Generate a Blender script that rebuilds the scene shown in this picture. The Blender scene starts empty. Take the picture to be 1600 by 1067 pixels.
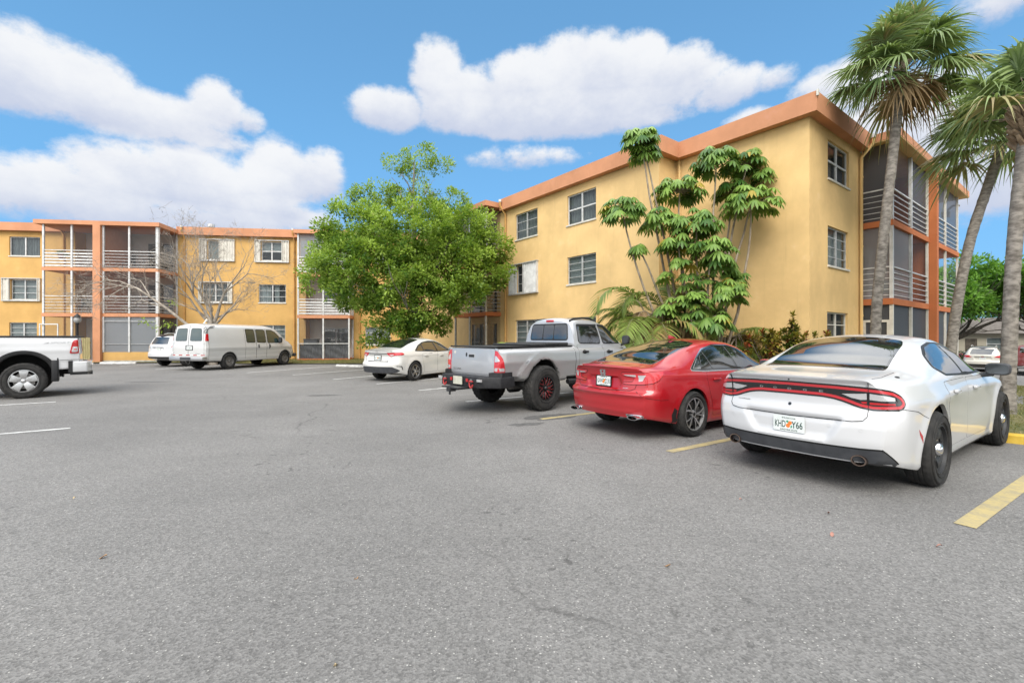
import bpy, bmesh, math, random
import numpy as np
from mathutils import Vector, Matrix, geometry
from mathutils.bvhtree import BVHTree

# ------------------------------------------------------------------ camera, sky, sun, exposure
SC = bpy.context.scene
COL = SC.collection
cam_d = bpy.data.cameras.new('camera')
cam = bpy.data.objects.new('camera', cam_d); COL.objects.link(cam)
cam.location = (0, 0, 1.5); cam.rotation_euler = (math.radians(90), 0, 0)
cam_d.sensor_width = 36; cam_d.lens = 36 * 725 / 1600; cam_d.shift_y = -6.5 / 1600
cam_d.clip_start = .05; cam_d.clip_end = 3000
SC.camera = cam
SC.view_settings.view_transform = 'Standard'; SC.view_settings.look = 'None'
SC.view_settings.gamma = 1; SC.view_settings.exposure = 1.12
SC.cycles.max_bounces = 6; SC.cycles.diffuse_bounces = 3; SC.cycles.glossy_bounces = 3
SC.cycles.transparent_max_bounces = 12; SC.cycles.transmission_bounces = 3
SC.cycles.caustics_reflective = False; SC.cycles.caustics_refractive = False
SC.cycles.use_denoising = True

SUN_EL, SUN_AZ = math.radians(44), math.radians(190)      # azimuth clockwise from +Y
sd = bpy.data.lights.new('sun', 'SUN'); sd.energy = 1.5; sd.angle = math.radians(35); sd.color = (1, .95, .87)
so = bpy.data.objects.new('sun', sd); COL.objects.link(so)
sdir = Vector((math.sin(SUN_AZ) * math.cos(SUN_EL), math.cos(SUN_AZ) * math.cos(SUN_EL), math.sin(SUN_EL)))
so.rotation_euler = (-sdir).to_track_quat('-Z', 'Y').to_euler(); so.location = (0, -20, 40)


class NT:
    """small node-graph writer"""
    def __init__(s, tree):
        s.t = tree; s.n = tree.nodes; s.n.clear()
    def node(s, typ, **kw):
        nd = s.n.new(typ)
        for k, v in kw.items(): setattr(nd, k, v)
        return nd
    def inp(s, sock, v):
        if isinstance(v, bpy.types.NodeSocket): s.t.links.new(v, sock)
        else:
            if sock.type == 'RGBA' and isinstance(v, (tuple, list)) and len(v) == 3: v = (*v, 1)
            sock.default_value = v
    def math(s, op, a, b=0, c=None, clamp=False):
        nd = s.node('ShaderNodeMath', operation=op, use_clamp=clamp)
        s.inp(nd.inputs[0], a); s.inp(nd.inputs[1], b)
        if c is not None: s.inp(nd.inputs[2], c)
        return nd.outputs[0]
    def mix(s, f, a, b, blend='MIX'):
        nd = s.node('ShaderNodeMix', data_type='RGBA', blend_type=blend)
        s.inp(nd.inputs[0], f); s.inp(nd.inputs[6], a); s.inp(nd.inputs[7], b)
        return nd.outputs[2]
    def ramp(s, f, lo, hi, smooth=True):
        nd = s.node('ShaderNodeMapRange'); nd.interpolation_type = 'SMOOTHSTEP' if smooth else 'LINEAR'
        s.inp(nd.inputs[0], f); nd.inputs[1].default_value = lo; nd.inputs[2].default_value = hi
        return nd.outputs[0]
    def noise(s, vec, scale, detail=4, rough=.55, dim='3D'):
        nd = s.node('ShaderNodeTexNoise'); nd.noise_dimensions = dim
        s.inp(nd.inputs['Vector'], vec); nd.inputs['Scale'].default_value = scale
        nd.inputs['Detail'].default_value = detail; nd.inputs['Roughness'].default_value = rough
        return nd.outputs[0]
    def voro(s, vec, scale, feature='F1', out=0):
        nd = s.node('ShaderNodeTexVoronoi', feature=feature)
        s.inp(nd.inputs['Vector'], vec); nd.inputs['Scale'].default_value = scale
        return nd.outputs[out]
    def mapping(s, vec, scale=(1, 1, 1), loc=(0, 0, 0)):
        nd = s.node('ShaderNodeMapping'); s.inp(nd.inputs['Vector'], vec)
        nd.inputs['Scale'].default_value = scale; nd.inputs['Location'].default_value = loc
        return nd.outputs[0]


def build_world():
    w = bpy.data.worlds.new('World'); SC.world = w; w.use_nodes = True
    g = NT(w.node_tree)
    out = g.node('ShaderNodeOutputWorld'); bg = g.node('ShaderNodeBackground')
    sky = g.node('ShaderNodeTexSky', sky_type='NISHITA')
    sky.sun_disc = False; sky.sun_elevation = SUN_EL; sky.sun_rotation = SUN_AZ
    sky.air_density = 1.0; sky.dust_density = .6; sky.ozone_density = 2.5
    tc = g.node('ShaderNodeTexCoord'); d = tc.outputs['Generated']
    sp = g.node('ShaderNodeSeparateXYZ'); g.inp(sp.inputs[0], d)
    X, Y, Z = sp.outputs
    az = g.math('ARCTAN2', X, Y); el = g.math('ARCSINE', Z)
    vec = g.node('ShaderNodeCombineXYZ'); g.inp(vec.inputs[0], az); g.inp(vec.inputs[1], g.math('MULTIPLY', el, 1.35))
    n1 = g.noise(vec.outputs[0], 8.5, 10, .64); n2 = g.noise(g.mapping(vec.outputs[0], loc=(3, 8, 2)), 3.0, 5, .5)
    n3 = g.noise(g.mapping(vec.outputs[0], loc=(1, 4, 7)), 22, 8, .68)
    fx = g.math('ADD', g.math('MULTIPLY', g.math('SUBTRACT', n1, .5), 2.0), g.math('ADD', g.math('MULTIPLY', g.math('SUBTRACT', n2, .5), .6), g.math('MULTIPLY', g.math('SUBTRACT', n3, .5), .9)))
    # cumulus banks: azimuth, elevation, half sizes (degrees), weight
    blobs = [(-47, 21.6, 5.5, 3.6, 1.1), (-42.5, 22.0, 4.0, 3.0, 1.0), (-40, 20.4, 6, 2.6, 1.0), (-36, 21.0, 5, 2.2, .95), (-32.6, 22.6, 3.0, 2.8, 1.0), (-35, 19.8, 6, 1.6, .8), (-29.5, 22.0, 1.6, 1.4, .6),
             (-45, 12.6, 7, 3.0, 1.0), (-40, 14.8, 5, 3.8, 1.05), (-35, 15.6, 5, 4.6, 1.1), (-30, 14.6, 5.5, 3.4, 1.0), (-26.5, 17.2, 4.0, 4.4, 1.1), (-22.5, 17.8, 3.0, 3.4, .95), (-36, 11.6, 14, 1.6, .85), (-26, 13.2, 6, 1.8, .8),
             (-9.0, 28.6, 3.6, 4.4, 1.1), (-14.6, 25.4, 5.2, 2.4, 1.05), (-5, 26.8, 7, 3.6, 1.2), (2, 28.0, 7, 3.9, 1.25), (8.5, 29.2, 6.5, 4.3, 1.25), (14, 28.8, 6, 3.8, 1.2), (19.5, 27.6, 6, 3.2, 1.1), (24.5, 26.0, 4.6, 2.0, .85),
             (3, 25.2, 20, 2.4, 1.2), (1, 21.2, 7, 1.3, .5), (29.5, 25.8, 2.4, 1.2, .6), (27.5, 22.6, 3, 1.3, .7),
             (35, 23.6, 5, 2.4, .9), (40, 19, 8, 5, .9), (46, 16, 8, 6, .9), (-16.5, 10.6, 2.0, 1.1, .7), (48, 27, 5, 2, .5),
             (-80, 18, 22, 10, 1), (80, 20, 22, 12, 1), (60, 8, 10, 3, .6)]
    dens = None; lit = None
    for a, e, ra, re, wt in blobs:
        u = g.math('DIVIDE', g.math('SUBTRACT', az, math.radians(a)), math.radians(ra))
        v = g.math('DIVIDE', g.math('SUBTRACT', el, math.radians(e)), math.radians(re))
        q = g.math('MULTIPLY', g.math('SUBTRACT', 1, g.math('ADD', g.math('MULTIPLY', u, u), g.math('MULTIPLY', v, v))), wt)
        q = g.math('MAXIMUM', q, -1.5)
        lq = g.math('MULTIPLY', g.math('MAXIMUM', g.math('ADD', q, .35), 0), g.math('ADD', .55, g.math('MULTIPLY', v, .5)))
        wq = g.math('MAXIMUM', g.math('ADD', q, .35), 0)
        dens = q if dens is None else g.math('SMOOTH_MAX', dens, q, .18)
        lit = (lq, wq) if lit is None else (g.math('ADD', lit[0], lq), g.math('ADD', lit[1], wq))
    dd = g.math('ADD', dens, fx)
    mask = g.ramp(dd, -.18, .58)
    L = g.math('DIVIDE', lit[0], g.math('ADD', lit[1], .02))
    L = g.math('ADD', L, g.math('MULTIPLY', g.math('SUBTRACT', n1, .5), .9))
    Lr = g.ramp(L, .10, .88)
    ccol = g.mix(Lr, (.275, .30, .37), (.43, .435, .445))
    # bright thin overcast behind the photographer and overhead
    back = g.math('MAXIMUM', g.ramp(g.math('MULTIPLY', Y, -1), -.05, .45), g.ramp(Z, .585, .72))
    over = g.noise(g.mapping(d, scale=(1, 1, 1.6)), 3.2, 6, .55)
    ocol = g.mix(g.ramp(over, .3, .7), (.78, .82, .9), (1.25, 1.24, 1.2))
    skyc = g.node('ShaderNodeVectorMath', operation='SCALE'); g.inp(skyc.inputs[0], sky.outputs[0]); skyc.inputs['Scale'].default_value = .06
    hz = g.mix(g.ramp(el, .62, .05), skyc.outputs[0], (.25, .46, .72))
    base = g.mix(g.math('ADD', .5, g.math('MULTIPLY', g.ramp(el, .65, .05), .3)), skyc.outputs[0], (.085, .255, .47))
    c = g.mix(g.math('MULTIPLY', mask, .97), base, ccol)
    c = g.mix(g.math('MULTIPLY', back, .9), c, ocol)
    g.inp(bg.inputs[0], c); bg.inputs[1].default_value = 1.0
    w.node_tree.links.new(bg.outputs[0], out.inputs[0])
    w.cycles.sampling_method = 'MANUAL'; w.cycles.sample_map_resolution = 512
build_world()
# ------------------------------------------------------------------ helpers
rnd = random.Random(7)
PI = math.pi
def R(a): return math.radians(a)

def tag(o, label=None, cat=None, group=None, kind=None):
    if label: o['label'] = label
    if cat: o['category'] = cat
    if group: o['group'] = group
    if kind: o['kind'] = kind
    return o

def empty(name, loc=(0, 0, 0), rz=0, parent=None):
    o = bpy.data.objects.new(name, None); COL.objects.link(o)
    o.location = loc; o.rotation_euler = (0, 0, rz); o.empty_display_size = .2
    if parent: o.parent = parent
    return o

def mesh_obj(name, V, Fc, mats, parent=None, smooth=False, angle=None, mi=None, normals=None):
    me = bpy.data.meshes.new(name)
    me.from_pydata([tuple(map(float, v)) for v in V], [], [tuple(map(int, f)) for f in Fc])
    if not isinstance(mats, (list, tuple)): mats = [mats]
    for m in mats: me.materials.append(m)
    if mi is not None: me.polygons.foreach_set('material_index', list(mi))
    if smooth or angle:
        me.polygons.foreach_set('use_smooth', [True] * len(me.polygons))
        if angle: me.set_sharp_from_angle(angle=math.radians(angle))
    if normals is not None: me.normals_split_custom_set_from_vertices([tuple(n) for n in normals])
    me.update()
    o = bpy.data.objects.new(name, me); COL.objects.link(o)
    if parent: o.parent = parent
    return o

class MB:
    """collects simple shapes into ONE mesh"""
    def __init__(s): s.V = []; s.F = []; s.M = []; s.m = 0
    def add(s, V, F):
        b = len(s.V); s.V += [tuple(v) for v in V]
        for f in F: s.F.append(tuple(i + b for i in f)); s.M.append(s.m)
        return s
    def box(s, a, b):
        x0, y0, z0 = (min(a[i], b[i]) for i in range(3)); x1, y1, z1 = (max(a[i], b[i]) for i in range(3))
        V = [(x0, y0, z0), (x1, y0, z0), (x1, y1, z0), (x0, y1, z0), (x0, y0, z1), (x1, y0, z1), (x1, y1, z1), (x0, y1, z1)]
        return s.add(V, [(0, 3, 2, 1), (4, 5, 6, 7), (0, 1, 5, 4), (1, 2, 6, 5), (2, 3, 7, 6), (3, 0, 4, 7)])
    def quad(s, a, b, c, d): return s.add([a, b, c, d], [(0, 1, 2, 3)])
    def prism(s, poly, z0, z1, axis='z'):
        n = len(poly)
        def P(u, v, w): return (u, v, w) if axis == 'z' else ((u, w, v) if axis == 'y' else (w, u, v))
        V = [P(u, v, z0) for u, v in poly] + [P(u, v, z1) for u, v in poly]
        F = [tuple(range(n))[::-1], tuple(range(n, 2 * n))] + [(i, (i + 1) % n, n + (i + 1) % n, n + i) for i in range(n)]
        return s.add(V, F)
    def tube(s, pts, rads, n=8, cap=True):
        pts = [Vector(p) for p in pts]
        if not isinstance(rads, (list, tuple)): rads = [rads] * len(pts)
        b = len(s.V); prev = None
        for i, p in enumerate(pts):
            t = (pts[min(i + 1, len(pts) - 1)] - pts[max(i - 1, 0)]).normalized()
            if prev is None:
                u = t.cross(Vector((0, 0, 1)) if abs(t.z) < .9 else Vector((1, 0, 0))).normalized()
            else: u = (prev - t * prev.dot(t)).normalized()
            prev = u; w = t.cross(u)
            for k in range(n):
                a = 2 * PI * k / n; s.V.append(tuple(p + (u * math.cos(a) + w * math.sin(a)) * rads[i]))
        for i in range(len(pts) - 1):
            for k in range(n):
                k2 = (k + 1) % n; s.F.append((b + i * n + k, b + i * n + k2, b + (i + 1) * n + k2, b + (i + 1) * n + k)); s.M.append(s.m)
        if cap:
            s.F.append(tuple(b + k for k in range(n))[::-1]); s.M.append(s.m)
            e = b + (len(pts) - 1) * n; s.F.append(tuple(e + k for k in range(n))); s.M.append(s.m)
        return s
    def lathe(s, prof, n=24, axis='z', c=(0, 0, 0), closed=False):
        b = len(s.V); m = len(prof)
        for k in range(n):
            a = 2 * PI * k / n; ca, sa = math.cos(a), math.sin(a)
            for r, h in prof:
                p = (r * ca, r * sa, h) if axis == 'z' else ((r * ca, h, r * sa) if axis == 'y' else (h, r * ca, r * sa))
                s.V.append((p[0] + c[0], p[1] + c[1], p[2] + c[2]))
        for k in range(n):
            k2 = (k + 1) % n
            for i in range(m if closed else m - 1):
                i2 = (i + 1) % m
                s.F.append((b + k * m + i, b + k * m + i2, b + k2 * m + i2, b + k2 * m + i)); s.M.append(s.m)
        return s
    def build(s, name, mats, parent=None, smooth=False, angle=None):
        return mesh_obj(name, s.V, s.F, mats, parent, smooth, angle, s.M if isinstance(mats, (list, tuple)) else None)

def fix_normals(o):
    bm = bmesh.new(); bm.from_mesh(o.data); bmesh.ops.recalc_face_normals(bm, faces=bm.faces[:]); bm.to_mesh(o.data); bm.free()
    return o

def bevel(o, w=.01, seg=2):
    bm = bmesh.new(); bm.from_mesh(o.data)
    bmesh.ops.bevel(bm, geom=bm.edges[:], offset=w, segments=seg, affect='EDGES', profile=.5)
    bm.to_mesh(o.data); bm.free()
    o.data.polygons.foreach_set('use_smooth', [True] * len(o.data.polygons)); o.data.set_sharp_from_angle(angle=R(40))
    return o

def copy_tree(o, parent=None):
    c = o.copy(); COL.objects.link(c); c.parent = parent
    for ch in list(o.children): copy_tree(ch, c)
    return c

# ------------------------------------------------------------------ materials
MC = {}
def pbr(name, col, rough=.5, metal=0, coat=0, coat_r=.04, spec=.5, emit=None, alpha=1, trans=0):
    if name in MC: return MC[name]
    m = bpy.data.materials.new(name); m.use_nodes = True
    b = m.node_tree.nodes['Principled BSDF']
    b.inputs['Base Color'].default_value = (*col, 1); b.inputs['Roughness'].default_value = rough
    b.inputs['Metallic'].default_value = metal; b.inputs['Coat Weight'].default_value = coat
    b.inputs['Coat Roughness'].default_value = coat_r; b.inputs['Specular IOR Level'].default_value = spec
    if emit: b.inputs['Emission Color'].default_value = (*emit[0], 1); b.inputs['Emission Strength'].default_value = emit[1]
    MC[name] = m; return m

def graph(name):
    m = bpy.data.materials.new(name); m.use_nodes = True; g = NT(m.node_tree)
    out = g.node('ShaderNodeOutputMaterial'); b = g.node('ShaderNodeBsdfPrincipled')
    m.node_tree.links.new(b.outputs[0], out.inputs[0]); MC[name] = m
    return m, g, b, out

def obj_co(g): return g.node('ShaderNodeTexCoord').outputs['Object']
def bump(g, b, h, strength=.3, dist=.01):
    nd = g.node('ShaderNodeBump'); nd.inputs['Strength'].default_value = strength; nd.inputs['Distance'].default_value = dist
    g.inp(nd.inputs['Height'], h); g.inp(b.inputs['Normal'], nd.outputs[0])

def stucco(name, col, dark=.82, streak=.5, low=None):
    """painted stucco: mottled, with rain streaks and grime of its own"""
    m, g, b, o = graph(name); co = obj_co(g)
    n1 = g.noise(co, .55, 5, .6); n2 = g.noise(g.mapping(co, scale=(5, 5, .35)), 1.0, 5, .65); n3 = g.noise(co, 60, 3)
    c = g.mix(g.ramp(n1, .3, .72), tuple(x * dark for x in col), tuple(min(1, x * 1.05) for x in col))
    c = g.mix(g.math('MULTIPLY', g.ramp(n2, .55, .8), streak), c, tuple(x * .62 for x in col))
    c = g.mix(g.math('MULTIPLY', g.ramp(g.noise(co, 2.2, 6, .7), .56, .75), .22), c, (col[0] * .95, col[1] * 1.1, col[2] * 1.7))
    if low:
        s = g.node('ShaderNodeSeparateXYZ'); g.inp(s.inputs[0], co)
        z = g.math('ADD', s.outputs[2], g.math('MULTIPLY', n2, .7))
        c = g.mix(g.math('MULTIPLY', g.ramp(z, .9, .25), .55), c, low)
    g.inp(b.inputs['Base Color'], c); b.inputs['Roughness'].default_value = .85; b.inputs['Specular IOR Level'].default_value = .25
    bump(g, b, g.math('ADD', n3, g.math('MULTIPLY', g.noise(co, 9, 4), 1.5)), .35, .006)
    return m

def mottled(name, c1, c2, scale=3, rough=.7, stretch=(1, 1, 1), bmp=.2, metal=0, coat=0, spec=.4):
    m, g, b, o = graph(name); co = g.mapping(obj_co(g), scale=stretch)
    n = g.noise(co, scale, 5, .6)
    g.inp(b.inputs['Base Color'], g.mix(g.ramp(n, .3, .7), c1, c2)); b.inputs['Roughness'].default_value = rough
    b.inputs['Metallic'].default_value = metal; b.inputs['Coat Weight'].default_value = coat; b.inputs['Specular IOR Level'].default_value = spec
    if bmp: bump(g, b, g.noise(co, scale * 6, 4), bmp, .01)
    return m

def leafmat(name, c1, c2, c3=None, trans=.35, rough=.45):
    """foliage: every leaf takes its own tone from a per-leaf attribute"""
    m, g, b, o = graph(name)
    at = g.node('ShaderNodeAttribute'); at.attribute_name = 'tone'
    f = at.outputs['Fac']
    c = g.mix(g.ramp(f, 0, .8, False), c1, c2)
    if c3: c = g.mix(g.ramp(f, .86, 1.0), c, c3)
    g.inp(b.inputs['Base Color'], c); b.inputs['Roughness'].default_value = rough; b.inputs['Specular IOR Level'].default_value = .35
    t = g.node('ShaderNodeBsdfTranslucent'); g.inp(t.inputs[0], g.mix(.5, c, (c2[0] * 1.3, c2[1] * 1.4, c2[2] * .5)))
    mx = g.node('ShaderNodeMixShader'); mx.inputs[0].default_value = trans
    m.node_tree.links.new(b.outputs[0], mx.inputs[1]); m.node_tree.links.new(t.outputs[0], mx.inputs[2])
    m.node_tree.links.new(mx.outputs[0], o.inputs[0])
    return m

def paint(name, col, metal=0.0, rough=.38, dirt=.12, flake=False):
    m, g, b, o = graph(name); co = obj_co(g)
    n = g.noise(co, 1.3, 5, .6); fine = g.noise(co, 140, 2)
    s = g.node('ShaderNodeSeparateXYZ'); g.inp(s.inputs[0], co)
    d = g.math('MULTIPLY', g.ramp(g.math('ADD', s.outputs[2], g.math('MULTIPLY', n, .5)), .95, .3), dirt)
    d = g.math('ADD', d, g.math('MULTIPLY', g.ramp(n, .45, .75), dirt * .4))
    c = g.mix(d, col, (.33, .30, .26))
    g.inp(b.inputs['Base Color'], c); b.inputs['Metallic'].default_value = metal
    g.inp(b.inputs['Roughness'], g.math('ADD', rough, g.math('MULTIPLY', d, .5)))
    b.inputs['Coat Weight'].default_value = 1; b.inputs['Coat Roughness'].default_value = .035
    if flake: bump(g, b, fine, .06, .001)
    return m

def glassy(name, col=(.012, .016, .018), rough=.02, thru=0.0):
    """window glass: clear mirror-like front over a dark cabin or room, partly see-through when thru > 0"""
    m, g, b, o = graph(name)
    b.inputs['Base Color'].default_value = (*col, 1); b.inputs['Roughness'].default_value = rough
    b.inputs['IOR'].default_value = 1.52; b.inputs['Specular IOR Level'].default_value = .75
    b.inputs['Coat Weight'].default_value = .6; b.inputs['Coat Roughness'].default_value = .01
    if thru:
        t = g.node('ShaderNodeBsdfTransparent'); t.inputs[0].default_value = (.8, .86, .85, 1)
        mx = g.node('ShaderNodeMixShader'); mx.inputs[0].default_value = thru
        m.node_tree.links.new(b.outputs[0], mx.inputs[1]); m.node_tree.links.new(t.outputs[0], mx.inputs[2])
        m.node_tree.links.new(mx.outputs[0], o.inputs[0])
    return m

def mesh_screen(name, col, thru):
    m, g, b, o = graph(name)
    b.inputs['Base Color'].default_value = (*col, 1); b.inputs['Roughness'].default_value = .6
    t = g.node('ShaderNodeBsdfTransparent'); mx = g.node('ShaderNodeMixShader'); mx.inputs[0].default_value = thru
    m.node_tree.links.new(b.outputs[0], mx.inputs[1]); m.node_tree.links.new(t.outputs[0], mx.inputs[2])
    m.node_tree.links.new(mx.outputs[0], o.inputs[0]); return m

YEL = (.76, .52, .235); ORA = (.57, .268, .145)
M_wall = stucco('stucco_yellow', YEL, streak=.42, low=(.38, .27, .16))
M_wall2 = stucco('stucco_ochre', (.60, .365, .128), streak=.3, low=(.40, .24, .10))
M_orange = stucco('stucco_orange', ORA, streak=.35)
M_terra = stucco('stucco_terracotta', (.52, .17, .065), streak=.25)
M_inner = stucco('stucco_balcony_inside', (.74, .72, .68), streak=.2)
M_white = mottled('white_metal', (.47, .47, .46), (.64, .64, .63), 4, .45, bmp=.05)
M_beige = mottled('beige_metal', (.55, .52, .46), (.68, .65, .58), 4, .5, bmp=.05)
M_alu = mottled('aluminium', (.42, .42, .41), (.58, .58, .57), 6, .4, metal=.3, bmp=.05)
M_dark = pbr('dark_room', (.02, .022, .025), .9)
M_room = pbr('room_grey', (.07, .075, .08), .9)
M_pane = glassy('window_glass', (.05, .06, .065), .03, .62)
M_blind = mottled('blind_white', (.42, .44, .44), (.58, .60, .60), 9, .8, (1, 1, 6), .1)
M_curtain = mottled('curtain_grey', (.16, .17, .18), (.40, .41, .41), 5, .9, (9, 9, .6), .1)
M_curtw = mottled('curtain_white', (.38, .40, .42), (.72, .74, .74), 5, .9, (9, 9, .5), .1)
M_screen = mesh_screen('insect_screen', (.08, .083, .087), .72)
M_screen_d = mesh_screen('insect_screen_dense', (.06, .063, .07), .16)
M_screen_l = mesh_screen('insect_screen_pale', (.24, .25, .26), .35)
M_tarp = mottled('privacy_fabric', (.045, .048, .055), (.12, .125, .135), 3, .5, (6, 6, .8), .5)
M_roofgrey = mottled('roof_membrane', (.30, .29, .27), (.42, .41, .39), 2, .9)
M_rust = mottled('pipe_paint', (.50, .27, .09), (.62, .36, .12), 4, .6)
# ------------------------------------------------------------------ ground
def gz(x, y):
    """ground height: the lot is level, the land drops away a little beyond the right-hand island"""
    d = (x * .62 + y * .3) - 9.8
    t = min(1, max(0, d / 14)); return -0.75 * t * t * (3 - 2 * t)

def asphalt(name, c1, c2, stones, dark=.5):
    m, g, b, o = graph(name); co = g.node('ShaderNodeTexCoord').outputs['Object']
    big = g.noise(co, .16, 6, .62); mid = g.noise(co, .9, 6, .65); fine = g.noise(co, 75, 3, .7)
    tile = g.noise(g.mapping(co, scale=(.25, 1.6, 1)), .8, 5, .6)
    c = g.mix(g.ramp(big, .32, .7), c1, c2)
    c = g.mix(g.math('MULTIPLY', g.ramp(mid, .42, .75), .30), c, tuple(x * .74 for x in c1))
    c = g.mix(g.math('MULTIPLY', g.ramp(tile, .5, .75), .18), c, tuple(x * 1.2 for x in c2))
    c = g.mix(g.ramp(fine, .25, .75), tuple(0 for _ in c1), c, 'MIX') if False else c
    v = g.voro(co, 88); vr = g.node('ShaderNodeTexVoronoi'); g.inp(vr.inputs['Vector'], co); vr.inputs['Scale'].default_value = 88
    vs = g.node('ShaderNodeSeparateColor'); g.inp(vs.inputs[0], vr.outputs['Color'])
    med = g.noise(co, 21, 3, .7)
    grain = g.math('ADD', g.math('ADD', .55, g.math('MULTIPLY', g.ramp(vs.outputs[0], 0, 1, False), .62)), g.math('MULTIPLY', g.math('SUBTRACT', med, .42), .55))
    gr = g.node('ShaderNodeCombineColor'); [g.inp(gr.inputs[i], grain) for i in range(3)]
    c = g.mix(.85, c, gr.outputs[0], 'MULTIPLY')
    white = g.math('MULTIPLY', g.math('GREATER_THAN', vs.outputs[1], .972), g.math('LESS_THAN', v, .42))
    c = g.mix(g.math('MULTIPLY', white, .62), c, stones)
    wv0 = g.node('ShaderNodeVectorMath', operation='ADD'); nv0 = g.node('ShaderNodeTexNoise'); g.inp(nv0.inputs['Vector'], co); nv0.inputs['Scale'].default_value = 2.3
    g.inp(wv0.inputs[0], co); g.inp(wv0.inputs[1], nv0.outputs['Color'])
    # oil drips: small dark spots of their own, clustered
    sp = g.voro(g.mapping(wv0.outputs[0], scale=(1, .7, 1)), 5.0); spc = g.ramp(g.noise(co, .45, 2), .50, .61)
    spot = g.math('MULTIPLY', g.ramp(g.math('ADD', sp, g.math('MULTIPLY', g.noise(co, 22, 3), .16)), .31, .19), spc)
    c = g.mix(g.math('MULTIPLY', spot, .55), c, (.035, .034, .033))
    wv = g.node('ShaderNodeVectorMath', operation='ADD'); nv = g.node('ShaderNodeTexNoise'); g.inp(nv.inputs['Vector'], co); nv.inputs['Scale'].default_value = .7; nv.inputs['Detail'].default_value = 5
    g.inp(wv.inputs[0], co); g.inp(wv.inputs[1], nv.outputs['Color'])
    ce = g.voro(wv.outputs[0], .22, 'DISTANCE_TO_EDGE'); ck = g.math('MULTIPLY', g.ramp(ce, .0045, .001), g.ramp(g.noise(co, .28, 3), .46, .58))
    c = g.mix(g.math('MULTIPLY', ck, .45), c, (.05, .048, .046))
    g.inp(b.inputs['Base Color'], c); b.inputs['Roughness'].default_value = .86; b.inputs['Specular IOR Level'].default_value = .3
    h = g.math('ADD', g.math('MULTIPLY', v, 1.0), g.math('MULTIPLY', fine, .8)); bump(g, b, h, .5, .006)
    return m

M_asph = asphalt('asphalt_worn', (.166, .161, .155), (.222, .215, .206), (.50, .485, .45))
M_asph2 = asphalt('asphalt_dark', (.130, .129, .128), (.178, .175, .171), (.5, .48, .45))
M_conc = mottled('concrete', (.30, .29, .27), (.46, .45, .42), 5, .85)
M_wstop = mottled('painted_concrete', (.42, .41, .39), (.70, .69, .66), 7, .8)
M_ykerb = mottled('yellow_kerb_paint', (.52, .33, .03), (.66, .45, .07), 6, .7)

def worn_line(name, col, under):
    m, g, b, o = graph(name); co = obj_co(g)
    n = g.noise(co, 5, 6, .7); f = g.noise(co, 45, 3, .7)
    w = g.ramp(g.math('ADD', n, g.math('MULTIPLY', f, .5)), .62, .95)
    g.inp(b.inputs['Base Color'], g.mix(g.math('MULTIPLY', w, .62), col, under)); b.inputs['Roughness'].default_value = .8
    bump(g, b, f, .4, .004); return m
M_yl = worn_line('yellow_line_paint', (.43, .345, .155), (.21, .20, .17))
M_wl = worn_line('white_line_paint', (.66, .66, .64), (.24, .235, .225))

def turf(name):
    m, g, b, o = graph(name); co = obj_co(g)
    n = g.noise(co, 1.6, 6, .65); f = g.noise(co, 40, 4, .7)
    c = g.mix(g.ramp(n, .35, .65), (.10, .12, .03), (.26, .22, .10)); c = g.mix(g.math('MULTIPLY', g.ramp(f, .35, .7), .6), c, (.06, .075, .018))
    g.inp(b.inputs['Base Color'], c); b.inputs['Roughness'].default_value = .95; bump(g, b, f, .9, .04); return m
M_turf = turf('turf')

def ground_sheet(name, pts, z, m, res=None, kind='structure', parent=None):
    mb = MB(); n = len(pts)
    mb.add([(x, y, z + (gz(x, y))) for x, y in pts], [tuple(range(n))]); o = mb.build(name, m, parent)
    if kind: tag(o, kind=kind)
    return o

def build_ground():
    # one sheet to the horizon, finer near the island where the land falls
    xs = [-600, -150, -60, -20, 0] + [4 + 2 * i for i in range(24)] + [60, 90, 150, 600]
    ys = [-300, -60, -10, 0] + [2 + 2 * i for i in range(28)] + [70, 100, 200, 900]
    V = [(x, y, gz(x, y)) for y in ys for x in xs]; W = len(xs)
    F = [(j * W + i, j * W + i + 1, (j + 1) * W + i + 1, (j + 1) * W + i) for j in range(len(ys) - 1) for i in range(W - 1)]
    tag(mesh_obj('parking_lot', V, F, M_asph, smooth=True), 'worn grey asphalt parking lot between the yellow apartment wings', kind='structure')
build_ground()

# ------------------------------------------------------------------ walls, windows, balconies
class Plane2:
    """a vertical plane: origin p, direction u along it, n pointing out of the wall"""
    def __init__(s, p, u, n): s.p = Vector((*p, 0)); s.u = Vector((*u, 0)); s.n = Vector((*n, 0))
    def at(s, u, d, z): v = s.p + s.u * u - s.n * d; return (v.x, v.y, z)

def pbox(mb, P, u0, u1, d0, d1, z0, z1):
    V = [P.at(u, d, z) for z in (z0, z1) for (u, d) in ((u0, d0), (u1, d0), (u1, d1), (u0, d1))]
    F = [(0, 3, 2, 1), (4, 5, 6, 7), (0, 1, 5, 4), (1, 2, 6, 5), (2, 3, 7, 6), (3, 0, 4, 7)]
    if (P.u.x * P.n.y - P.u.y * P.n.x) > 0: F = [f[::-1] for f in F]
    mb.add(V, F)

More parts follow.
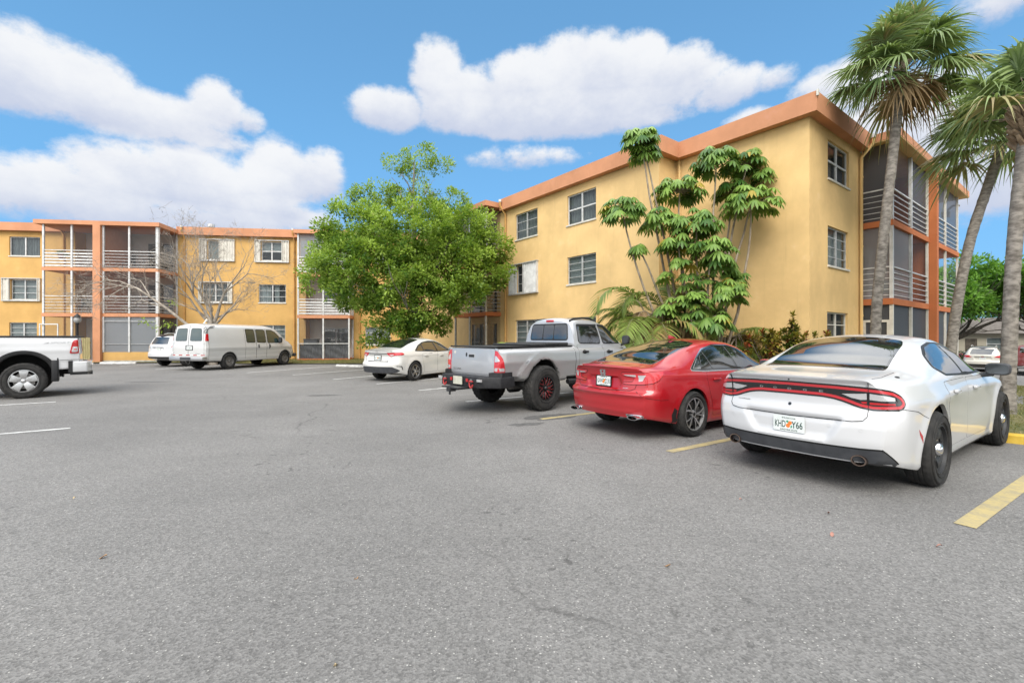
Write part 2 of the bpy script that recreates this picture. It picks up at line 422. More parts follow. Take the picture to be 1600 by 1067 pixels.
def wall_skin(mb, P, u0, u1, z0, z1, opens=(), depth=.14):
    us = sorted({u0, u1, *[o[0] for o in opens], *[o[1] for o in opens]}); zs = sorted({z0, z1, *[o[2] for o in opens], *[o[3] for o in opens]})
    for a, b in zip(us, us[1:]):
        for c, d in zip(zs, zs[1:]):
            um, zm = (a + b) / 2, (c + d) / 2
            if any(o[0] < um < o[1] and o[2] < zm < o[3] for o in opens): continue
            mb.quad(P.at(a, 0, c), P.at(b, 0, c), P.at(b, 0, d), P.at(a, 0, d))
    for a, b, c, d in opens:
        mb.quad(P.at(a, 0, c), P.at(a, depth, c), P.at(a, depth, d), P.at(a, 0, d))
        mb.quad(P.at(b, 0, c), P.at(b, depth, c), P.at(b, depth, d), P.at(b, 0, d))
        mb.quad(P.at(a, 0, c), P.at(b, 0, c), P.at(b, depth, c), P.at(a, depth, c))
        mb.quad(P.at(a, 0, d), P.at(b, 0, d), P.at(b, depth, d), P.at(a, depth, d))

def window(parent, P, a, b, c, d, style, cover='dark', frame_m=None, shutters=None, frame_w=.045):
    fm = frame_m or M_alu
    mb = MB(); D = .07
    # frame (the window's own mesh): outer jambs, mullions and glazing bars
    pbox(mb, P, a, b, D, D + .06, c, c + frame_w); pbox(mb, P, a, b, D, D + .06, d - frame_w, d)
    pbox(mb, P, a, a + frame_w, D + .002, D + .058, c + frame_w, d - frame_w); pbox(mb, P, b - frame_w, b, D + .002, D + .058, c + frame_w, d - frame_w)
    m = (a + b) / 2 if style != 'single' else None
    if m: pbox(mb, P, m - .035, m + .035, D - .008, D + .05, c + frame_w, d - frame_w)
    if style == 'awning':
        for side in ((a + frame_w, m - .035), (m + .035, b - frame_w)):
            for k in (1, 2, 3):
                z = c + (d - c) * k / 4; pbox(mb, P, side[0], side[1], D + .008, D + .04, z - .012, z + .012)
    if style == 'awning3':
        for side in ((a + frame_w, m - .035), (m + .035, b - frame_w)):
            for k in (1, 2):
                z = c + (d - c) * k / 3; pbox(mb, P, side[0], side[1], D + .008, D + .04, z - .014, z + .014)
    if style == 'hung':
        for side in ((a + frame_w, m - .035), (m + .035, b - frame_w)):
            z = (c + d) / 2; pbox(mb, P, side[0], side[1], D - .004, D + .045, z - .03, z + .03)
    w = mb.build('window', fm, parent)
    g = MB(); g.quad(P.at(a, D + .03, c), P.at(b, D + .03, c), P.at(b, D + .03, d), P.at(a, D + .03, d)); g.build('pane', M_pane, w)
    k = MB(); k.quad(P.at(a - .1, .75, c - .1), P.at(b + .1, .75, c - .1), P.at(b + .1, .75, d + .1), P.at(a - .1, .75, d + .1))
    for q in (a - .002, b + .002): k.quad(P.at(q, .145, c), P.at(q, .75, c), P.at(q, .75, d), P.at(q, .145, d))
    for q in (c - .002, d + .002): k.quad(P.at(a, .145, q), P.at(b, .145, q), P.at(b, .75, q), P.at(a, .75, q))
    k.build('room', M_room, w)
    bl = MB()
    if cover in ('blind', 'blindhalf'):
        z0 = c if cover == 'blind' else c + (d - c) * .45; n = int((d - z0) / .055)
        for i in range(n):
            z = z0 + (d - z0) * (i + .5) / n
            V = [P.at(u, dd, zz) for u, dd, zz in ((a, .17, z - .03), (b, .17, z - .03), (b, .195, z + .028), (a, .195, z + .028))]; bl.quad(*V)
        bl.build('blind', M_blind, w)
    if cover in ('curtain', 'curtainw', 'curtainpart'):
        spans = [(a, b)] if cover != 'curtainpart' else [(a, a + (b - a) * .42), (a + (b - a) * .55, a + (b - a) * .72)]
        for s0, s1 in spans:
            n = int((s1 - s0) / .04); pr = None
            for i in range(n + 1):
                u = s0 + (s1 - s0) * i / n; q = (P.at(u, .22 + .03 * math.sin(i * 1.9 + math.sin(i * .7)), c), P.at(u, .22 + .03 * math.sin(i * 1.9 + math.sin(i * .7)), d))
                if pr: bl.quad(pr[0], q[0], q[1], pr[1])
                pr = q
        bl.build('curtain', M_curtain if cover == 'curtain' else M_curtw, w)
    s = MB(); pbox(s, P, a - .03, b + .03, -.045, .066, c - .06, c - .002); s.build('sill', M_beige if not shutters else M_beige, w)
    if shutters:
        (s0, s1, z0, z1, parts, mat) = shutters
        for (p0, p1) in parts:
            sm = MB(); n = max(2, int((p1 - p0) / .085)); pts = []
            for i in range(n + 1):
                u = p0 + (p1 - p0) * i / n; pts.append((u, -.10 if i % 2 else -.03))
            for (ua, da), (ub, db) in zip(pts, pts[1:]): sm.quad(P.at(ua, da, z0), P.at(ub, db, z0), P.at(ub, db, z1), P.at(ua, da, z1))
            pbox(sm, P, p0, p0 + .03, -.12, -.005, z0, z1); pbox(sm, P, p1 - .03, p1, -.12, -.005, z0, z1)
            sm.build('shutter', mat, w)
        t = MB(); pbox(t, P, s0, s1, -.13, -.002, z0 - .06, z0 - .003); t.build('shutter_track', M_alu, w); t = MB(); pbox(t, P, s0, s1, -.13, -.002, z1 + .003, z1 + .05); t.build('shutter_track', M_alu, w)
    return w

def railing(parent, a, b, z0, z1, n=6, m=None, flat=False):
    """horizontal bars between two posts, top rail heavier"""
    mb = MB(); a = Vector((*a, 0)); b = Vector((*b, 0)); t = (b - a).normalized(); nrm = Vector((-t.y, t.x, 0))
    for i in range(n):
        z = z0 + (z1 - z0) * i / (n - 1); h = .022 if i == n - 1 else (.012 if not flat else .045); w = .025 if i == n - 1 else .014
        V = [a + nrm * s * w + Vector((0, 0, z + k * h)) for k in (-1, 1) for s in (-1, 1)] + [b + nrm * s * w + Vector((0, 0, z + k * h)) for k in (-1, 1) for s in (-1, 1)]
        mb.add(V, [(0, 1, 3, 2), (4, 6, 7, 5), (0, 4, 5, 1), (2, 3, 7, 6), (0, 2, 6, 4), (1, 5, 7, 3)])
    return mb.build('railing', m or M_white, parent)

def screen(parent, a, b, z0, z1, m):
    mb = MB(); mb.quad((*a, z0), (*b, z0), (*b, z1), (*a, z1)); return mb.build('screen', m, parent)

def post(parent, x, y, z0, z1, m=None, w=.05):
    mb = MB(); mb.box((x - w, y - w, z0), (x + w, y + w, z1)); return mb.build('post', m or M_white, parent)

def tarp(parent, a, b, z0, z1, m):
    """sagging privacy cloth tied inside a screen"""
    n = 26; k = 10; a = Vector((*a, 0)); b = Vector((*b, 0)); nr = Vector((-(b - a).y, (b - a).x, 0)).normalized(); V = []; F = []
    for j in range(k + 1):
        for i in range(n + 1):
            u, v = i / n, j / k
            p = a + (b - a) * u + nr * (.03 * math.sin(u * 21 + v * 3) * (.4 + v * .6) + .02 * math.sin(u * 9 + v * 11)); z = z0 + (z1 - z0) * v - .05 * math.sin(u * 7) ** 2 * v
            V.append((p.x, p.y, z))
    W = n + 1
    for j in range(k):
        for i in range(n): F.append((j * W + i, j * W + i + 1, (j + 1) * W + i + 1, (j + 1) * W + i))
    return mesh_obj('privacy_cloth', V, F, m, parent, smooth=True)

def downspout(parent, x, y, z1, out=(0, -1), z0=.05, m=None):
    mb = MB(); ox, oy = out
    mb.tube([(x + ox * .42, y + oy * .42, z1 + .12), (x + ox * .42, y + oy * .42, z1 - .10), (x + ox * .08, y + oy * .08, z1 - .5), (x + ox * .08, y + oy * .08, z0)], .05, 10)
    for z in (z1 - 1.2, z1 - 3.6, z1 - 6): mb.tube([(x + ox * .08, y + oy * .08, z), (x + ox * .08, y + oy * .08, z + .05)], .062, 10)
    o = mb.build('downspout', m or M_rust, parent, angle=40)
    c = MB(); c.tube([(x + ox * .42, y + oy * .42, z1 + .08), (x + ox * .42, y + oy * .42, z1 + .2)], .075, 10); c.build('outlet', M_white, o)
    return o

# ---- right wing: long wall (x=0 / x=-1.05) facing the lot, end wall (y=0) with balconies
def build_right_wing():
    B = empty('apartment_building', (8.75, 13.65, 0), R(37.2))
    tag(B, 'three storey yellow apartment wing on the right, with terracotta roof band and corner balconies', 'building', 'yellow apartment wings')
    J = -1.05; zt, zb = 7.98, 8.54
    P1 = Plane2((0, 0), (0, 1), (-1, 0)); P2 = Plane2((J, 0), (0, 1), (-1, 0)); PE = Plane2((0, 0), (1, 0), (0, -1)); PJ = Plane2((0, 4.42), (1, 0), (0, -1))
    w3a, w3b, w2a, w2b = (7.42, 9.1, 6.36, 7.64), (11.1, 12.8, 6.34, 7.6), (7.42, 9.1, 3.79, 4.97), (11.55, 12.7, 3.7, 5.05)
    g1, g2 = (7.42, 9.1, 1.2, 2.35), (11.1, 12.8, 1.2, 2.35)
    s3, s2, s1 = (1.4, 3.25, 6.48, 7.70), (1.4, 3.2, 3.76, 5.0), (1.35, 3.15, 1.1, 2.3)
    mb = MB()
    wall_skin(mb, P1, 0, 4.42, -1, zt); wall_skin(mb, P2, 4.42, 17.2, -1, zt, [w3a, w3b, w2a, w2b, g1, g2]); wall_skin(mb, PJ, J, 0, -1, zt)
    wall_skin(mb, PE, 0, 4.55, -1, zt, [s3, s2, s1])
    mb.quad((J, 17.2, -1), (J, 26, -1), (J, 26, zt), (J, 17.2, zt))
    mb.build('wall', M_wall, B)
    rec = MB()
    rec.quad((4.55, 1.0, -1), (14.9, 1.0, -1), (14.9, 1.0, 8.2), (4.55, 1.0, 8.2))
    rec.quad((4.55, 0, -1), (4.55, 1, -1), (4.55, 1, 8.2), (4.55, 0, 8.2))
    rec.quad((9.55, -.7, -1), (9.55, 1, -1), (9.55, 1, 8.2), (9.55, -.7, 8.2))
    rec.build('balcony_back_wall', M_inner, B)
    ext = MB(); wall_skin(ext, Plane2((14.9, 1.0), (1, 0), (0, -1)), 0, 4.5, -1.5, 8.0, [(.9, 1.8, 3.2, 5.0)]); ext.build('rear_wall', stucco('stucco_pale', (.62, .50, .30), streak=.2), B)
    d = MB(); d.box((15.85, 1.1, 3.2), (16.65, 1.15, 4.95)); d.build('door', M_white, B)
    # roof band (fascia), a box strip running along the eaves with a lower lip
    def strip(pts, z0, z1, th, name, m):
        s = MB(); V = []; n = len(pts)
        for i, p in enumerate(pts):
            p = Vector(p); a = (Vector(pts[i]) - Vector(pts[i - 1])).normalized() if i else (Vector(pts[1]) - p).normalized()
            b = (Vector(pts[i + 1]) - p).normalized() if i < n - 1 else a
            na, nb = Vector((-a.y, a.x)), Vector((-b.y, b.x)); mm = (na + nb).normalized(); k = th / max(.3, mm.dot(na)); q = p + mm * k
            V += [(p.x, p.y, z0), (p.x, p.y, z1), (q.x, q.y, z1), (q.x, q.y, z0)]
        F = []
        for i in range(n - 1):
            for k in range(4): F.append((i * 4 + k, i * 4 + (k + 1) % 4, i * 4 + 4 + (k + 1) % 4, i * 4 + 4 + k))
        F += [(0, 3, 2, 1), tuple((n - 1) * 4 + k for k in range(4))]
        s.add(V, F); return fix_normals(s.build(name, m, B))
    e = .3
    path = [(J - e, 13.75), (J - e, 4.42 - e), (-e, 4.42 - e), (-e, -e), (4.35, -e)]
    strip(path, zt, zb, .28, 'roof_band', M_orange)
    # soffit + roof deck
    sf = MB()
    for (a, b) in (((J - e + .01, 4.13), (J + .02, 13.75)), ((J - .28, 4.13), (.02, 4.44)), ((-e + .01, -e + .01), (.02, 4.4)), ((0, -e + .01), (4.35, .02))):
        sf.box((a[0], a[1], zt + .012), (b[0], b[1], zt + .05))
    sf.build('soffit', M_wall, B)
    rf = MB(); rf.box((0, 0, 8.3), (14.5, 26, 8.42)); rf.box((J, 4.42, 8.3), (-.001, 26, 8.42)); rf.build('roof', M_roofgrey, B)
    dr = MB(); dr.box((-.335, -.35, zb - .16), (-.265, -.296, zb + .012)); dr.build('scupper', M_beige, B)
    # windows
    window(B, P2, *w3a, 'hung', 'curtain', M_white); window(B, P2, *w3b, 'awning3', 'curtain')
    window(B, P2, *w2a, 'awning', 'blind')
    window(B, P2, *w2b, 'awning3', 'dark', shutters=(11.02, 13.25, 3.66, 5.08, [(11.05, 12.1), (12.66, 13.22)], M_white))
    window(B, P2, *g1, 'awning', 'blind'); window(B, P2, *g2, 'awning', 'blind')
    window(B, PE, *s3, 'hung', 'dark', M_white); window(B, PE, *s2, 'awning', 'curtainw'); window(B, PE, *s1, 'awning3', 'dark', M_beige)
    cp = MB(); cp.tube([(J - .02, 7.29, 1.5), (J - .02, 7.29, 3.15)], .018, 6); cp.build('conduit', M_rust, B)
    downspout(B, J, 13.55, zt + .3, (-1, 0)); downspout(B, 4.2, 0, zt + .25, (0, -1), m=M_wall)
    dj = MB(); dj.tube([(-.06, 4.25, 0), (-.06, 4.25, zt)], .045, 8); dj.build('downspout', M_wall, B)
    # end balconies
    yf = -.82
    fl = [(-.05, .1), (2.62, 2.83), (5.3, 5.5)]
    for k, (z0, z1) in enumerate(fl):
        s = MB(); s.box((4.5, yf - .06, z0 if k else -1), (9.38, 1.0, z1)); s.box((9.72, yf - .06, z0 if k else -1), (14.95, 1.0, z1)); s.build('balcony_slab', M_terra if k else M_conc, B)
    s = MB(); s.box((4.25, yf - .33, 8.16), (15.5, 1.2, 8.42)); s.build('balcony_roof', M_orange, B)
    s = MB(); s.box((4.26, yf - .32, 8.13), (15.49, .99, 8.158)); s.build('balcony_ceiling', M_wall, B)
    c = MB(); c.box((9.39, yf - .28, -.6), (9.71, 1.0, 8.13)); c.build('column', M_terra, B)
    tops = [2.62, 5.3, 8.13]
    for k in range(3):
        z0, z1 = fl[k][1], tops[k]
        for x in (4.6, 6.9): post(B, x, yf, z0, z1, M_beige if k < 1 else M_white)
        for x in (9.3, 9.8, 12.4, 14.88): post(B, x, yf, z0, z1, M_beige, .04)
        spans = [(4.6, 6.9), (6.9, 9.3), (9.8, 12.4), (12.4, 14.88)]
        for i, (a, b) in enumerate(spans):
            sm = M_screen_d if k == 0 else M_screen
            if k == 2: sm = M_screen_d if i else M_screen
            if k == 1: sm = M_screen if i else M_screen_l
            screen(B, (a, yf + .03), (b, yf + .03), z0, z1, sm)
            if k: railing(B, (a, yf), (b, yf), z0 + .12, z0 + 1.08)
            else:
                tarp(B, (a + .06, yf + .09), (b - .06, yf + .09), z0 + .05, z0 + 2.0, M_tarp)
        screen(B, (4.6, -.02), (4.6, yf), z0, z1, M_screen_d if k != 1 else M_screen_l)
        if k: railing(B, (4.6, 0), (4.6, yf), z0 + .12, z0 + 1.08)
        dd = MB(); dd.box((6.4, .93, z0), (8.6, .97, z0 + 2.05)); sl = dd.build('sliding_door', M_alu, B)
        pn = MB(); pn.box((6.46, .90, z0 + .06), (7.46, .925, z0 + 1.99)); pn.box((7.54, .90, z0 + .06), (8.54, .925, z0 + 1.99)); pn.build('pane', glassy('door_glass', (.03, .035, .04), .04) if k == 0 else MC['door_glass'], sl)
    # screen door of the ground floor porch, with its pale frame
    d = MB(); x0 = 4.58
    for a, b, c_, e_ in ((-.78, -.70, .1, 2.1), (-.1, -.02, .1, 2.1), (-.70, -.1, 2.02, 2.1), (-.70, -.1, .95, 1.03)): d.box((x0 - .03, a, c_), (x0 + .03, b, e_))
    d.build('screen_door', M_beige, B)
    lamp = MB(); lamp.box((15.2, -.5, 7.35), (15.45, -.2, 7.6)); lamp.tube([(15.3, -.35, 7.6), (15.3, -.6, 7.85), (15.3, -.85, 7.8)], .05, 8); lamp.build('floodlight', M_white, B)
    # inner-corner balcony at the far end of the long wall
    xf = -1.95
    for k, (z0, z1) in enumerate(((-.5, .12), (2.6, 2.8), (5.28, 5.48))):
        s = MB(); s.box((xf - .05, 14.05, z0), (J, 17.2, z1)); s.build('balcony_slab', M_terra if k else M_conc, B)
    s = MB(); s.box((xf - .25, 13.78, 8.14), (J + .3, 17.5, 8.4)); s.build('balcony_roof', M_orange, B)
    for k in range(3):
        z0, z1 = (.12, 2.8, 5.48)[k], (2.6, 5.28, 8.14)[k]
        for y in (14.1, 15.65, 17.15): post(B, xf, y, z0, z1, M_alu, .04)
        for a, b in ((14.1, 15.65), (15.65, 17.15)):
            screen(B, (xf + .03, a), (xf + .03, b), z0, z1, M_screen if k != 2 else M_screen_d)
            if k: railing(B, (xf, a), (xf, b), z0 + .12, z0 + 1.05, m=M_alu)
        screen(B, (xf, 14.1), (J, 14.1), z0, z1, M_screen)
        if k: railing(B, (xf, 14.1), (J, 14.1), z0 + .12, z0 + 1.05, m=M_alu)
        dk = MB(); dk.box((J - .06, 14.4, z0), (J - .01, 16.8, z0 + 2.1)); dk.build('sliding_door', MC['door_glass'], B)
    return B

# ---- left wing: wall y=0 facing the lot; two balcony stacks
def build_left_wing():
    B = empty('apartment_building', (-31.34, 28.7, 0), R(7))
    tag(B, 'three storey ochre apartment wing at the back left, screened balconies and white shuttered windows', 'building', 'yellow apartment wings')
    P = Plane2((0, 0), (1, 0), (0, -1)); zt, zb = 8.07, 8.57
    W = dict(w3=(.22, 1.93, 6.55, 7.74), w2=(.3, 1.8, 3.84, 5.08), w1=(.22, 1.75, 1.15, 2.42), m3=(11.68, 12.36, 6.55, 7.78), r3=(14.96, 16.24, 6.55, 7.78),
             m2=(11.36, 12.9, 3.8, 5.02), r2=(14.8, 16.5, 3.78, 4.98), m1=(11.4, 12.9, 1.1, 2.3), r1=(14.9, 16.46, 1.1, 2.3), g1=(21.6, 23.25, 1.0, 2.2), g2=(27.0, 27.66, .95, 2.3),
             t2=(22.2, 23.6, 3.8, 5.0), t3=(22.2, 23.6, 6.5, 7.75), dr=(24.5, 25.4, .12, 2.25))
    mb = MB()
    wall_skin(mb, P, -8, 3.9, -.5, zt, [W['w3'], W['w2'], W['w1']]); mb.build('wall', M_wall2, B); mb = MB(); wall_skin(mb, P, 9.75, 17.75, -.5, zt, [W[k] for k in ('m3', 'r3', 'm2', 'r2', 'm1', 'r1')])
    mb.build('wall', M_wall2, B); mb = MB(); wall_skin(mb, P, 20.75, 33, -.5, zt, [W[k] for k in ('g1', 'g2', 't2', 't3', 'dr')])
    mb.build('wall', M_wall2, B)
    for x in (3.9, 9.75, 17.75, 20.75): mb = MB(); mb.quad((x, 0, -.5), (x, .9, -.5), (x, .9, zt + .1), (x, 0, zt + .1)); mb.build('wall_return', M_wall2, B)
    r = MB(); r.quad((3.9, .9, -.5), (9.75, .9, -.5), (9.75, .9, 8.2), (3.9, .9, 8.2)); r.quad((17.75, .9, -.5), (20.75, .9, -.5), (20.75, .9, 8.2), (17.75, .9, 8.2))
    r.quad((6.6, -2, -.3), (6.6, .9, -.3), (6.6, .9, 8.2), (6.6, -2, 8.2)); r.build('balcony_back_wall', M_inner, B)
    for x0, x1 in ((-8, 3.35), (9.95, 17.4), (20.95, 30.4)):
        s = MB(); s.box((x0, -.3, zt), (x1, -.02, zb)); s.box((x0, -.018, zt + .2), (x1, .3, zb - .02)); s.build('roof_band', M_orange, B)
    rf = MB(); rf.box((-8, .31, 8.3), (33, 12, 8.45)); rf.build('roof', M_roofgrey, B)
    v = MB(); v.tube([(11.3, 1.2, 8.4), (11.3, 1.2, 8.95)], .12, 10); v.tube([(11.3, 1.2, 8.9), (11.3, 1.2, 9.1)], .22, 10); v.build('roof_vent', M_alu, B)
    st = lambda a, b, c, d, parts: (a, b, c, d, parts, M_beige)
    window(B, P, *W['w3'], 'slider', 'curtain', M_white); window(B, P, *W['w2'], 'awning3', 'blind', shutters=st(-.15, 2.0, 3.8, 5.12, [(-.14, .27), (1.83, 1.99)]))
    window(B, P, *W['w1'], 'awning', 'blind')
    window(B, P, *W['m3'], 'single', 'blind', shutters=st(11.2, 13.35, 6.5, 7.82, [(11.2, 11.64), (12.4, 13.34)])); window(B, P, *W['r3'], 'hung', 'blindhalf', M_white, shutters=st(14.58, 16.72, 6.48, 7.83, [(14.58, 14.93), (16.27, 16.72)]))
    window(B, P, *W['m2'], 'awning3', 'curtain', M_white, shutters=st(11.15, 13.22, 3.76, 5.06, [(11.15, 11.33), (12.93, 13.2)])); window(B, P, *W['r2'], 'awning3', 'curtainpart')
    window(B, P, *W['m1'], 'awning', 'blind'); window(B, P, *W['r1'], 'awning', 'blind'); window(B, P, *W['g1'], 'awning3', 'blindhalf', M_white); window(B, P, *W['g2'], 'single', 'curtainw', pbr('brown_frame', (.16, .06, .03), .6))
    window(B, P, *W['t2'], 'awning', 'blind'); window(B, P, *W['t3'], 'awning', 'blind')
    d = MB(); d.box((24.5, .1, .12), (25.4, .15, 2.25)); d.build('door', pbr('door_dark', (.05, .03, .025), .6), B)
    n = MB(); n.box((26.15, -.04, 1.75), (26.45, -.005, 2.1)); sg = n.build('notice_sign', M_white, B)
    n = MB(); n.box((26.2, -.046, 1.82), (26.4, -.042, 2.0)); n.build('sign_symbol', pbr('sign_blue', (.03, .12, .30), .5), sg)
    downspout(B, 10.3, 0, zt + .35); downspout(B, 17.05, 0, zt + .35); downspout(B, 3.3, .02, zt + .3, (0, -1)); downspout(B, 21.25, 0, 5.0)
    yf = -2.0
    fl = [(-.3, .12), (2.72, 2.93), (5.42, 5.62)]; tops = [2.72, 5.42, 8.12]
    for k, (z0, z1) in enumerate(fl):
        s = MB(); s.box((3.62, yf - .05, z0), (6.44, .9, z1)); s.box((6.86, yf - .05, z0), (9.9, .9, z1)); s.build('balcony_slab', M_orange if k else M_conc, B)
        s = MB(); s.box((17.6, -1.25, z0), (20.85, .9, z1)); s.build('balcony_slab', M_orange if k else M_terra, B)
    s = MB(); s.box((3.3, yf - .2, 8.12), (10.05, .3, 8.36)); s.build('balcony_roof', M_orange, B)
    s = MB(); s.box((17.42, -1.4, 8.12), (20.98, .3, 8.36)); s.build('balcony_roof', M_orange, B)
    c = MB(); c.box((6.45, yf - .22, -.3), (6.85, .4, 8.118)); c.build('column', M_orange, B)
    s = MB(); s.box((6.87, yf - .02, .12), (9.88, yf + .12, .62)); s.build('low_wall', M_wall2, B)
    for k in range(3):
        z0, z1 = fl[k][1], tops[k]
        for x in (3.7, 5.2, 6.42, 6.9, 8.3, 9.86): post(B, x, yf, z0 if not (k == 0 and x > 6.8) else .62, z1, M_white, .045 if x not in (9.86,) else .075)
        post(B, 9.86, -.06, z0, z1, M_white, .04)
        for i, (a, b) in enumerate(((3.7, 5.2), (5.2, 6.42), (6.9, 8.3), (8.3, 9.86))):
            sm = M_screen if not (k == 0 and i > 1) else mesh_screen('insect_screen_grey', (.23, .245, .26), .22) if 'insect_screen_grey' not in MC else MC['insect_screen_grey']
            if k == 0 and i > 1: MC['insect_screen_grey'] = sm
            screen(B, (a, yf + .03), (b, yf + .03), z0, z1, sm)
            if k: railing(B, (a, yf), (b, yf), z0 + .1, z0 + 1.0, flat=(k == 2 and i < 2))
            elif i > 1: railing(B, (a, yf), (b, yf), 1.1, 2.45, 2, M_alu)
        screen(B, (9.86, yf), (9.86, 0), z0, z1, M_screen)
        if k: railing(B, (9.86, yf), (9.86, -.06), z0 + .1, z0 + 1.0)
        for x0, x1 in ((4.3, 5.9), (7.6, 9.2)):
            dd = MB(); dd.box((x0, .83, z0), (x1, .88, z0 + 2.05)); sl = dd.build('sliding_door', M_alu, B)
            pn = MB(); m = (x0 + x1) / 2; pn.box((x0 + .06, .80, z0 + .05), (m - .03, .826, z0 + 1.99)); pn.box((m + .03, .80, z0 + .05), (x1 - .06, .826, z0 + 1.99)); pn.build('pane', MC['door_glass'], sl)
        # second stack
        for x in (17.66, 19.2, 20.8): post(B, x, -1.2, z0, z1, M_white, .045)
        post(B, 20.8, -.06, z0, z1, M_white, .04)
        for a, b in ((17.66, 19.2), (19.2, 20.8)):
            screen(B, (a, -1.17), (b, -1.17), z0, z1, M_screen_l if k == 2 else M_screen)
            if k: railing(B, (a, -1.2), (b, -1.2), z0 + .1, z0 + 1.0, flat=True)
            else:
                railing(B, (a, -1.2), (b, -1.2), 1.08, 1.1, 2); tarp(B, (a + .05, -1.1), (b - .05, -1.1), .15, 1.05, M_tarp)
        screen(B, (20.8, -1.2), (20.8, 0), z0, z1, M_screen); 
        if k: railing(B, (20.8, -1.2), (20.8, -.06), z0 + .1, z0 + 1.0)
        dd = MB(); dd.box((18.6, .83, z0 + (.7 if k == 0 else 0)), (20.4, .88, z0 + 2.0)); sl = dd.build('sliding_door', M_white, B)
        pn = MB(); pn.box((18.66, .80, z0 + .76), (19.46, .826, z0 + 1.95)); pn.box((19.54, .80, z0 + .76), (20.34, .826, z0 + 1.95)); pn.build('pane', MC['door_glass'], sl)
    if True:   # hurricane panel behind the top screen of the second stack
        s = MB(); s.box((17.75, -1.05, 6.55), (20.7, -1.02, 7.7)); s.build('storm_panel', pbr('storm_grey', (.42, .43, .45), .7), B)
    d = MB()
    for a, b, c_, e_ in ((3.55, 3.6, .12, 2.3), (4.5, 4.55, .12, 2.3), (3.6, 4.5, 2.24, 2.3)): d.box((a, -2.12, c_), (b, -2.08, e_))
    d.build('screen_door', M_white, B)
    return B
RW = build_right_wing(); LW = build_left_wing()
# ------------------------------------------------------------------ vehicles
def pchip(pts):
    xs = np.array([p[0] for p in pts], float); ys = np.array([p[1] for p in pts], float)
    o = np.argsort(xs); xs, ys = xs[o], ys[o]; h = np.diff(xs); d = np.diff(ys) / h; n = len(xs)
    m = np.zeros(n); m[0], m[-1] = d[0], d[-1]
    for i in range(1, n - 1):
        if d[i - 1] * d[i] > 0:
            w1, w2 = 2 * h[i] + h[i - 1], h[i] + 2 * h[i - 1]; m[i] = (w1 + w2) / (w1 / d[i - 1] + w2 / d[i])
    def f(x):
        x = np.clip(np.asarray(x, float), xs[0], xs[-1]); k = np.clip(np.searchsorted(xs, x) - 1, 0, n - 2); t = (x - xs[k]) / h[k]
        t2, t3 = t * t, t * t * t
        return ys[k] * (2 * t3 - 3 * t2 + 1) + h[k] * m[k] * (t3 - 2 * t2 + t) + ys[k + 1] * (-2 * t3 + 3 * t2) + h[k] * m[k + 1] * (t3 - t2)
    return f
def sstep(x, a, b): t = np.clip((x - a) / (b - a), 0, 1); return t * t * (3 - 2 * t)

def pip(P, poly):
    P = np.asarray(P, float); poly = np.asarray(poly, float); x, y = P[:, 0], P[:, 1]; ins = np.zeros(len(P), bool); j = len(poly) - 1
    for i in range(len(poly)):
        xi, yi = poly[i]; xj, yj = poly[j]
        c = ((yi > y) != (yj > y)) & (x < (xj - xi) * (y - yi) / (yj - yi + 1e-12) + xi); ins ^= c; j = i
    return ins
def area(p): p = np.asarray(p); q = np.roll(p, -1, 0); return .5 * (p[:, 0] * q[:, 1] - q[:, 0] * p[:, 1]).sum()
def offset_poly(poly, d):
    """grow (d>0) or shrink a polygon"""
    p = np.asarray(poly, float)
    if area(p) < 0: p = p[::-1]
    n = len(p); out = []
    for i in range(n):
        a, b, c = p[i - 1], p[i], p[(i + 1) % n]; e1 = (b - a) / (np.linalg.norm(b - a) + 1e-9); e2 = (c - b) / (np.linalg.norm(c - b) + 1e-9)
        n1, n2 = np.array([e1[1], -e1[0]]), np.array([e2[1], -e2[0]]); m = n1 + n2; m /= np.linalg.norm(m) + 1e-9
        out.append(b + m * d / max(.45, m.dot(n1)))
    return [tuple(v) for v in out]
def round_poly(poly, r, k=5):
    p = [np.array(v, float) for v in poly]; n = len(p); out = []
    for i in range(n):
        a, b, c = p[i - 1], p[i], p[(i + 1) % n]; l1, l2 = np.linalg.norm(a - b), np.linalg.norm(c - b); rr = min(r, l1 * .45, l2 * .45)
        s, e = b + (a - b) / l1 * rr, b + (c - b) / l2 * rr
        for t in np.linspace(0, 1, k): out.append(tuple((1 - t) ** 2 * s + 2 * t * (1 - t) * b + t * t * e))
    return out
def ribbon(pts, w):
    p = [np.array(v, float) for v in pts]; L, Rr = [], []
    for i in range(len(p)):
        t = p[min(i + 1, len(p) - 1)] - p[max(i - 1, 0)]; t /= np.linalg.norm(t) + 1e-9; nn = np.array([-t[1], t[0]]) * w / 2
        L.append(tuple(p[i] + nn)); Rr.append(tuple(p[i] - nn))
    return L + Rr[::-1]
def mirror(poly): return [(-u, v) for u, v in poly][::-1]
def ell(cu, cv, ru, rv, n=20): return [(cu + ru * math.cos(2 * PI * i / n), cv + rv * math.sin(2 * PI * i / n)) for i in range(n)]

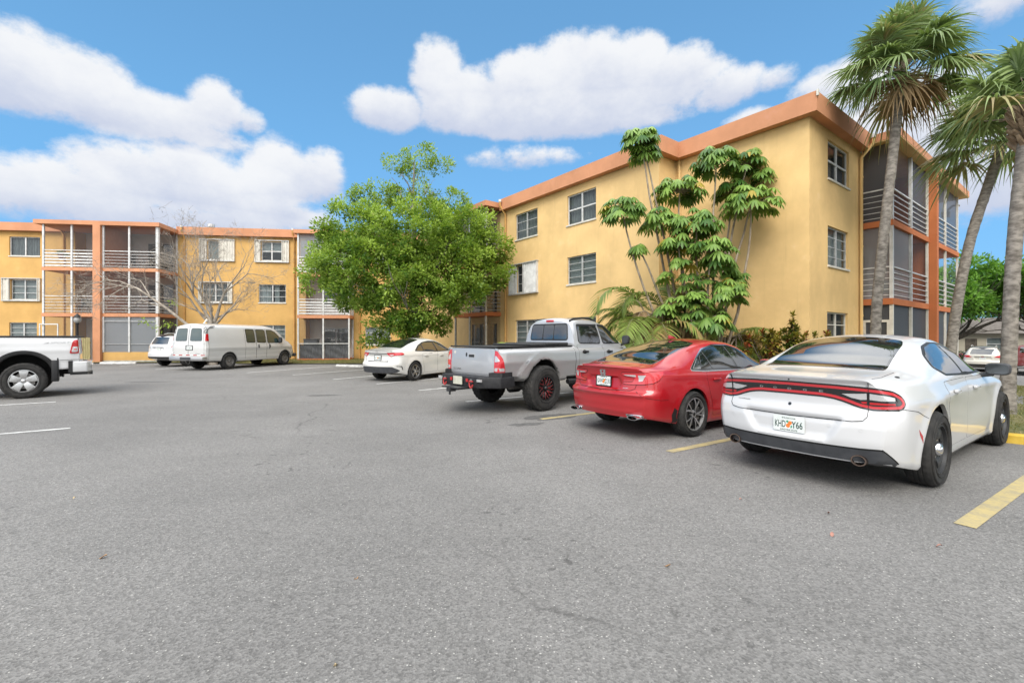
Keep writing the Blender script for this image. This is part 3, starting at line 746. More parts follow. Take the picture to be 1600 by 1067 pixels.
M_trim = pbr('black_trim', (.012, .012, .013), .45)
M_gap = pbr('panel_gap', (.006, .006, .006), .9)
M_plastic = mottled('grey_plastic', (.035, .037, .042), (.055, .057, .062), 8, .55, bmp=.05)
M_tyre = mottled('tyre_rubber', (.014, .014, .014), (.035, .033, .031), 9, .8, bmp=.3)
M_cglass = glassy('car_glass', (.010, .013, .014), .015); M_cglass.node_tree.nodes['Principled BSDF'].inputs['IOR'].default_value = 1.95
M_cglass_g = glassy('car_glass_green', (.012, .035, .030), .02)
M_chrome = pbr('chrome', (.72, .72, .73), .12, 1)
M_lensR = pbr('lamp_red', (.42, .008, .012), .18, coat=1)
M_lensR2 = pbr('lamp_red_bright', (.50, .026, .035), .22, coat=1)
M_lensC = pbr('lamp_clear', (.55, .55, .55), .2, .35, coat=1)
M_black = pbr('gloss_black', (.008, .008, .009), .08, coat=1)
M_under = pbr('underbody', (.012, .012, .012), .9)
M_alloy = pbr('alloy_silver', (.50, .50, .50), .32, .75)
M_alloy_d = pbr('alloy_dark', (.02, .02, .021), .35, .3)
M_rotor = pbr('brake_metal', (.20, .19, .18), .45, .8)
M_plate = mottled('plate_white', (.62, .66, .64), (.74, .76, .74), 12, .4, bmp=0)
M_ink = pbr('plate_ink', (.012, .05, .035), .6)
M_orangefruit = pbr('plate_orange', (.75, .20, .03), .6); M_leafgreen = pbr('plate_green', (.06, .30, .18), .6)
M_mirror = pbr('mirror_face', (.10, .11, .12), .06, .6)
M_redpowder = pbr('red_powder', (.20, .02, .022), .3, .5, coat=.5)
M_steel = pbr('steel_dark', (.035, .036, .038), .5, .3)
M_steelg = mottled('steel_wheel_grey', (.10, .095, .09), (.20, .19, .18), 8, .6, bmp=.1, metal=.3)
M_taupe = pbr('cabin_trim', (.05, .045, .04), .8)

class Car:
    def __init__(s, name, label, cat, group=None):
        s.root = empty(name); tag(s.root, label, cat, group); s.bv = None
    def place(s, x, y, deg, sc=1, scz=None, dz=0):
        s.root.location = (x, y, gz(x, y) + dz); s.root.rotation_euler = (0, 0, R(deg)); s.root.scale = (sc, sc, scz or sc); return s
    # -- body ---------------------------------------------------------------
    def loft(s, name, sp, mat, parent=None, N=150):
        g = lambda k, d=None: pchip(sp[k]) if k in sp else d
        xr, xf = sp['xr'], sp['xf']
        t = np.linspace(0, 1, N); xs = xr + (xf - xr) * (t - .10 * np.sin(2 * PI * t) / (2 * PI) * 1.6)
        zt, zbl, zbo = g('ztop'), g('zbelt'), g('zbot'); wb, wm, wo, wr = g('wbelt'), g('wmid'), g('wbot'), g('wroof'); zr = g('zre')
        bow = g('bow', lambda x: np.full_like(np.asarray(x, float), .012))
        tm = sp.get('tmid', .5); nB, nS, nA, nT = 5, sp.get('nS', 24), 14, 15
        sm = sp.get('smooth', 2)
        H = []
        sid = None
        for x in xs:
            zb, ze, z1, zc = float(zbo(x)), float(zbl(x)), float(zr(x)), float(zt(x)); b, m, o, r = float(wb(x)), float(wm(x)), float(wo(x)), float(wr(x))
            pts = [(o * k / nB * .97, zb) for k in range(nB)]
            f = pchip([(0, o), (tm, m), (min(.97, tm + .33), m * .45 + b * .55 + .012 * (m > b)), (1, b)])
            tt = np.linspace(0, 1, nS); yy = f(tt)
            yy[0] -= .02
            pts += [(float(yy[k]), zb + .012 + float(tt[k]) * (ze - zb - .012)) for k in range(nS)]
            bo = float(bow(x))
            for k in range(1, nA): q = k / nA; pts.append((b + (r - b) * q + bo * math.sin(PI * q), ze + (z1 - ze) * q))
            for k in range(nT + 1): q = k / nT; y = r * (1 - q); pts.append((y, z1 + (zc - z1) * (1 - (1 - q) ** 2)))
            p = np.array(pts)
            for _ in range(sm):
                i0 = nB + int(nS * .55); q = p.copy(); q[i0:-1] = .25 * p[i0 - 1:-2] + .5 * p[i0:-1] + .25 * p[i0 + 1:]; p = q
            H.append(p)
        H = np.array(H); M = H.shape[1]; X = np.repeat(xs[:, None], M, 1)
        V = np.stack([X, H[:, :, 0], H[:, :, 1]], -1)
        s.jside = (nB, nB + nS)
        def disp(P):
            P = P.copy()
            if 'rear' in sp:
                L = sp.get('rlen', .6); B = np.clip((xr + L - P[..., 0]) / L, 0, 1) ** sp.get('rpow', 1.6)
                off = pchip(sp['rear'])(P[..., 2]) + sp.get('rplan', .10) * np.clip(np.abs(P[..., 1]) / sp.get('rw', .9), 0, 1.2) ** sp.get('rexp', 2.6)
                if 'rear_fn' in sp: off = off + sp['rear_fn'](P[..., 1], P[..., 2])
                P[..., 0] += B * off
            if 'front' in sp:
                L = sp.get('flen', .7); B = np.clip((P[..., 0] - xf + L) / L, 0, 1) ** 1.6
                P[..., 0] -= B * (pchip(sp['front'])(P[..., 2]) + sp.get('fplan', .18) * np.clip(np.abs(P[..., 1]) / .9, 0, 1.2) ** 2.4)
            if 'side_fn' in sp:
                k = np.sign(P[..., 1]); P[..., 1] += k * sp['side_fn'](P[..., 0], P[..., 2]) * sstep(np.abs(P[..., 1]), .45, .62)
            return P
        Vr = V.copy(); Vl = V[:, 1:-1].copy(); Vl[..., 1] *= -1
        loop = np.concatenate([Vr, Vl[:, ::-1]], 1); K = loop.shape[1]
        verts = [tuple(v) for v in disp(loop.reshape(-1, 3))]; faces = []
        for i in range(N - 1):
            for k in range(K): k2 = (k + 1) % K; faces.append((i * K + k, (i + 1) * K + k, (i + 1) * K + k2, i * K + k2))
        sidefaces = len(faces)
        # end caps: rows follow the section points, columns run across
        C = sp.get('ncap', 60)
        for end in (0, N - 1):
            row = V[end]; prev = None
            for j in range(nB - 1, M):
                y, z = row[j, 1], row[j, 2]
                if j == M - 1: cur = [end * K + j] * (C + 1)
                else:
                    inner = np.array([(row[j, 0], y - 2 * y * c / C, z) for c in range(1, C)]); base = len(verts); verts += [tuple(v) for v in disp(inner)]
                    cur = [end * K + j] + list(range(base, base + C - 1)) + [end * K + (K - j) % K]
                if prev is not None:
                    for c in range(C):
                        f = [prev[c], prev[c + 1], cur[c + 1], cur[c]]; f = list(dict.fromkeys(f))
                        if len(f) > 2: faces.append(tuple(f if end == 0 else f[::-1]))
                prev = cur
        verts = [np.array(v, float) for v in verts]
        # wheel openings: faces are clipped on the circle, with a folded lip
        for (cx, cz, rad) in sp.get('arches', ()):
            A = np.array(verts); f = np.hypot(A[:, 0] - cx, A[:, 2] - cz) - rad; f[np.abs(A[:, 1]) < sp.get('archy', .5)] = 1.0
            cut = {}; new = []; lipv = {}
            def cross(i, j):
                k = (min(i, j), max(i, j))
                if k not in cut:
                    i, j = k; t = f[i] / (f[i] - f[j]); q = A[i] + (A[j] - A[i]) * t
                    if f[i] < .5 and f[j] < .5:
                        dx, dz = q[0] - cx, q[2] - cz; r_ = math.hypot(dx, dz); q = np.array([cx + dx * rad / r_, q[1], cz + dz * rad / r_])
                    cut[k] = len(verts); verts.append(q)
                return cut[k]
            def lip(i):
                if i not in lipv: q = verts[i].copy(); q[1] -= math.copysign(.035, q[1]); lipv[i] = len(verts); verts.append(q)
                return lipv[i]
            for fc in faces:
                neg = [f[v] < 0 for v in fc]
                if not any(neg): new.append(fc); continue
                if all(neg): continue
                out = []; xs_ = []
                for i in range(len(fc)):
                    a_, b_ = fc[i], fc[(i + 1) % len(fc)]
                    if f[a_] >= 0: out.append(a_)
                    if (f[a_] >= 0) != (f[b_] >= 0): c_ = cross(a_, b_); out.append(c_); xs_.append(c_)
                if len(out) > 2: new.append(tuple(out))
                if len(xs_) == 2: new.append((xs_[0], xs_[1], lip(xs_[1]), lip(xs_[0])))
            faces = new
        verts = np.array(verts); usedv = sorted({v for fc in faces for v in fc}); mp = {v: i for i, v in enumerate(usedv)}
        o = mesh_obj(name, verts[usedv], [tuple(mp[v] for v in f) for f in faces], mat, parent or s.root, angle=sp.get('sharp', 38))
        bm = bmesh.new(); bm.from_mesh(o.data); bmesh.ops.recalc_face_normals(bm, faces=bm.faces[:]); bm.to_mesh(o.data); bm.free()
        o.data.polygons.foreach_set('use_smooth', [True] * len(o.data.polygons)); o.data.set_sharp_from_angle(angle=R(sp.get('sharp', 38)))
        s.use(o); return o
    def use(s, *objs):
        V = []; T = []; Nn = []
        for o in objs:
            me = o.data; b = len(V); V += [v.co.copy() for v in me.vertices]; Nn += [v.normal.copy() for v in me.vertices]
            for p in me.polygons:
                vs = list(p.vertices)
                for i in range(1, len(vs) - 1): T.append((b + vs[0], b + vs[i], b + vs[i + 1]))
        s.V, s.T, s.N = V, T, Nn; s.bv = BVHTree.FromPolygons(V, T)
    # -- projection of 2-D outlines onto the body ----------------------------
    def hit(s, o, d):
        h, n, i, dist = s.bv.ray_cast(Vector(o), Vector(d))
        if h is None:
            h, n, i, dist = s.bv.find_nearest(Vector(o) + Vector(d) * 2.2)
        a, b, c = s.T[i]; A, B, C = s.V[a], s.V[b], s.V[c]
        v0, v1, v2 = B - A, C - A, h - A; d00, d01, d11, d20, d21 = v0.dot(v0), v0.dot(v1), v1.dot(v1), v2.dot(v0), v2.dot(v1); den = d00 * d11 - d01 * d01
        if abs(den) < 1e-14: nn = n
        else:
            v = (d11 * d20 - d01 * d21) / den; w = (d00 * d21 - d01 * d20) / den; nn = s.N[a] * (1 - v - w) + s.N[b] * v + s.N[c] * w
        nn = nn.normalized()
        if nn.dot(Vector(d)) > 0: nn = -nn
        return h, nn
    def side(s, k): return lambda u, v: ((u, 3 * k, v), (0, -k, 0))
    def rear(s): return lambda u, v: ((-4, u, v), (1, 0, 0))
    def front(s): return lambda u, v: ((9, u, v), (-1, 0, 0))
    def top(s): return lambda u, v: ((u, v, 4), (0, 0, -1))
    def wrap(s, xp, w0, r, front=False):
        """across the end and round the corners: |u|<=w0 straight, beyond that turning about a pivot"""
        q = -1 if not front else 1
        def f(u, v):
            if abs(u) <= w0: return ((xp + q * 3, u, v), (-q, 0, 0))
            a = min((abs(u) - w0) / r, PI / 2 + .3); k = 1 if u > 0 else -1; d = Vector((q * math.cos(a), k * math.sin(a), 0)); o = Vector((xp, k * w0, v)) + d * 3
            return (o, -d)
        return f
    def panel(s, name, poly, mp, off, mat, parent=None, holes=(), res=.035, skirt=.006, smooth_n=True):
        def dens(p):
            out = []
            for i in range(len(p)):
                a, b = np.array(p[i], float), np.array(p[(i + 1) % len(p)], float); n = max(1, int(np.linalg.norm(b - a) / res))
                out += [tuple(a + (b - a) * k / n) for k in range(n)]
            return out
        loops = [dens(poly)] + [dens(h) for h in holes]; pts = []; edges = []
        for L in loops:
            b = len(pts); pts += L; edges += [(b + i, b + (i + 1) % len(L)) for i in range(len(L))]
        nb = len(pts); bp = np.array(pts); lo, hi = bp.min(0), bp.max(0)
        gx, gy = np.meshgrid(np.arange(lo[0] + res / 2, hi[0], res), np.arange(lo[1] + res / 2, hi[1], res)); G = np.stack([gx.ravel(), gy.ravel()], 1)
        if len(G):
            G = G[pip(G, poly)]
            for h in holes: G = G[~pip(G, h)]
            if len(G): G = G[np.array([np.min(np.hypot(*(bp - q).T)) > res * .4 for q in G])]
        allp = [Vector(p) for p in pts] + [Vector(p) for p in G]
        v2, e2, f2, ov, oe, of = geometry.delaunay_2d_cdt(allp, edges, [], 0, 1e-6)
        if not f2: return None
        cen = np.array([np.mean([v2[i][:] for i in f], 0) for f in f2]); ok = pip(cen, poly)
        for h in holes: ok &= ~pip(cen, h)
        f2 = [f for f, k in zip(f2, ok) if k]
        V = []; N = []; base = []
        for p in v2:
            o, d = mp(p[0], p[1]); h, n = s.hit(o, d); V.append(h + n * off); N.append(n); base.append(h - n * skirt)
        F = []
        for f in f2:
            a, b, c = (V[i] for i in f[:3]); nn = (b - a).cross(c - a); F.append(tuple(f) if nn.dot(N[f[0]]) > 0 else tuple(f)[::-1])
        ec = {}
        for f in F:
            for i in range(len(f)): e = (f[i], f[(i + 1) % len(f)]); ec[e] = 1
        nV = len(V); V2 = list(V); N2 = list(N); sk = {}
        for (a, b) in list(ec):
            if (b, a) not in ec:
                for q in (a, b):
                    if (q, 't') not in sk: sk[(q, 't')] = len(V2); V2.append(V[q]); N2.append(N[q]); sk[(q, 'b')] = len(V2); V2.append(base[q]); N2.append(N[q])
                F.append((sk[(b, 't')], sk[(a, 't')], sk[(a, 'b')], sk[(b, 'b')]))
        o = mesh_obj(name, V2, F, mat, parent or s.root, smooth=True, normals=N2 if smooth_n else None)
        return o
    def both(s, name, poly, off, mat, parent=None, **k):
        return [s.panel(name, poly, s.side(q), off, mat, parent, **k) for q in (1, -1)]
    def seam(s, pts, mp, w=.008, off=.0015, name='panel_gap'):
        r = ribbon(pts, w); return s.panel(name, r, mp, off, M_gap, res=.04, skirt=.002)
    def text(s, txt, mp, u0, v0, h, w, off, mat, name='lettering', parent=None, flip=1, shear=0, thick=.003, bold=0):
        cu = bpy.data.curves.new('lettering', 'FONT'); cu.body = txt; cu.size = 1; cu.align_x = 'CENTER'; cu.offset = bold; cu.shear = shear; cu.resolution_u = 3
        to = bpy.data.objects.new('lettering', cu); COL.objects.link(to); dg = bpy.context.evaluated_depsgraph_get(); me = bpy.data.meshes.new_from_object(to.evaluated_get(dg)); bpy.data.objects.remove(to)
        P = np.array([v.co[:2] for v in me.vertices]); lo, hi = P.min(0), P.max(0); V = []; nr = []
        for p in P:
            u = u0 + flip * ((p[0] - lo[0]) / (hi[0] - lo[0]) - .5) * w; v = v0 + ((p[1] - lo[1]) / (hi[1] - lo[1]) - .5) * h
            o, d = mp(u, v); q, n = s.hit(o, d) if s.bv else (Vector(o), -Vector(d)); V.append(q + n * off); nr.append(n)
        F = [tuple(f.vertices) for f in me.polygons]; bpy.data.meshes.remove(me)
        F2 = []
        for f in F:
            a, b, c = V[f[0]], V[f[1]], V[f[2]]; F2.append(f if (b - a).cross(c - a).dot(nr[f[0]]) > 0 else f[::-1])
        return mesh_obj(name, V, F2, mat, parent or s.root)
    def frame_at(s, mp, u, v):
        o, d = mp(u, v); h, n = s.hit(o, d); n.z *= .4; n.normalize(); t = Vector((0, 0, 1)).cross(n).normalized(); b = n.cross(t); return h, n, t, b
    def rbox(s, name, mp, u, v, w, h, d, mat, parent=None, out=0, bev=.008):
        c, n, t, b = s.frame_at(mp, u, v); mb = MB(); mb.box((-w / 2, -h / 2, 0), (w / 2, h / 2, d)); o = mb.build(name, mat, parent or s.root)
        if bev: bevel(o, bev, 2)
        m = Matrix((( t.x, b.x, n.x, c.x + n.x * out), (t.y, b.y, n.y, c.y + n.y * out), (t.z, b.z, n.z, c.z + n.z * out), (0, 0, 0, 1)))
        o.data.transform(m); return o
    def plate(s, mp, u, v, text, out=.004, frame=None, fruit=True, top='MYFLORIDA.COM', bottom='SUNSHINE STATE', tilt=0):
        c, n, t, b = s.frame_at(mp, u, v); w, h = .305, .152
        def P(x, y, z): return c + t * x + b * y + n * (out + z)
        mb = MB(); pr = round_poly([(-w / 2, -h / 2), (w / 2, -h / 2), (w / 2, h / 2), (-w / 2, h / 2)], .014)
        nn = len(pr); mb.add([P(x, y, 0) for x, y in pr] + [P(x, y, .004) for x, y in pr], [tuple(range(nn, 2 * nn))] + [(i, (i + 1) % nn, nn + (i + 1) % nn, nn + i) for i in range(nn)])
        pl = mb.build('licence_plate', M_plate, s.root)
        fr = MB(); q = offset_poly(pr, .012); q2 = pr
        if frame:
            k = len(pr); q = [(x * 1.07, y * 1.14) for x, y in pr]; q2 = [(x * .96, y * .92) for x, y in pr]
            fr.add([P(x, y, .009) for x, y in q] + [P(x, y, .009) for x, y in q2] + [P(x, y, -.004) for x, y in q], [(i, (i + 1) % k, k + (i + 1) % k, k + i) for i in range(k)] + [(i, 2 * k + i, 2 * k + (i + 1) % k, (i + 1) % k) for i in range(k)]); fr.build('plate_frame', frame, pl)
        def txt(T, x, y, hh, ww, mat, name):
            sv = s.bv; s.bv = None
            mpp = lambda uu, vv: (P(uu, vv, .0045), -n)
            r = s.text(T, mpp, x, y, hh, ww, .001, mat, name, pl, bold=.01); s.bv = sv; return r
        if text:
            half = len(text.split()[0]) if ' ' in text else 0
            A, B2 = text.split() if ' ' in text else (text, '')
            if fruit and B2:
                txt(A, -.082, -.005, .068, .105, M_ink, 'lettering'); txt(B2, .082, -.005, .068, .105, M_ink, 'lettering')
            else: txt(text.replace(' ', ''), 0, -.003, .068, .24, M_ink, 'lettering')
        if top: txt(top, 0, .056, .013, .13, M_ink, 'lettering')
        if bottom: txt(bottom, 0, -.06, .015, .17, M_ink, 'lettering')
        if fruit:
            f = MB()
            for cx, cy, r in ((-.006, -.018, .021), (.014, .010, .019)): e = ell(cx, cy, r, r, 14); f.add([P(x, y, .0052) for x, y in e], [tuple(range(14))])
            f.build('orange_emblem', M_orangefruit, pl)
            f = MB(); e = [(-.03, .02), (-.012, .035), (.004, .024), (-.008, .008)]; f.add([P(x, y, .0056) for x, y in e], [(0, 1, 2, 3)]); e = [(.02, -.02), (.036, -.01), (.034, -.034), (.018, -.04)]; f.add([P(x, y, .0056) for x, y in e], [(0, 1, 2, 3)]); f.build('leaf_emblem', M_leafgreen, pl)
        return pl
    # -- wheels ----------------------------------------------------------------
    def wheel_set(s, spots, Rr, width, rim, style, tread='road', half=.0):
        """spots: (x, y of the outer face, z). One wheel is built (outer face towards -y) and copied"""
        w = width; m = MB()
        # barrel and brake disc: the wheel's own mesh
        m.lathe([(rim * .98, .02), (rim * .9, .05), (rim * .86, w * .55), (rim * .93, w - .01)], 40, 'y'); m.m = 1
        m.lathe([(.03, .075), (rim * .72, .075), (rim * .72, .10), (.03, .10)], 32, 'y', closed=True); m.box((rim * .35, .055, -.09), (rim * .74, .12, .09))
        m.m = 2; m.lathe([(.0, .13), (rim * .88, .13)], 32, 'y')
        wh = m.build('wheel', [M_alloy_d, M_rotor, M_under], s.root, angle=35)
        # tyre
        seg = 96; prof = []
        sh = .55 if tread == 'road' else .4
        side = [(rim * .985, .012), (rim + (Rr - rim) * .12, .004), (rim + (Rr - rim) * .38, -.008), (rim + (Rr - rim) * .62, -.006), (rim + (Rr - rim) * .86, .012), (Rr - .006, .032 if tread == 'road' else .022)]
        grooves = []
        ntr = 4 if tread == 'road' else 5; y0 = .040 if tread == 'road' else .028; rib = (w - 2 * y0) / ntr
        for k in range(ntr):
            a = y0 + k * rib; grooves += [(Rr, a + .004), (Rr, a + rib - .012), (Rr - .008, a + rib - .011), (Rr - .008, a + rib - .002)]
        prof = side + grooves[:-2] + [(r, w - y) for r, y in side[::-1]]
        tm = MB(); tm.lathe(prof, seg if tread == 'road' else 120, 'y')
        if tread != 'road':
            n = 120; mm = len(prof)
            for k in range(n):
                for i, (r, y) in enumerate(prof):
                    if r > Rr - .02:
                        zone = int(y / (w / 6)); dr = -.013 if ((k + 2 * (zone % 2)) % 4) < 1 else 0
                        if dr: x, yy, z = tm.V[k * mm + i]; q = (r + dr) / r; tm.V[k * mm + i] = (x * q, yy, z * q)
        else:
            n = seg; mm = len(prof)
            for k in range(n):
                for i, (r, y) in enumerate(prof):
                    if r > Rr - .002 and k % 3 == 0 and (y < .075 or y > w - .075): x, yy, z = tm.V[k * mm + i]; q = (r - .006) / r; tm.V[k * mm + i] = (x * q, yy, z * q)
        ty = fix_normals(tm.build('tyre', M_tyre, wh, angle=30 if tread != 'road' else 24))
        # sidewall lettering ring: raised ridges
        rg = MB()
        for rr_ in (rim + (Rr - rim) * .2, rim + (Rr - rim) * .72): rg.lathe([(rr_ - .004, .0), (rr_, -.012), (rr_ + .004, .0)], 64, 'y')
        rg.build('sidewall_ridge', M_tyre, ty, smooth=True)
        # rim
        r_ = MB(); st = style
        lip = st.get('lip', 0); r_.m = lip
        r_.lathe([(rim * 1.0, .018), (rim * .995, .004), (rim * .955, .002), (rim * .94, .02), (rim * .91, .05)], 64, 'y')
        nsp = st['n']
        for k in range(nsp):
            for (tw0, tw1, r0, r1, h0, h1, d0, d1, mi) in st['spokes']:
                r_.m = mi; ns = 9; base = len(r_.V); a0 = 2 * PI * k / nsp + st.get('phase', 0)
                for i in range(ns + 1):
                    q = i / ns; rr = r0 + (r1 - r0) * q; a = a0 + tw0 + (tw1 - tw0) * q ** st.get('tp', 1); hw = h0 + (h1 - h0) * q; dep = d0 + (d1 - d0) * q - st.get('bulge', .012) * math.sin(PI * q)
                    for (o, dd) in ((-hw, dep + .04), (-hw, dep + .004), (-hw * .72, dep), (hw * .72, dep), (hw, dep + .004), (hw, dep + .04)):
                        x, z = rr * math.cos(a) - o * math.sin(a), rr * math.sin(a) + o * math.cos(a); r_.V.append((x, dd, z))
                for i in range(ns):
                    for j in range(5):
                        r_.F.append((base + i * 6 + j, base + i * 6 + j + 1, base + (i + 1) * 6 + j + 1, base + (i + 1) * 6 + j)); r_.M.append(mi if j == 2 else st.get('edge', mi))
        r_.m = st.get('hubm', 0); hr = st.get('hub', .055); hd = st.get('hubd', .03)
        r_.lathe([(hr * 1.25, hd + .04), (hr * 1.2, hd + .004), (hr * 1.05, hd - .002), (hr * .6, hd - .004), (.001, hd - .005)], 24, 'y')
        if st.get('disc'):
            r_.m = st['disc'][0]; rr0, rr1, dd0, dd1 = st['disc'][1:]; r_.lathe([(rr0, dd0), ((rr0 + rr1) / 2, (dd0 + dd1) / 2 - .01), (rr1, dd1)], 48, 'y')
        ri = fix_normals(r_.build('rim', st['mats'], wh, angle=35))
        cp = MB(); cr, cd = st.get('cap', (.03, .012)); cp.lathe([(cr, hd), (cr * .95, hd - cd * .6), (cr * .6, hd - cd), (.001, hd - cd * 1.1)], 20, 'y'); cp.build('centre_cap', st.get('capm', st['mats'][0]), wh, angle=50)
        lg = MB(); nl = st.get('lugs', 5); lr = st.get('lugr', .057)
        for k in range(nl): a = 2 * PI * k / nl + .3; lg.tube([(lr * math.cos(a), hd + .02, lr * math.sin(a)), (lr * math.cos(a), hd - .012, lr * math.sin(a))], .009, 6)
        lg.build('lug_nuts', st.get('lugm', M_chrome), wh)
        for i, (x, y, z) in enumerate(spots):
            o = wh if i == 0 else copy_tree(wh, s.root); o.location = (x, y, z); o.rotation_euler = (0, [.0, .5, .9, 1.7][i % 4], 0 if y < 0 else PI)
        return wh
    def wells(s, spots, r, y0, y1, mat=None):
        for (x, z) in spots:
            for k in (1, -1):
                mb = MB(); n = 20; V = []; F = []
                for i in range(n + 1):
                    a = -.05 + (PI + .1) * i / n
                    for y in (y0, y1): V.append((x + r * math.cos(a), k * y, z + r * math.sin(a)))
                for i in range(n): F.append((2 * i, 2 * i + 1, 2 * i + 3, 2 * i + 2))
                b = len(V); V += [(x, k * y0, z)] + [(x + r * math.cos(-.05 + (PI + .1) * i / n), k * y0, z + r * math.sin(-.05 + (PI + .1) * i / n)) for i in range(n + 1)]
                for i in range(n): F.append((b, b + 1 + i, b + 2 + i))
                mb.add(V, F); mb.build('wheel_well', mat or M_under, s.root, smooth=False)
    def mirrors(s, x, y, z, w=.24, h=.15, d=.13, mat=None, face=None):
        for k in (1, -1):
            mb = MB(); n, m = 20, 12; V = []; F = []
            for j in range(m + 1):
                t = PI * j / m
                for i in range(n):
                    a = 2 * PI * i / n; f = lambda c, p: math.copysign(abs(c) ** p, c)
                    V.append((f(math.cos(t), .55) * d / 2 * (1 if math.cos(t) > 0 else .55), f(math.sin(t), .6) * f(math.cos(a), .55) * w / 2, f(math.sin(t), .6) * f(math.sin(a), .55) * h / 2))
            for j in range(m):
                for i in range(n): F.append((j * n + i, j * n + (i + 1) % n, (j + 1) * n + (i + 1) % n, (j + 1) * n + i))
            V = [(x + p[0], k * (y + w / 2) + p[1], z + p[2]) for p in V]; mb.add(V, F)
            # arm to the door
            mb.tube([(x + .02, k * (y + w * .3), z - h * .42), (x + .05, k * (y - .06), z - h * .6)], .028, 8)
            o = mb.build('mirror', mat or M_black, s.root, angle=50)
            fm = MB(); e = [(math.copysign(abs(math.cos(q)) ** .5, math.cos(q)) * w * .42, math.copysign(abs(math.sin(q)) ** .5, math.sin(q)) * h * .40) for q in np.linspace(0, 2 * PI, 24, endpoint=False)]
            fm.add([(x - d * .29, k * (y + w / 2) + u, z + v) for u, v in e], [tuple(range(24))]); fm.build('mirror_glass', face or M_mirror, o)
    def tube(s, name, pts, r, mat, n=14, parent=None): mb = MB(); mb.tube(pts, r, n); return mb.build(name, mat, parent or s.root, angle=40)
    def pipe(s, name, x0, x1, y, z, r, mat, sx=1, sz=1):
        """open tail pipe"""
        mb = MB(); n = 24; V = []; F = []
        for (x, q) in ((x1, 1), (x0, 1), (x0, .82), (x0 + .09, .80)):
            for i in range(n): a = 2 * PI * i / n; V.append((x, y + r * q * sx * math.cos(a), z + r * q * sz * math.sin(a)))
        for j in range(3):
            for i in range(n): F.append((j * n + i, j * n + (i + 1) % n, (j + 1) * n + (i + 1) % n, (j + 1) * n + i))
        F.append(tuple(range(3 * n, 4 * n))); mb.add(V, F); mb.M = [0] * (len(F) - 1) + [1]
        return mb.build(name, [mat, M_gap], s.root, angle=40)

def glazing(c, dlo, panes, trim=M_trim, glass=M_cglass, grow=.02, off=.004, sides=(1, -1)):
    for q in sides:
        t = c.panel('window_trim', offset_poly(dlo, grow), c.side(q), off * .5, trim)
        for p in panes: c.panel('window', p, c.side(q), off + .002, glass)

def doors(c, polys, mat, handles, hmat, hw=.19, hh=.032, sides=(1, -1)):
    for q in sides:
        for p, (hx, hz) in zip(polys, handles):
            c.panel('door_gap', offset_poly(p, .0025), c.side(q), .0012, M_gap, skirt=.001)
            d = c.panel('door', offset_poly(p, -.0015), c.side(q), .0025, mat)
            h = c.rbox('handle', c.side(q), hx, hz, hw, hh, .034, hmat, d, out=.006, bev=.01)
            pk = c.panel('handle_recess', ell(hx - .01, hz - .002, hw * .36, hh * 1.0), c.side(q), .0035, M_under if hmat is M_trim else mat, d)
# ---- white sedan nearest the camera
P_white = paint('paint_white', (.565, .565, .572), rough=.4, dirt=.10)
P_white2 = paint('paint_white_warm', (.62, .61, .585), rough=.4, dirt=.14)
P_van = paint('paint_white_old', (.52, .52, .512), rough=.5, dirt=.24)
P_red = paint('paint_red', (.39, .005, .011), metal=.18, rough=.36, dirt=.04, flake=True)
P_silver = paint('paint_silver', (.52, .52, .525), metal=.6, rough=.36, dirt=.10, flake=True)
P_beige = paint('paint_beige', (.60, .57, .50), rough=.4, dirt=.15)
P_maroon = paint('paint_maroon', (.16, .018, .02), metal=.3, rough=.35, dirt=.06)

ST_POLICE = dict(n=5, spokes=[(0, 0, .06, .205, .042, .05, .055, .03, 0)], mats=[M_steel, M_alloy_d], lip=0, hub=.075, hubd=.045, cap=(.062, .055), capm=M_chrome, disc=(0, .17, .215, .045, .03), lugs=5, lugr=.085, lugm=M_chrome, bulge=.02)
ST_SWIRL = dict(n=5, spokes=[(0, .34, .05, .228, .020, .016, .022, .012, 0), (-.10, -.22, .06, .228, .013, .012, .03, .012, 0)], mats=[M_alloy, M_alloy_d], edge=1, lip=0, hub=.05, hubd=.025, capm=M_alloy_d, lugm=M_steel)
ST_TWIN = dict(n=5, spokes=[(.05, .22, .04, .20, .014, .016, .02, .012, 0), (-.05, -.22, .04, .20, .014, .016, .02, .012, 0)], mats=[M_alloy, M_alloy_d], edge=1, lip=0, hub=.05, hubd=.022, lugm=M_steel)
ST_REDMESH = dict(n=8, spokes=[(0, .20, .06, .165, .016, .012, .05, .02, 0), (0, -.20, .06, .165, .016, .012, .05, .02, 0), (.2, .30, .15, .212, .011, .009, .02, .014, 0), (-.2, -.10, .15, .212, .011, .009, .02, .014, 0)], mats=[M_redpowder, M_alloy_d], edge=1, lip=1, hub=.07, hubd=.05, hubm=1, cap=(.045, .05), capm=M_alloy_d, lugs=6, lugr=.06, lugm=M_black)
ST_FIVE = dict(n=5, spokes=[(0, 0, .05, .232, .048, .082, .02, .006, 0)], mats=[M_alloy, M_alloy_d], edge=0, lip=0, hub=.085, hubd=.028, cap=(.045, .03), capm=M_alloy, lugs=5, lugr=.07, phase=.3)
ST_STEEL = dict(n=8, spokes=[(0, 0, .07, .17, .036, .05, .05, .04, 0)], mats=[M_steelg], lip=0, hub=.075, hubd=.05, disc=(0, .14, .20, .05, .04), cap=(.045, .05), capm=M_steelg, lugs=8, lugr=.07, lugm=M_rotor)

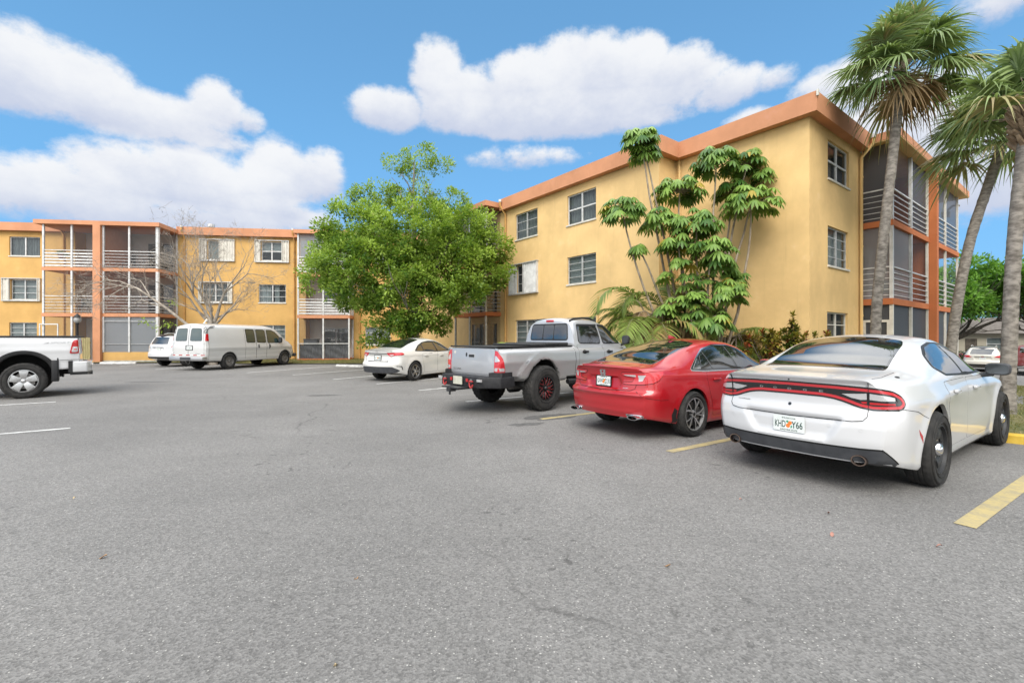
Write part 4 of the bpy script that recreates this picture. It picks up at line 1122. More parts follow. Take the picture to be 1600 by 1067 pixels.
def white_sedan():
    c = Car('parked_car', 'large white sedan with a red tail light band and black steel wheels, nearest the camera', 'car', 'cars parked along the right wing')
    def rfn(y, z):
        a = np.abs(y)
        rec = .035 * sstep(.40 - (a - .06 * (z - .55) / .1), -.03, .05) * sstep(z, .46, .50) * sstep(.70 - z, 0, .03)          # plate recess
        lip = -.025 * sstep(z, 1.0, 1.05)
        shelf = -.022 * sstep(z, .66, .70) * sstep(.78 - z, 0, .05)
        ridge = -.012 * sstep(z, .43, .455) * sstep(.50 - z, 0, .03) * sstep(a, .1, .35)
        return rec + lip + ridge * 0 + shelf * .6
    def sfn(x, z):
        hip = .022 * np.exp(-((z - .84) / .07) ** 2) * sstep(1.5 - x, 0, 1.1) * sstep(x, -.9, -.4)
        line = .012 * np.exp(-((z - .86) / .03) ** 2) * sstep(x, 1.4, 2.2)
        scal = -.020 * np.exp(-(((x - 1.75) / .85) ** 2 + ((z - .62) / .15) ** 2))
        fl = .016 * np.exp(-((np.hypot(x, z - .36) - .44) / .07) ** 2) + .016 * np.exp(-((np.hypot(x - 3.05, z - .36) - .44) / .07) ** 2)
        return hip + line + scal + fl
    sp = dict(xr=-1.06, xf=3.92, ztop=[(-1.06, 1.065), (-.85, 1.085), (-.5, 1.10), (-.30, 1.125), (.05, 1.255), (.45, 1.40), (.75, 1.455), (1.1, 1.475), (1.45, 1.462), (1.75, 1.41), (2.2, 1.20), (2.6, 1.03), (3.2, .95), (3.7, .84), (3.92, .66)],
              zbelt=[(-1.06, .98), (-.6, 1.02), (0, 1.035), (.6, 1.01), (2.0, .965), (2.6, .95), (3.4, .84), (3.92, .58)],
              zbot=[(-1.06, .30), (-.7, .25), (-.3, .19), (.3, .18), (2.7, .18), (3.4, .2), (3.92, .24)],
              wbelt=[(-1.06, .72), (-.95, .79), (-.75, .835), (0, .885), (1, .885), (2, .895), (2.9, .90), (3.5, .83), (3.92, .62)],
              wmid=[(-1.06, .79), (-.95, .865), (-.75, .91), (0, .945), (1, .925), (3, .94), (3.5, .89), (3.92, .70)],
              wbot=[(-1.06, .74), (-.9, .83), (-.6, .885), (0, .90), (1.5, .885), (3, .90), (3.92, .66)],
              wroof=[(-1.06, .66), (-.5, .70), (-.2, .68), (.3, .60), (.9, .575), (1.5, .585), (2.1, .66), (2.6, .72), (3.4, .62), (3.92, .5)],
              zre=[(-1.06, 1.045), (-.5, 1.085), (-.2, 1.12), (.05, 1.215), (.45, 1.345), (.75, 1.40), (1.1, 1.42), (1.45, 1.405), (1.75, 1.35), (2.2, 1.15), (2.6, 1.0), (3.4, .90), (3.92, .63)],
              bow=[(-1.06, .004), (-.3, .008), (.3, .02), (1, .028), (2, .02), (2.6, .008), (3.92, .0)],
              tmid=.55, smooth=3, rear=[(.28, .05), (.42, .015), (.5, .0), (.62, .0), (.72, .035), (.80, .055), (.95, .045), (1.02, .03), (1.07, .02), (1.1, .04)], rplan=.15, rw=.86, rexp=2.6, rlen=.5, rear_fn=rfn,
              front=[(.2, .08), (.5, 0), (.66, .05)], side_fn=sfn, arches=[(0, .365, .432), (3.05, .365, .432)])
    b = c.loft('body', sp, P_white, N=170); Wr = c.wrap(-.72, .62, .30)
    c.wells([(0, .365), (3.05, .365)], .442, .55, .90)
    # rear lights: one band across the tail
    top_ = [(-1.02, .905), (-.93, .945), (-.75, .968), (-.4, .985), (0, .99), (.4, .985), (.75, .968), (.93, .945), (1.02, .905)]
    low_ = [(1.05, .845), (1.0, .80), (.72, .79), (.60, .805), (.48, .85), (.40, .872), (.30, .885), (0, .888), (-.30, .885), (-.40, .872), (-.48, .85), (-.60, .805), (-.72, .79), (-1.0, .80), (-1.05, .845)]
    band = round_poly(top_ + low_, .03, 3)
    c.panel('lamp_surround', offset_poly(band, .014), Wr, .003, M_black, res=.03)
    inner = offset_poly(band, -.026); core = offset_poly(band, -.034)
    tl = c.panel('tail_light', offset_poly(band, -.002), Wr, .007, M_lensR2, holes=[inner], res=.025)
    c.panel('lamp_panel', offset_poly(inner, -.003), Wr, .005, M_black, tl, res=.03)
    for k in (1, -1):
        mm = (lambda p: p) if k > 0 else mirror
        for poly, mt in (([(.46, .915), (.60, .925), (.655, .93), (.655, .875), (.60, .87), (.53, .885)], M_lensC), ([(.685, .93), (.80, .92), (.94, .90), (.94, .87), (.80, .868), (.685, .875)], M_lensC),
                         ([(.60, .852), (.655, .855), (.655, .838), (.62, .835)], M_lensR), ([(.685, .852), (.94, .848), (.94, .832), (.685, .832)], M_lensR)):
            c.panel('lamp_lens', mm(poly), Wr, .008, mt, tl, res=.03)
    for i, ch in enumerate('DODGE'): c.text(ch, Wr, .29 - .145 * i, .925, .021, .036, .0085, M_chrome, flip=-1, bold=.02)
    c.text('CHARGER', Wr, .50, .772, .011, .15, .003, M_steel, flip=-1)
    # lid and bumper joints
    c.seam([(-.672, .80), (-.672, .78), (-.665, .72), (-.63, .685), (-.55, .672), (0, .660), (.55, .672), (.63, .685), (.665, .72), (.672, .78), (.672, .80)], Wr, .006, .0035)
    for q in (-.672, .672): c.seam([(q, 1.03), (q, .79)], Wr, .005, .0095)
    tp = c.top()
    for k in (1, -1): c.seam([(-.86, .66 * k), (-.72, .69 * k), (-.36, .69 * k)], tp, .005, .0015)
    for k in (1, -1): c.seam([(-.80 + .0, .80), (-.55, .765), (-.33, .69)], c.side(k), .005, .0015)
    c.panel('emblem', ell(-.52, -.76, .035, .018), tp, .003, M_steel)
    # valance, exhausts
    c.panel('rear_valance', round_poly([(-.80, .432), (-.60, .425), (0, .42), (.60, .425), (.80, .432), (1.0, .31), (.95, .262), (-.95, .262), (-1.0, .31)], .03, 3), Wr, .008, M_plastic)
    c.seam([(-1.0, .315), (-.80, .438), (-.60, .431), (0, .426), (.60, .431), (.80, .438), (1.0, .315)], Wr, .012, .0095)
    for k in (1, -1): c.pipe('exhaust_tip', -1.0, -.7, .60 * k, .325, .055, pbr('burnt_chrome', (.30, .22, .18), .25, 1), 1.15, .9)
    c.plate(c.rear(), 0, .575, 'KHD Y66', out=.012)
    c.panel('lock_button', ell(0, .775, .016, .016, 14), c.rear(), .004, M_black); c.panel('brake_lamp_dot', ell(0, 1.02, .008, .008, 10), c.rear(), .003, M_black)
    for u, v in ((.62, .60), (-.62, .60), (.36, .61), (-.36, .61)):
        c.panel('parking_sensor', ell(u, v, .017, .017, 14), Wr, .003, P_white, holes=[ell(u, v, .012, .012, 14)])
    c.panel('side_reflector', [(-.52, .60), (-.455, .54), (-.44, .47), (-.50, .55)], c.side(-1), .003, M_lensR); c.panel('side_reflector', [(-.52, .60), (-.455, .54), (-.44, .47), (-.50, .55)], c.side(1), .003, M_lensR)
    c.panel('side_reflector', [(3.62, .60), (3.70, .62), (3.72, .55), (3.64, .53)], c.side(-1), .003, M_lensR)
    # glass
    dlo = round_poly([(.64, 1.035), (.40, 1.125), (.50, 1.24), (.72, 1.335), (1.05, 1.375), (1.40, 1.37), (1.72, 1.31), (2.1, 1.14), (2.36, 1.01), (1.5, 1.01)], .05, 4)
    A = round_poly([(.66, 1.05), (.45, 1.128), (.535, 1.23), (.75, 1.32), (1.06, 1.358), (1.27, 1.357), (1.32, 1.03)], .03, 4); Bp = round_poly([(1.39, 1.03), (1.335, 1.355), (1.40, 1.354), (1.70, 1.295), (2.06, 1.13), (2.27, 1.03)], .03, 4)
    glazing(c, dlo, [A, Bp], grow=.004)
    c.panel('window_trim', round_poly([(-.33, -.60), (-.33, .60), (.45, .545), (.62, .50), (.66, .3), (.66, -.3), (.62, -.50), (.45, -.545)], .05, 3), tp, .001, M_black, res=.05)
    c.panel('rear_window', round_poly([(-.30, -.575), (-.325, 0), (-.30, .575), (.44, .525), (.60, .47), (.64, .3), (.64, -.3), (.60, -.47), (.44, -.525)], .05, 3), tp, .004, M_cglass, res=.05)
    c.panel('windscreen', round_poly([(1.62, -.52), (1.62, .52), (2.5, .66), (2.58, 0), (2.5, -.66)], .05, 3), tp, .004, M_cglass, res=.06)
    doors(c, [round_poly([(.46, .74), (.40, .98), (1.34, .985), (1.36, .30), (.56, .30), (.54, .5)], .05, 4), round_poly([(1.37, .30), (1.35, .985), (2.32, .975), (2.44, .86), (2.46, .34), (2.40, .30)], .05, 4)], P_white, [(.72, .875), (1.66, .865)], P_white)
    c.both('sill', [(.45, .18), (.45, .255), (2.6, .255), (2.6, .18)], .008, P_white)
    c.mirrors(2.12, .93, 1.055, .235, .145, .13, mat=M_plastic)
    c.both('headlight', round_poly([(3.35, .72), (3.72, .66), (3.74, .60), (3.40, .62)], .02), .004, M_lensC)
    c.wheel_set([(0, -.972, .36), (0, .972, .36), (3.05, -.965, .36), (3.05, .965, .36)], .362, .235, .235, ST_POLICE)
    for x in (0, 3.05): c.tube('axle', [(x, -.75, .36), (x, .75, .36)], .05, M_under)
    return c

def fastback():
    c = Car('parked_car', 'red metallic sedan with C-shaped tail lights, between the silver pickup and the white sedan', 'car', 'cars parked along the right wing')
    def rfn(y, z):
        a = np.abs(y)
        rec = .030 * sstep(.36 - .55 * np.abs(z - .80) - a, -.025, .025) * sstep(z, .70, .72) * sstep(.90 - z, -.0, .03)
        lip = -.035 * sstep(z, 1.015, 1.05)
        shelf = -.03 * sstep(z, .60, .66) * sstep(.705 - z, 0, .03)
        ridge = -.014 * np.exp(-((z - .40) / .02) ** 2) * sstep(.66 - a, 0, .1)
        return rec + lip + shelf + ridge
    def sfn(x, z):
        line = .018 * np.exp(-((z - (.90 - .03 * x)) / .035) ** 2) * sstep(x, -.9, -.3)
        low = -.022 * np.exp(-(((x - 1.5) / .9) ** 2 + ((z - .55) / .14) ** 2)) + .016 * np.exp(-((z - .35) / .04) ** 2) * sstep(x, .3, .7) * sstep(2.6 - x, 0, .4)
        fl = .012 * np.exp(-((np.hypot(x, z - .335) - .41) / .06) ** 2) + .012 * np.exp(-((np.hypot(x - 2.83, z - .335) - .41) / .06) ** 2)
        return line + low + fl
    sp = dict(xr=-1.08, xf=3.74, ztop=[(-1.08, 1.035), (-.95, 1.05), (-.72, 1.068), (-.45, 1.13), (-.1, 1.255), (.3, 1.365), (.7, 1.43), (1.05, 1.452), (1.4, 1.435), (1.7, 1.375), (2.1, 1.17), (2.45, 1.01), (3.0, .93), (3.5, .82), (3.74, .66)],
              zbelt=[(-1.08, .985), (-.6, 1.0), (0, .99), (.6, .965), (2.0, .93), (2.6, .90), (3.3, .80), (3.74, .58)],
              zbot=[(-1.08, .32), (-.7, .27), (-.3, .2), (.3, .16), (2.5, .16), (3.2, .2), (3.74, .24)],
              wbelt=[(-1.08, .70), (-.95, .77), (-.75, .815), (0, .86), (1, .865), (2, .87), (2.7, .875), (3.3, .81), (3.74, .58)],
              wmid=[(-1.08, .76), (-.95, .845), (-.75, .895), (0, .93), (1, .915), (2.8, .92), (3.3, .87), (3.74, .66)],
              wbot=[(-1.08, .72), (-.9, .82), (-.6, .865), (0, .885), (1.5, .895), (2.8, .88), (3.74, .62)],
              wroof=[(-1.08, .64), (-.7, .68), (-.4, .66), (.1, .60), (.6, .57), (1.2, .57), (1.9, .64), (2.4, .70), (3.2, .6), (3.74, .46)],
              zre=[(-1.08, 1.015), (-.7, 1.045), (-.45, 1.095), (-.1, 1.205), (.3, 1.305), (.7, 1.372), (1.05, 1.395), (1.4, 1.38), (1.7, 1.315), (2.1, 1.12), (2.45, .975), (3.2, .86), (3.74, .62)],
              bow=[(-1.08, .004), (-.3, .012), (.3, .024), (1, .03), (2, .018), (2.5, .006), (3.74, 0)],
              tmid=.52, smooth=3, rear=[(.3, .04), (.42, .012), (.5, 0), (.64, .0), (.72, .05), (.9, .07), (1.0, .05), (1.05, .03), (1.07, .05)], rplan=.17, rw=.85, rexp=2.4, rlen=.5, rear_fn=rfn,
              front=[(.2, .08), (.5, 0), (.66, .05)], side_fn=sfn, arches=[(0, .335, .385), (2.83, .335, .385)])
    c.loft('body', sp, P_red, N=170); Wr = c.wrap(-.70, .58, .32); tp = c.top()
    c.wells([(0, .335), (2.83, .335)], .395, .55, .91)
    for k in (1, -1):
        mm = (lambda p: p) if k > 0 else mirror
        lamp = round_poly([(.36, .955), (.62, .965), (.95, .975), (1.17, .985), (1.12, .93), (1.02, .865), (.93, .825), (.72, .80), (.42, .795), (.38, .81), (.55, .83), (.58, .90), (.40, .915)], .015, 3)
        c.panel('lamp_surround', mm(offset_poly(lamp, .008)), Wr, .002, M_gap)
        t = c.panel('tail_light', mm(lamp), Wr, .012, M_lensR2, res=.022)
        c.panel('lamp_lens', mm(round_poly([(.40, .93), (.60, .935), (.60, .905), (.44, .918)], .008, 3)), Wr, .0145, M_lensC, t)
        c.panel('lamp_lens', mm(round_poly([(.64, .93), (.80, .935), (.74, .85), (.66, .84), (.66, .89)], .01, 3)), Wr, .0145, M_lensC, t)
        c.panel('lamp_lens', mm(round_poly([(.84, .94), (1.05, .955), (.98, .88), (.82, .845)], .02, 3)), Wr, .0145, M_lensR2, t)
        c.seam(mm([(.61, 1.02), (.615, .80), (.59, .735), (.52, .705), (0, .69)]), Wr, .007, .0135 if False else .003)
        c.pipe('exhaust_tip', -1.06, -.8, .62 * k, .335, .05, M_chrome, 2.0, .62)
        c.panel('exhaust_trim', mm(round_poly([(.46, .372), (.74, .372), (.82, .30), (.50, .30)], .02, 3)), Wr, .006, M_chrome, holes=[mm(offset_poly(round_poly([(.46, .372), (.74, .372), (.82, .30), (.50, .30)], .02, 3), -.012))])
        c.panel('exhaust_recess', mm(offset_poly(round_poly([(.46, .372), (.74, .372), (.82, .30), (.50, .30)], .02, 3), -.010)), Wr, .003, M_gap)
        c.seam(mm([(.78, .80), (.98, .62), (1.14, .56)][:0] or [(.62, .70), (.80, .62), (1.05, .585), (1.25, .585)]), Wr, .005, .0015)
        c.panel('mud_flap', [(-.40, .22), (-.37, .40), (-.46, .46), (-.5, .36), (-.46, .20)], c.side(k), .006, M_trim)
    c.panel('spoiler', round_poly([(-.90, -.60), (-.985, -.45), (-1.0, 0), (-.985, .45), (-.90, .60), (-.84, .60), (-.88, .3), (-.89, 0), (-.88, -.3), (-.84, -.60)], .03, 3), tp, .016, P_red, skirt=.01)
    c.seam([(-.7, .30), (0, .292), (.7, .30)], Wr, .02, .003)
    # emblem: a tapered H in a rounded frame
    c.panel('emblem', round_poly([(-.058, .985), (.058, .985), (.044, .885), (-.044, .885)], .018, 3), c.rear(), .010, M_chrome, holes=[round_poly([(-.046, .976), (.046, .976), (.034, .894), (-.034, .894)], .012, 3)])
    c.panel('emblem', [(-.036, .972), (-.022, .972), (-.018, .938), (.018, .938), (.022, .972), (.036, .972), (.028, .898), (.014, .898), (.017, .924), (-.017, .924), (-.014, .898), (-.028, .898)], c.rear(), .012, M_chrome)
    c.text('SPORT', Wr, -.44, .735, .014, .09, .004, M_chrome, flip=-1)
    c.plate(c.rear(), 0, .815, 'QXN D31', out=.012, frame=M_black)
    dlo = round_poly([(.02, .985), (.30, 1.13), (.60, 1.27), (.95, 1.335), (1.35, 1.33), (1.65, 1.265), (2.0, 1.10), (2.22, .965), (1.2, .955), (.3, .965)], .03, 4)
    for q in (1, -1): c.panel('window_chrome', offset_poly(dlo, .020), c.side(q), .0035, M_chrome, holes=[offset_poly(dlo, .004)])
    A0 = round_poly([(.30, 1.0), (.42, 1.17), (.52, 1.215), (.56, .985)], .015, 3); A = round_poly([(.60, .985), (.555, 1.235), (.78, 1.30), (1.20, 1.322), (1.27, .975)], .02, 3); Bp = round_poly([(1.34, .975), (1.27, 1.32), (1.36, 1.315), (1.64, 1.25), (1.97, 1.09), (2.14, .98)], .02, 3)
    glazing(c, dlo, [A0, A, Bp], trim=M_black, grow=.003)
    c.panel('quarter_trim', round_poly([(.06, .992), (.32, 1.14), (.36, 1.14), (.27, .99)], .008, 3), c.side(-1), .0075, M_chrome); c.panel('quarter_trim', round_poly([(.06, .992), (.32, 1.14), (.36, 1.14), (.27, .99)], .008, 3), c.side(1), .0075, M_chrome)
    c.panel('window_trim', round_poly([(-.60, -.60), (-.62, 0), (-.60, .60), (.35, .56), (.62, .50), (.66, 0), (.62, -.50), (.35, -.56)], .05, 3), tp, .001, M_black, res=.05)
    c.panel('rear_window', round_poly([(-.575, -.58), (-.59, 0), (-.575, .58), (.34, .54), (.60, .475), (.64, 0), (.60, -.475), (.34, -.54)], .05, 3), tp, .004, M_cglass, res=.05)
    c.panel('windscreen', round_poly([(1.6, -.5), (1.6, .5), (2.34, .64), (2.42, 0), (2.34, -.64)], .05, 3), tp, .004, M_cglass, res=.06)
    doors(c, [round_poly([(.42, .66), (.36, .90), (.40, .94), (1.27, .935), (1.29, .27), (.52, .27), (.50, .48)], .05, 4), round_poly([(1.30, .27), (1.28, .935), (2.2, .92), (2.36, .82), (2.36, .32), (2.3, .27)], .05, 4)], P_red, [(.62, .825), (1.55, .81)], P_red)
    fin = MB(); fin.prism([(.62, 1.44), (.83, 1.452), (.66, 1.505), (.625, 1.505)], -.022, .022, 'y'); bevel(fin.build('antenna_fin', P_red, c.root), .012, 2)
    c.mirrors(1.98, .90, 1.03, .22, .14, .13, mat=P_red)
    c.wheel_set([(0, -.945, .335), (0, .945, .335), (2.83, -.945, .335), (2.83, .945, .335)], .337, .235, .242, ST_SWIRL)
    for x in (0, 2.83): c.tube('axle', [(x, -.75, .335), (x, .75, .335)], .05, M_under)
    return c

def compact_sedan(name='parked_car', label='', paintm=None, group=None, detail=True):
    P = paintm or P_white2
    c = Car(name, label, 'car', group)
    def rfn(y, z):
        a = np.abs(y)
        rec = .045 * sstep(.46 - a, -.03, .05) * sstep(z, .60, .65) * sstep(.90 - z, 0, .04)
        return rec - .03 * sstep(z, 1.02, 1.06) - .02 * sstep(z, .52, .58) * sstep(.64 - z, 0, .05) * sstep(a, .3, .6)
    def sfn(x, z):
        return .014 * np.exp(-((z - .88) / .04) ** 2) - .02 * np.exp(-(((x - 1.4) / .8) ** 2 + ((z - .52) / .14) ** 2)) + .014 * np.exp(-((np.hypot(x, z - .32) - .40) / .06) ** 2) + .014 * np.exp(-((np.hypot(x - 2.7, z - .32) - .40) / .06) ** 2)
    sp = dict(xr=-.98, xf=3.6, ztop=[(-.98, 1.05), (-.85, 1.07), (-.55, 1.09), (-.35, 1.13), (.0, 1.26), (.4, 1.375), (.8, 1.428), (1.1, 1.435), (1.4, 1.405), (1.7, 1.31), (2.1, 1.10), (2.35, 1.0), (2.9, .94), (3.35, .82), (3.6, .66)],
              zbelt=[(-.98, .99), (-.5, 1.0), (.3, .97), (1.8, .93), (2.5, .90), (3.2, .80), (3.6, .58)], zbot=[(-.98, .30), (-.6, .26), (-.3, .2), (.3, .17), (2.4, .17), (3.2, .2), (3.6, .24)],
              wbelt=[(-.98, .66), (-.85, .73), (-.65, .775), (0, .82), (1, .825), (2, .83), (2.6, .83), (3.2, .77), (3.6, .55)], wmid=[(-.98, .74), (-.85, .815), (-.65, .86), (0, .89), (1, .875), (2.7, .885), (3.2, .83), (3.6, .62)],
              wbot=[(-.98, .70), (-.8, .79), (-.5, .83), (0, .845), (1.5, .85), (2.7, .845), (3.6, .6)], wroof=[(-.98, .62), (-.5, .65), (-.2, .62), (.3, .56), (1, .54), (1.8, .61), (2.3, .68), (3.1, .58), (3.6, .44)],
              zre=[(-.98, 1.03), (-.5, 1.07), (-.3, 1.10), (0, 1.21), (.4, 1.315), (.8, 1.37), (1.1, 1.38), (1.4, 1.345), (1.7, 1.25), (2.1, 1.05), (2.35, .965), (3.1, .86), (3.6, .62)],
              bow=[(-.98, .004), (-.3, .012), (.3, .024), (1, .03), (2, .016), (2.5, .006), (3.6, 0)], tmid=.52, smooth=3,
              rear=[(.28, .06), (.42, .02), (.52, 0), (.6, .01), (.68, .05), (.9, .07), (1.0, .05), (1.06, .03), (1.09, .05)], rplan=.17, rw=.82, rexp=2.3, rlen=.5, rear_fn=rfn, front=[(.2, .08), (.5, 0), (.66, .05)], side_fn=sfn, arches=[(0, .32, .37), (2.7, .32, .37)])
    c.loft('body', sp, P, N=140); Wr = c.wrap(-.62, .54, .30); tp = c.top(); c.wells([(0, .32), (2.7, .32)], .38, .5, .87)
    for k in (1, -1):
        mm = (lambda p: p) if k > 0 else mirror
        lamp = round_poly([(.40, .945), (.70, .955), (1.05, .955), (1.15, .90), (.98, .875), (.74, .865), (.60, .835), (.52, .84), (.44, .90)], .02, 3)
        c.panel('lamp_surround', mm(offset_poly(lamp, .008)), Wr, .002, M_gap); t = c.panel('tail_light', mm(lamp), Wr, .012, M_lensR2, res=.025)
        c.panel('lamp_lens', mm(round_poly([(.50, .892), (.70, .90), (.70, .872), (.58, .85)], .01, 3)), Wr, .0145, M_lensC, t)
        c.panel('bumper_vent', mm(round_poly([(.80, .53), (1.0, .525), (1.06, .40), (1.03, .40), (.98, .50), (.80, .515)], .006, 3)), Wr, .004, M_trim)
        c.seam(mm([(.58, 1.02), (.58, .74), (.54, .69), (0, .665)]), Wr, .007, .003)
    c.panel('trim_bar', [(-.42, .915), (-.42, .94), (.42, .94), (.42, .915)], Wr, .006, M_plastic)
    c.panel('trim_bar', [(-.46, .655), (-.46, .67), (.46, .67), (.46, .655)], Wr, .004, M_plastic)
    c.panel('rear_valance', round_poly([(-.66, .50), (.66, .50), (.95, .38), (.84, .33), (.60, .30), (-.60, .30), (-.84, .33), (-.95, .38)], .03, 3), Wr, .010, M_plastic)
    c.panel('emblem', ell(0, .985, .05, .032), c.rear(), .004, M_chrome, holes=[ell(0, .985, .043, .025)])
    c.plate(c.rear(), 0, .785, 'RLT 48B' if detail else '', out=.010, frame=M_black, top=None, bottom=None, fruit=detail)
    dlo = round_poly([(.06, 1.0), (.34, 1.17), (.62, 1.275), (1.0, 1.325), (1.35, 1.31), (1.62, 1.225), (1.95, 1.06), (2.14, .965), (1.2, .96)], .03, 4)
    A0 = round_poly([(.14, 1.01), (.36, 1.155), (.47, 1.195), (.50, .985)], .02, 3); A = round_poly([(.55, .985), (.52, 1.215), (.78, 1.29), (1.15, 1.305), (1.21, .98)], .02, 3); Bp = round_poly([(1.28, .98), (1.22, 1.30), (1.35, 1.29), (1.6, 1.205), (1.92, 1.045), (2.05, .98)], .02, 3)
    glazing(c, dlo, [A0, A, Bp], grow=.012)
    c.panel('rear_window', round_poly([(-.40, -.55), (-.42, 0), (-.40, .55), (.35, .51), (.60, .45), (.64, 0), (.60, -.45), (.35, -.51)], .05, 3), tp, .003, M_cglass, res=.05)
    c.panel('windscreen', round_poly([(1.5, -.48), (1.5, .48), (2.22, .62), (2.3, 0), (2.22, -.62)], .05, 3), tp, .003, M_cglass, res=.06)
    doors(c, [round_poly([(.40, .62), (.36, .90), (1.21, .935), (1.23, .26), (.5, .26), (.48, .45)], .05, 4), round_poly([(1.24, .26), (1.22, .935), (2.1, .92), (2.26, .8), (2.26, .3), (2.2, .26)], .05, 4)], P, [(.58, .83), (1.45, .82)], P)
    c.mirrors(1.9, .86, 1.02, .21, .14, .13, mat=P)
    for k in (1, -1): c.panel('headlight', round_poly([(.50, .76), (.95, .80), (1.1, .76), (.98, .70), (.6, .69)], .02), c.wrap(3.2, .5, .3, True), .006, M_lensC)
    c.wheel_set([(0, -.895, .32), (0, .895, .32), (2.7, -.895, .32), (2.7, .895, .32)], .322, .215, .215, ST_TWIN)
    for x in (0, 2.7): c.tube('axle', [(x, -.7, .32), (x, .7, .32)], .05, M_under)
    return c

def suv(label, P, group=None, name='parked_suv', clear=True, spare=None):
    c = Car(name, label, 'suv', group)
    def rfn(y, z):
        a = np.abs(y); return .035 * sstep(.40 - a, -.03, .05) * sstep(z, .78, .82) * sstep(.98 - z, 0, .04)
    sp = dict(xr=-.98, xf=3.62, ztop=[(-.98, 1.10), (-.93, 1.16), (-.62, 1.58), (-.45, 1.645), (.2, 1.685), (.8, 1.69), (1.4, 1.66), (1.75, 1.56), (2.3, 1.22), (2.5, 1.12), (3.2, 1.02), (3.5, .9), (3.62, .72)],
              zbelt=[(-.98, 1.05), (-.7, 1.10), (0, 1.10), (1.8, 1.04), (2.5, 1.0), (3.2, .9), (3.62, .65)], zbot=[(-.98, .42), (-.6, .36), (-.3, .28), (.3, .24), (2.4, .24), (3.2, .28), (3.62, .34)],
              wbelt=[(-.98, .74), (-.85, .80), (-.6, .845), (0, .87), (2, .88), (2.7, .87), (3.3, .8), (3.62, .6)], wmid=[(-.98, .82), (-.85, .88), (-.6, .92), (0, .94), (1, .93), (2.7, .94), (3.3, .88), (3.62, .68)],
              wbot=[(-.98, .78), (-.8, .86), (-.5, .89), (0, .90), (2.7, .90), (3.62, .66)], wroof=[(-.98, .70), (-.9, .69), (-.6, .60), (0, .585), (1, .585), (1.7, .61), (2.4, .72), (3.2, .62), (3.62, .5)],
              zre=[(-.98, 1.08), (-.93, 1.14), (-.62, 1.52), (-.45, 1.585), (.2, 1.625), (.8, 1.63), (1.4, 1.60), (1.75, 1.50), (2.3, 1.17), (2.5, 1.08), (3.2, .96), (3.62, .69)],
              bow=[(-.98, .004), (-.3, .025), (1, .03), (2, .016), (2.5, .006), (3.62, 0)], tmid=.5, smooth=3, rear=[(.4, .05), (.55, .0), (.68, 0), (.76, .04), (1.0, .05), (1.1, .06)], rplan=.14, rw=.85, rexp=2.4, rlen=.45, rear_fn=rfn,
              front=[(.3, .08), (.6, 0), (.8, .05)], arches=[(0, .355, .42), (2.72, .355, .42)])
    c.loft('body', sp, P, N=130); Wr = c.wrap(-.62, .58, .30); tp = c.top(); c.wells([(0, .355), (2.72, .355)], .43, .5, .92)
    for k in (1, -1):
        mm = (lambda p: p) if k > 0 else mirror
        lamp = round_poly([(.50, .96), (.66, 1.08), (.95, 1.10), (1.12, 1.08), (1.02, .99), (.80, .945)], .02, 3)
        t = c.panel('tail_light', mm(lamp), Wr, .012, M_lensC if clear else M_lensR2, res=.03)
        if clear: c.panel('lamp_lens', mm(round_poly([(.80, 1.0), (.82, 1.07), (1.0, 1.08), (.98, 1.0)], .02, 3)), Wr, .0145, pbr('lamp_pink', (.42, .16, .16), .2, coat=1), t)
    c.panel('rear_window', round_poly([(-.60, 1.15), (.60, 1.15), (.50, 1.50), (-.50, 1.50)], .06, 4), c.rear(), .004, M_cglass)
    c.panel('spoiler', round_poly([(-.56, -.58), (-.70, 0), (-.56, .58), (-.36, .56), (-.36, -.56)], .04, 3), tp, .02, M_black, skirt=.04)
    c.panel('rear_valance', round_poly([(-.95, .52), (.95, .52), (.90, .43), (-.90, .43)], .02, 3), Wr, .008, M_trim)
    c.panel('trim_bar', [(-.38, .99), (-.38, 1.015), (.38, 1.015), (.38, .99)], c.rear(), .012, M_chrome); c.panel('emblem', ell(0, 1.06, .05, .035), c.rear(), .006, M_chrome, holes=[ell(0, 1.06, .042, .028)])
    c.plate(c.rear(), 0, .88, 'JVN 72C', out=.012, top=None, bottom=None, fruit=False)
    if spare: c.panel('emblem', ell(.0, .93, .09, .07), c.rear(), .008, spare)
    dlo = round_poly([(-.50, 1.16), (-.35, 1.50), (.3, 1.545), (1.2, 1.545), (1.6, 1.46), (2.15, 1.14), (2.2, 1.09)], .05, 4)
    glazing(c, dlo, [round_poly([(-.42, 1.17), (-.30, 1.48), (.12, 1.52), (.18, 1.15)], .03), round_poly([(.24, 1.15), (.18, 1.52), (1.0, 1.53), (1.06, 1.12)], .03), round_poly([(1.14, 1.12), (1.07, 1.53), (1.2, 1.53), (1.58, 1.44), (2.06, 1.12)], .03)], grow=.012)
    c.panel('windscreen', round_poly([(1.62, -.54), (1.62, .54), (2.36, .68), (2.42, 0), (2.36, -.68)], .05, 3), tp, .004, M_cglass, res=.07)
    doors(c, [round_poly([(.48, .66), (.30, .95), (.26, 1.1), (1.06, 1.075), (1.08, .36), (.5, .36)], .05, 4), round_poly([(1.09, .36), (1.07, 1.075), (2.1, 1.03), (2.24, .9), (2.24, .4), (2.2, .36)], .05, 4)], P, [(.45, .98), (1.28, .96)], P)
    for k in (1, -1): c.tube('roof_rail', [(-.2, .56 * k, 1.66), (0, .57 * k, 1.71), (1.1, .57 * k, 1.71), (1.3, .56 * k, 1.66)], .018, M_alu)
    c.mirrors(1.95, .90, 1.14, .21, .16, .13, mat=P)
    c.wheel_set([(0, -.945, .355), (0, .945, .355), (2.72, -.945, .355), (2.72, .945, .355)], .357, .23, .235, ST_TWIN)
    for x in (0, 2.72): c.tube('axle', [(x, -.75, .36), (x, .75, .36)], .06, M_under)
    return c

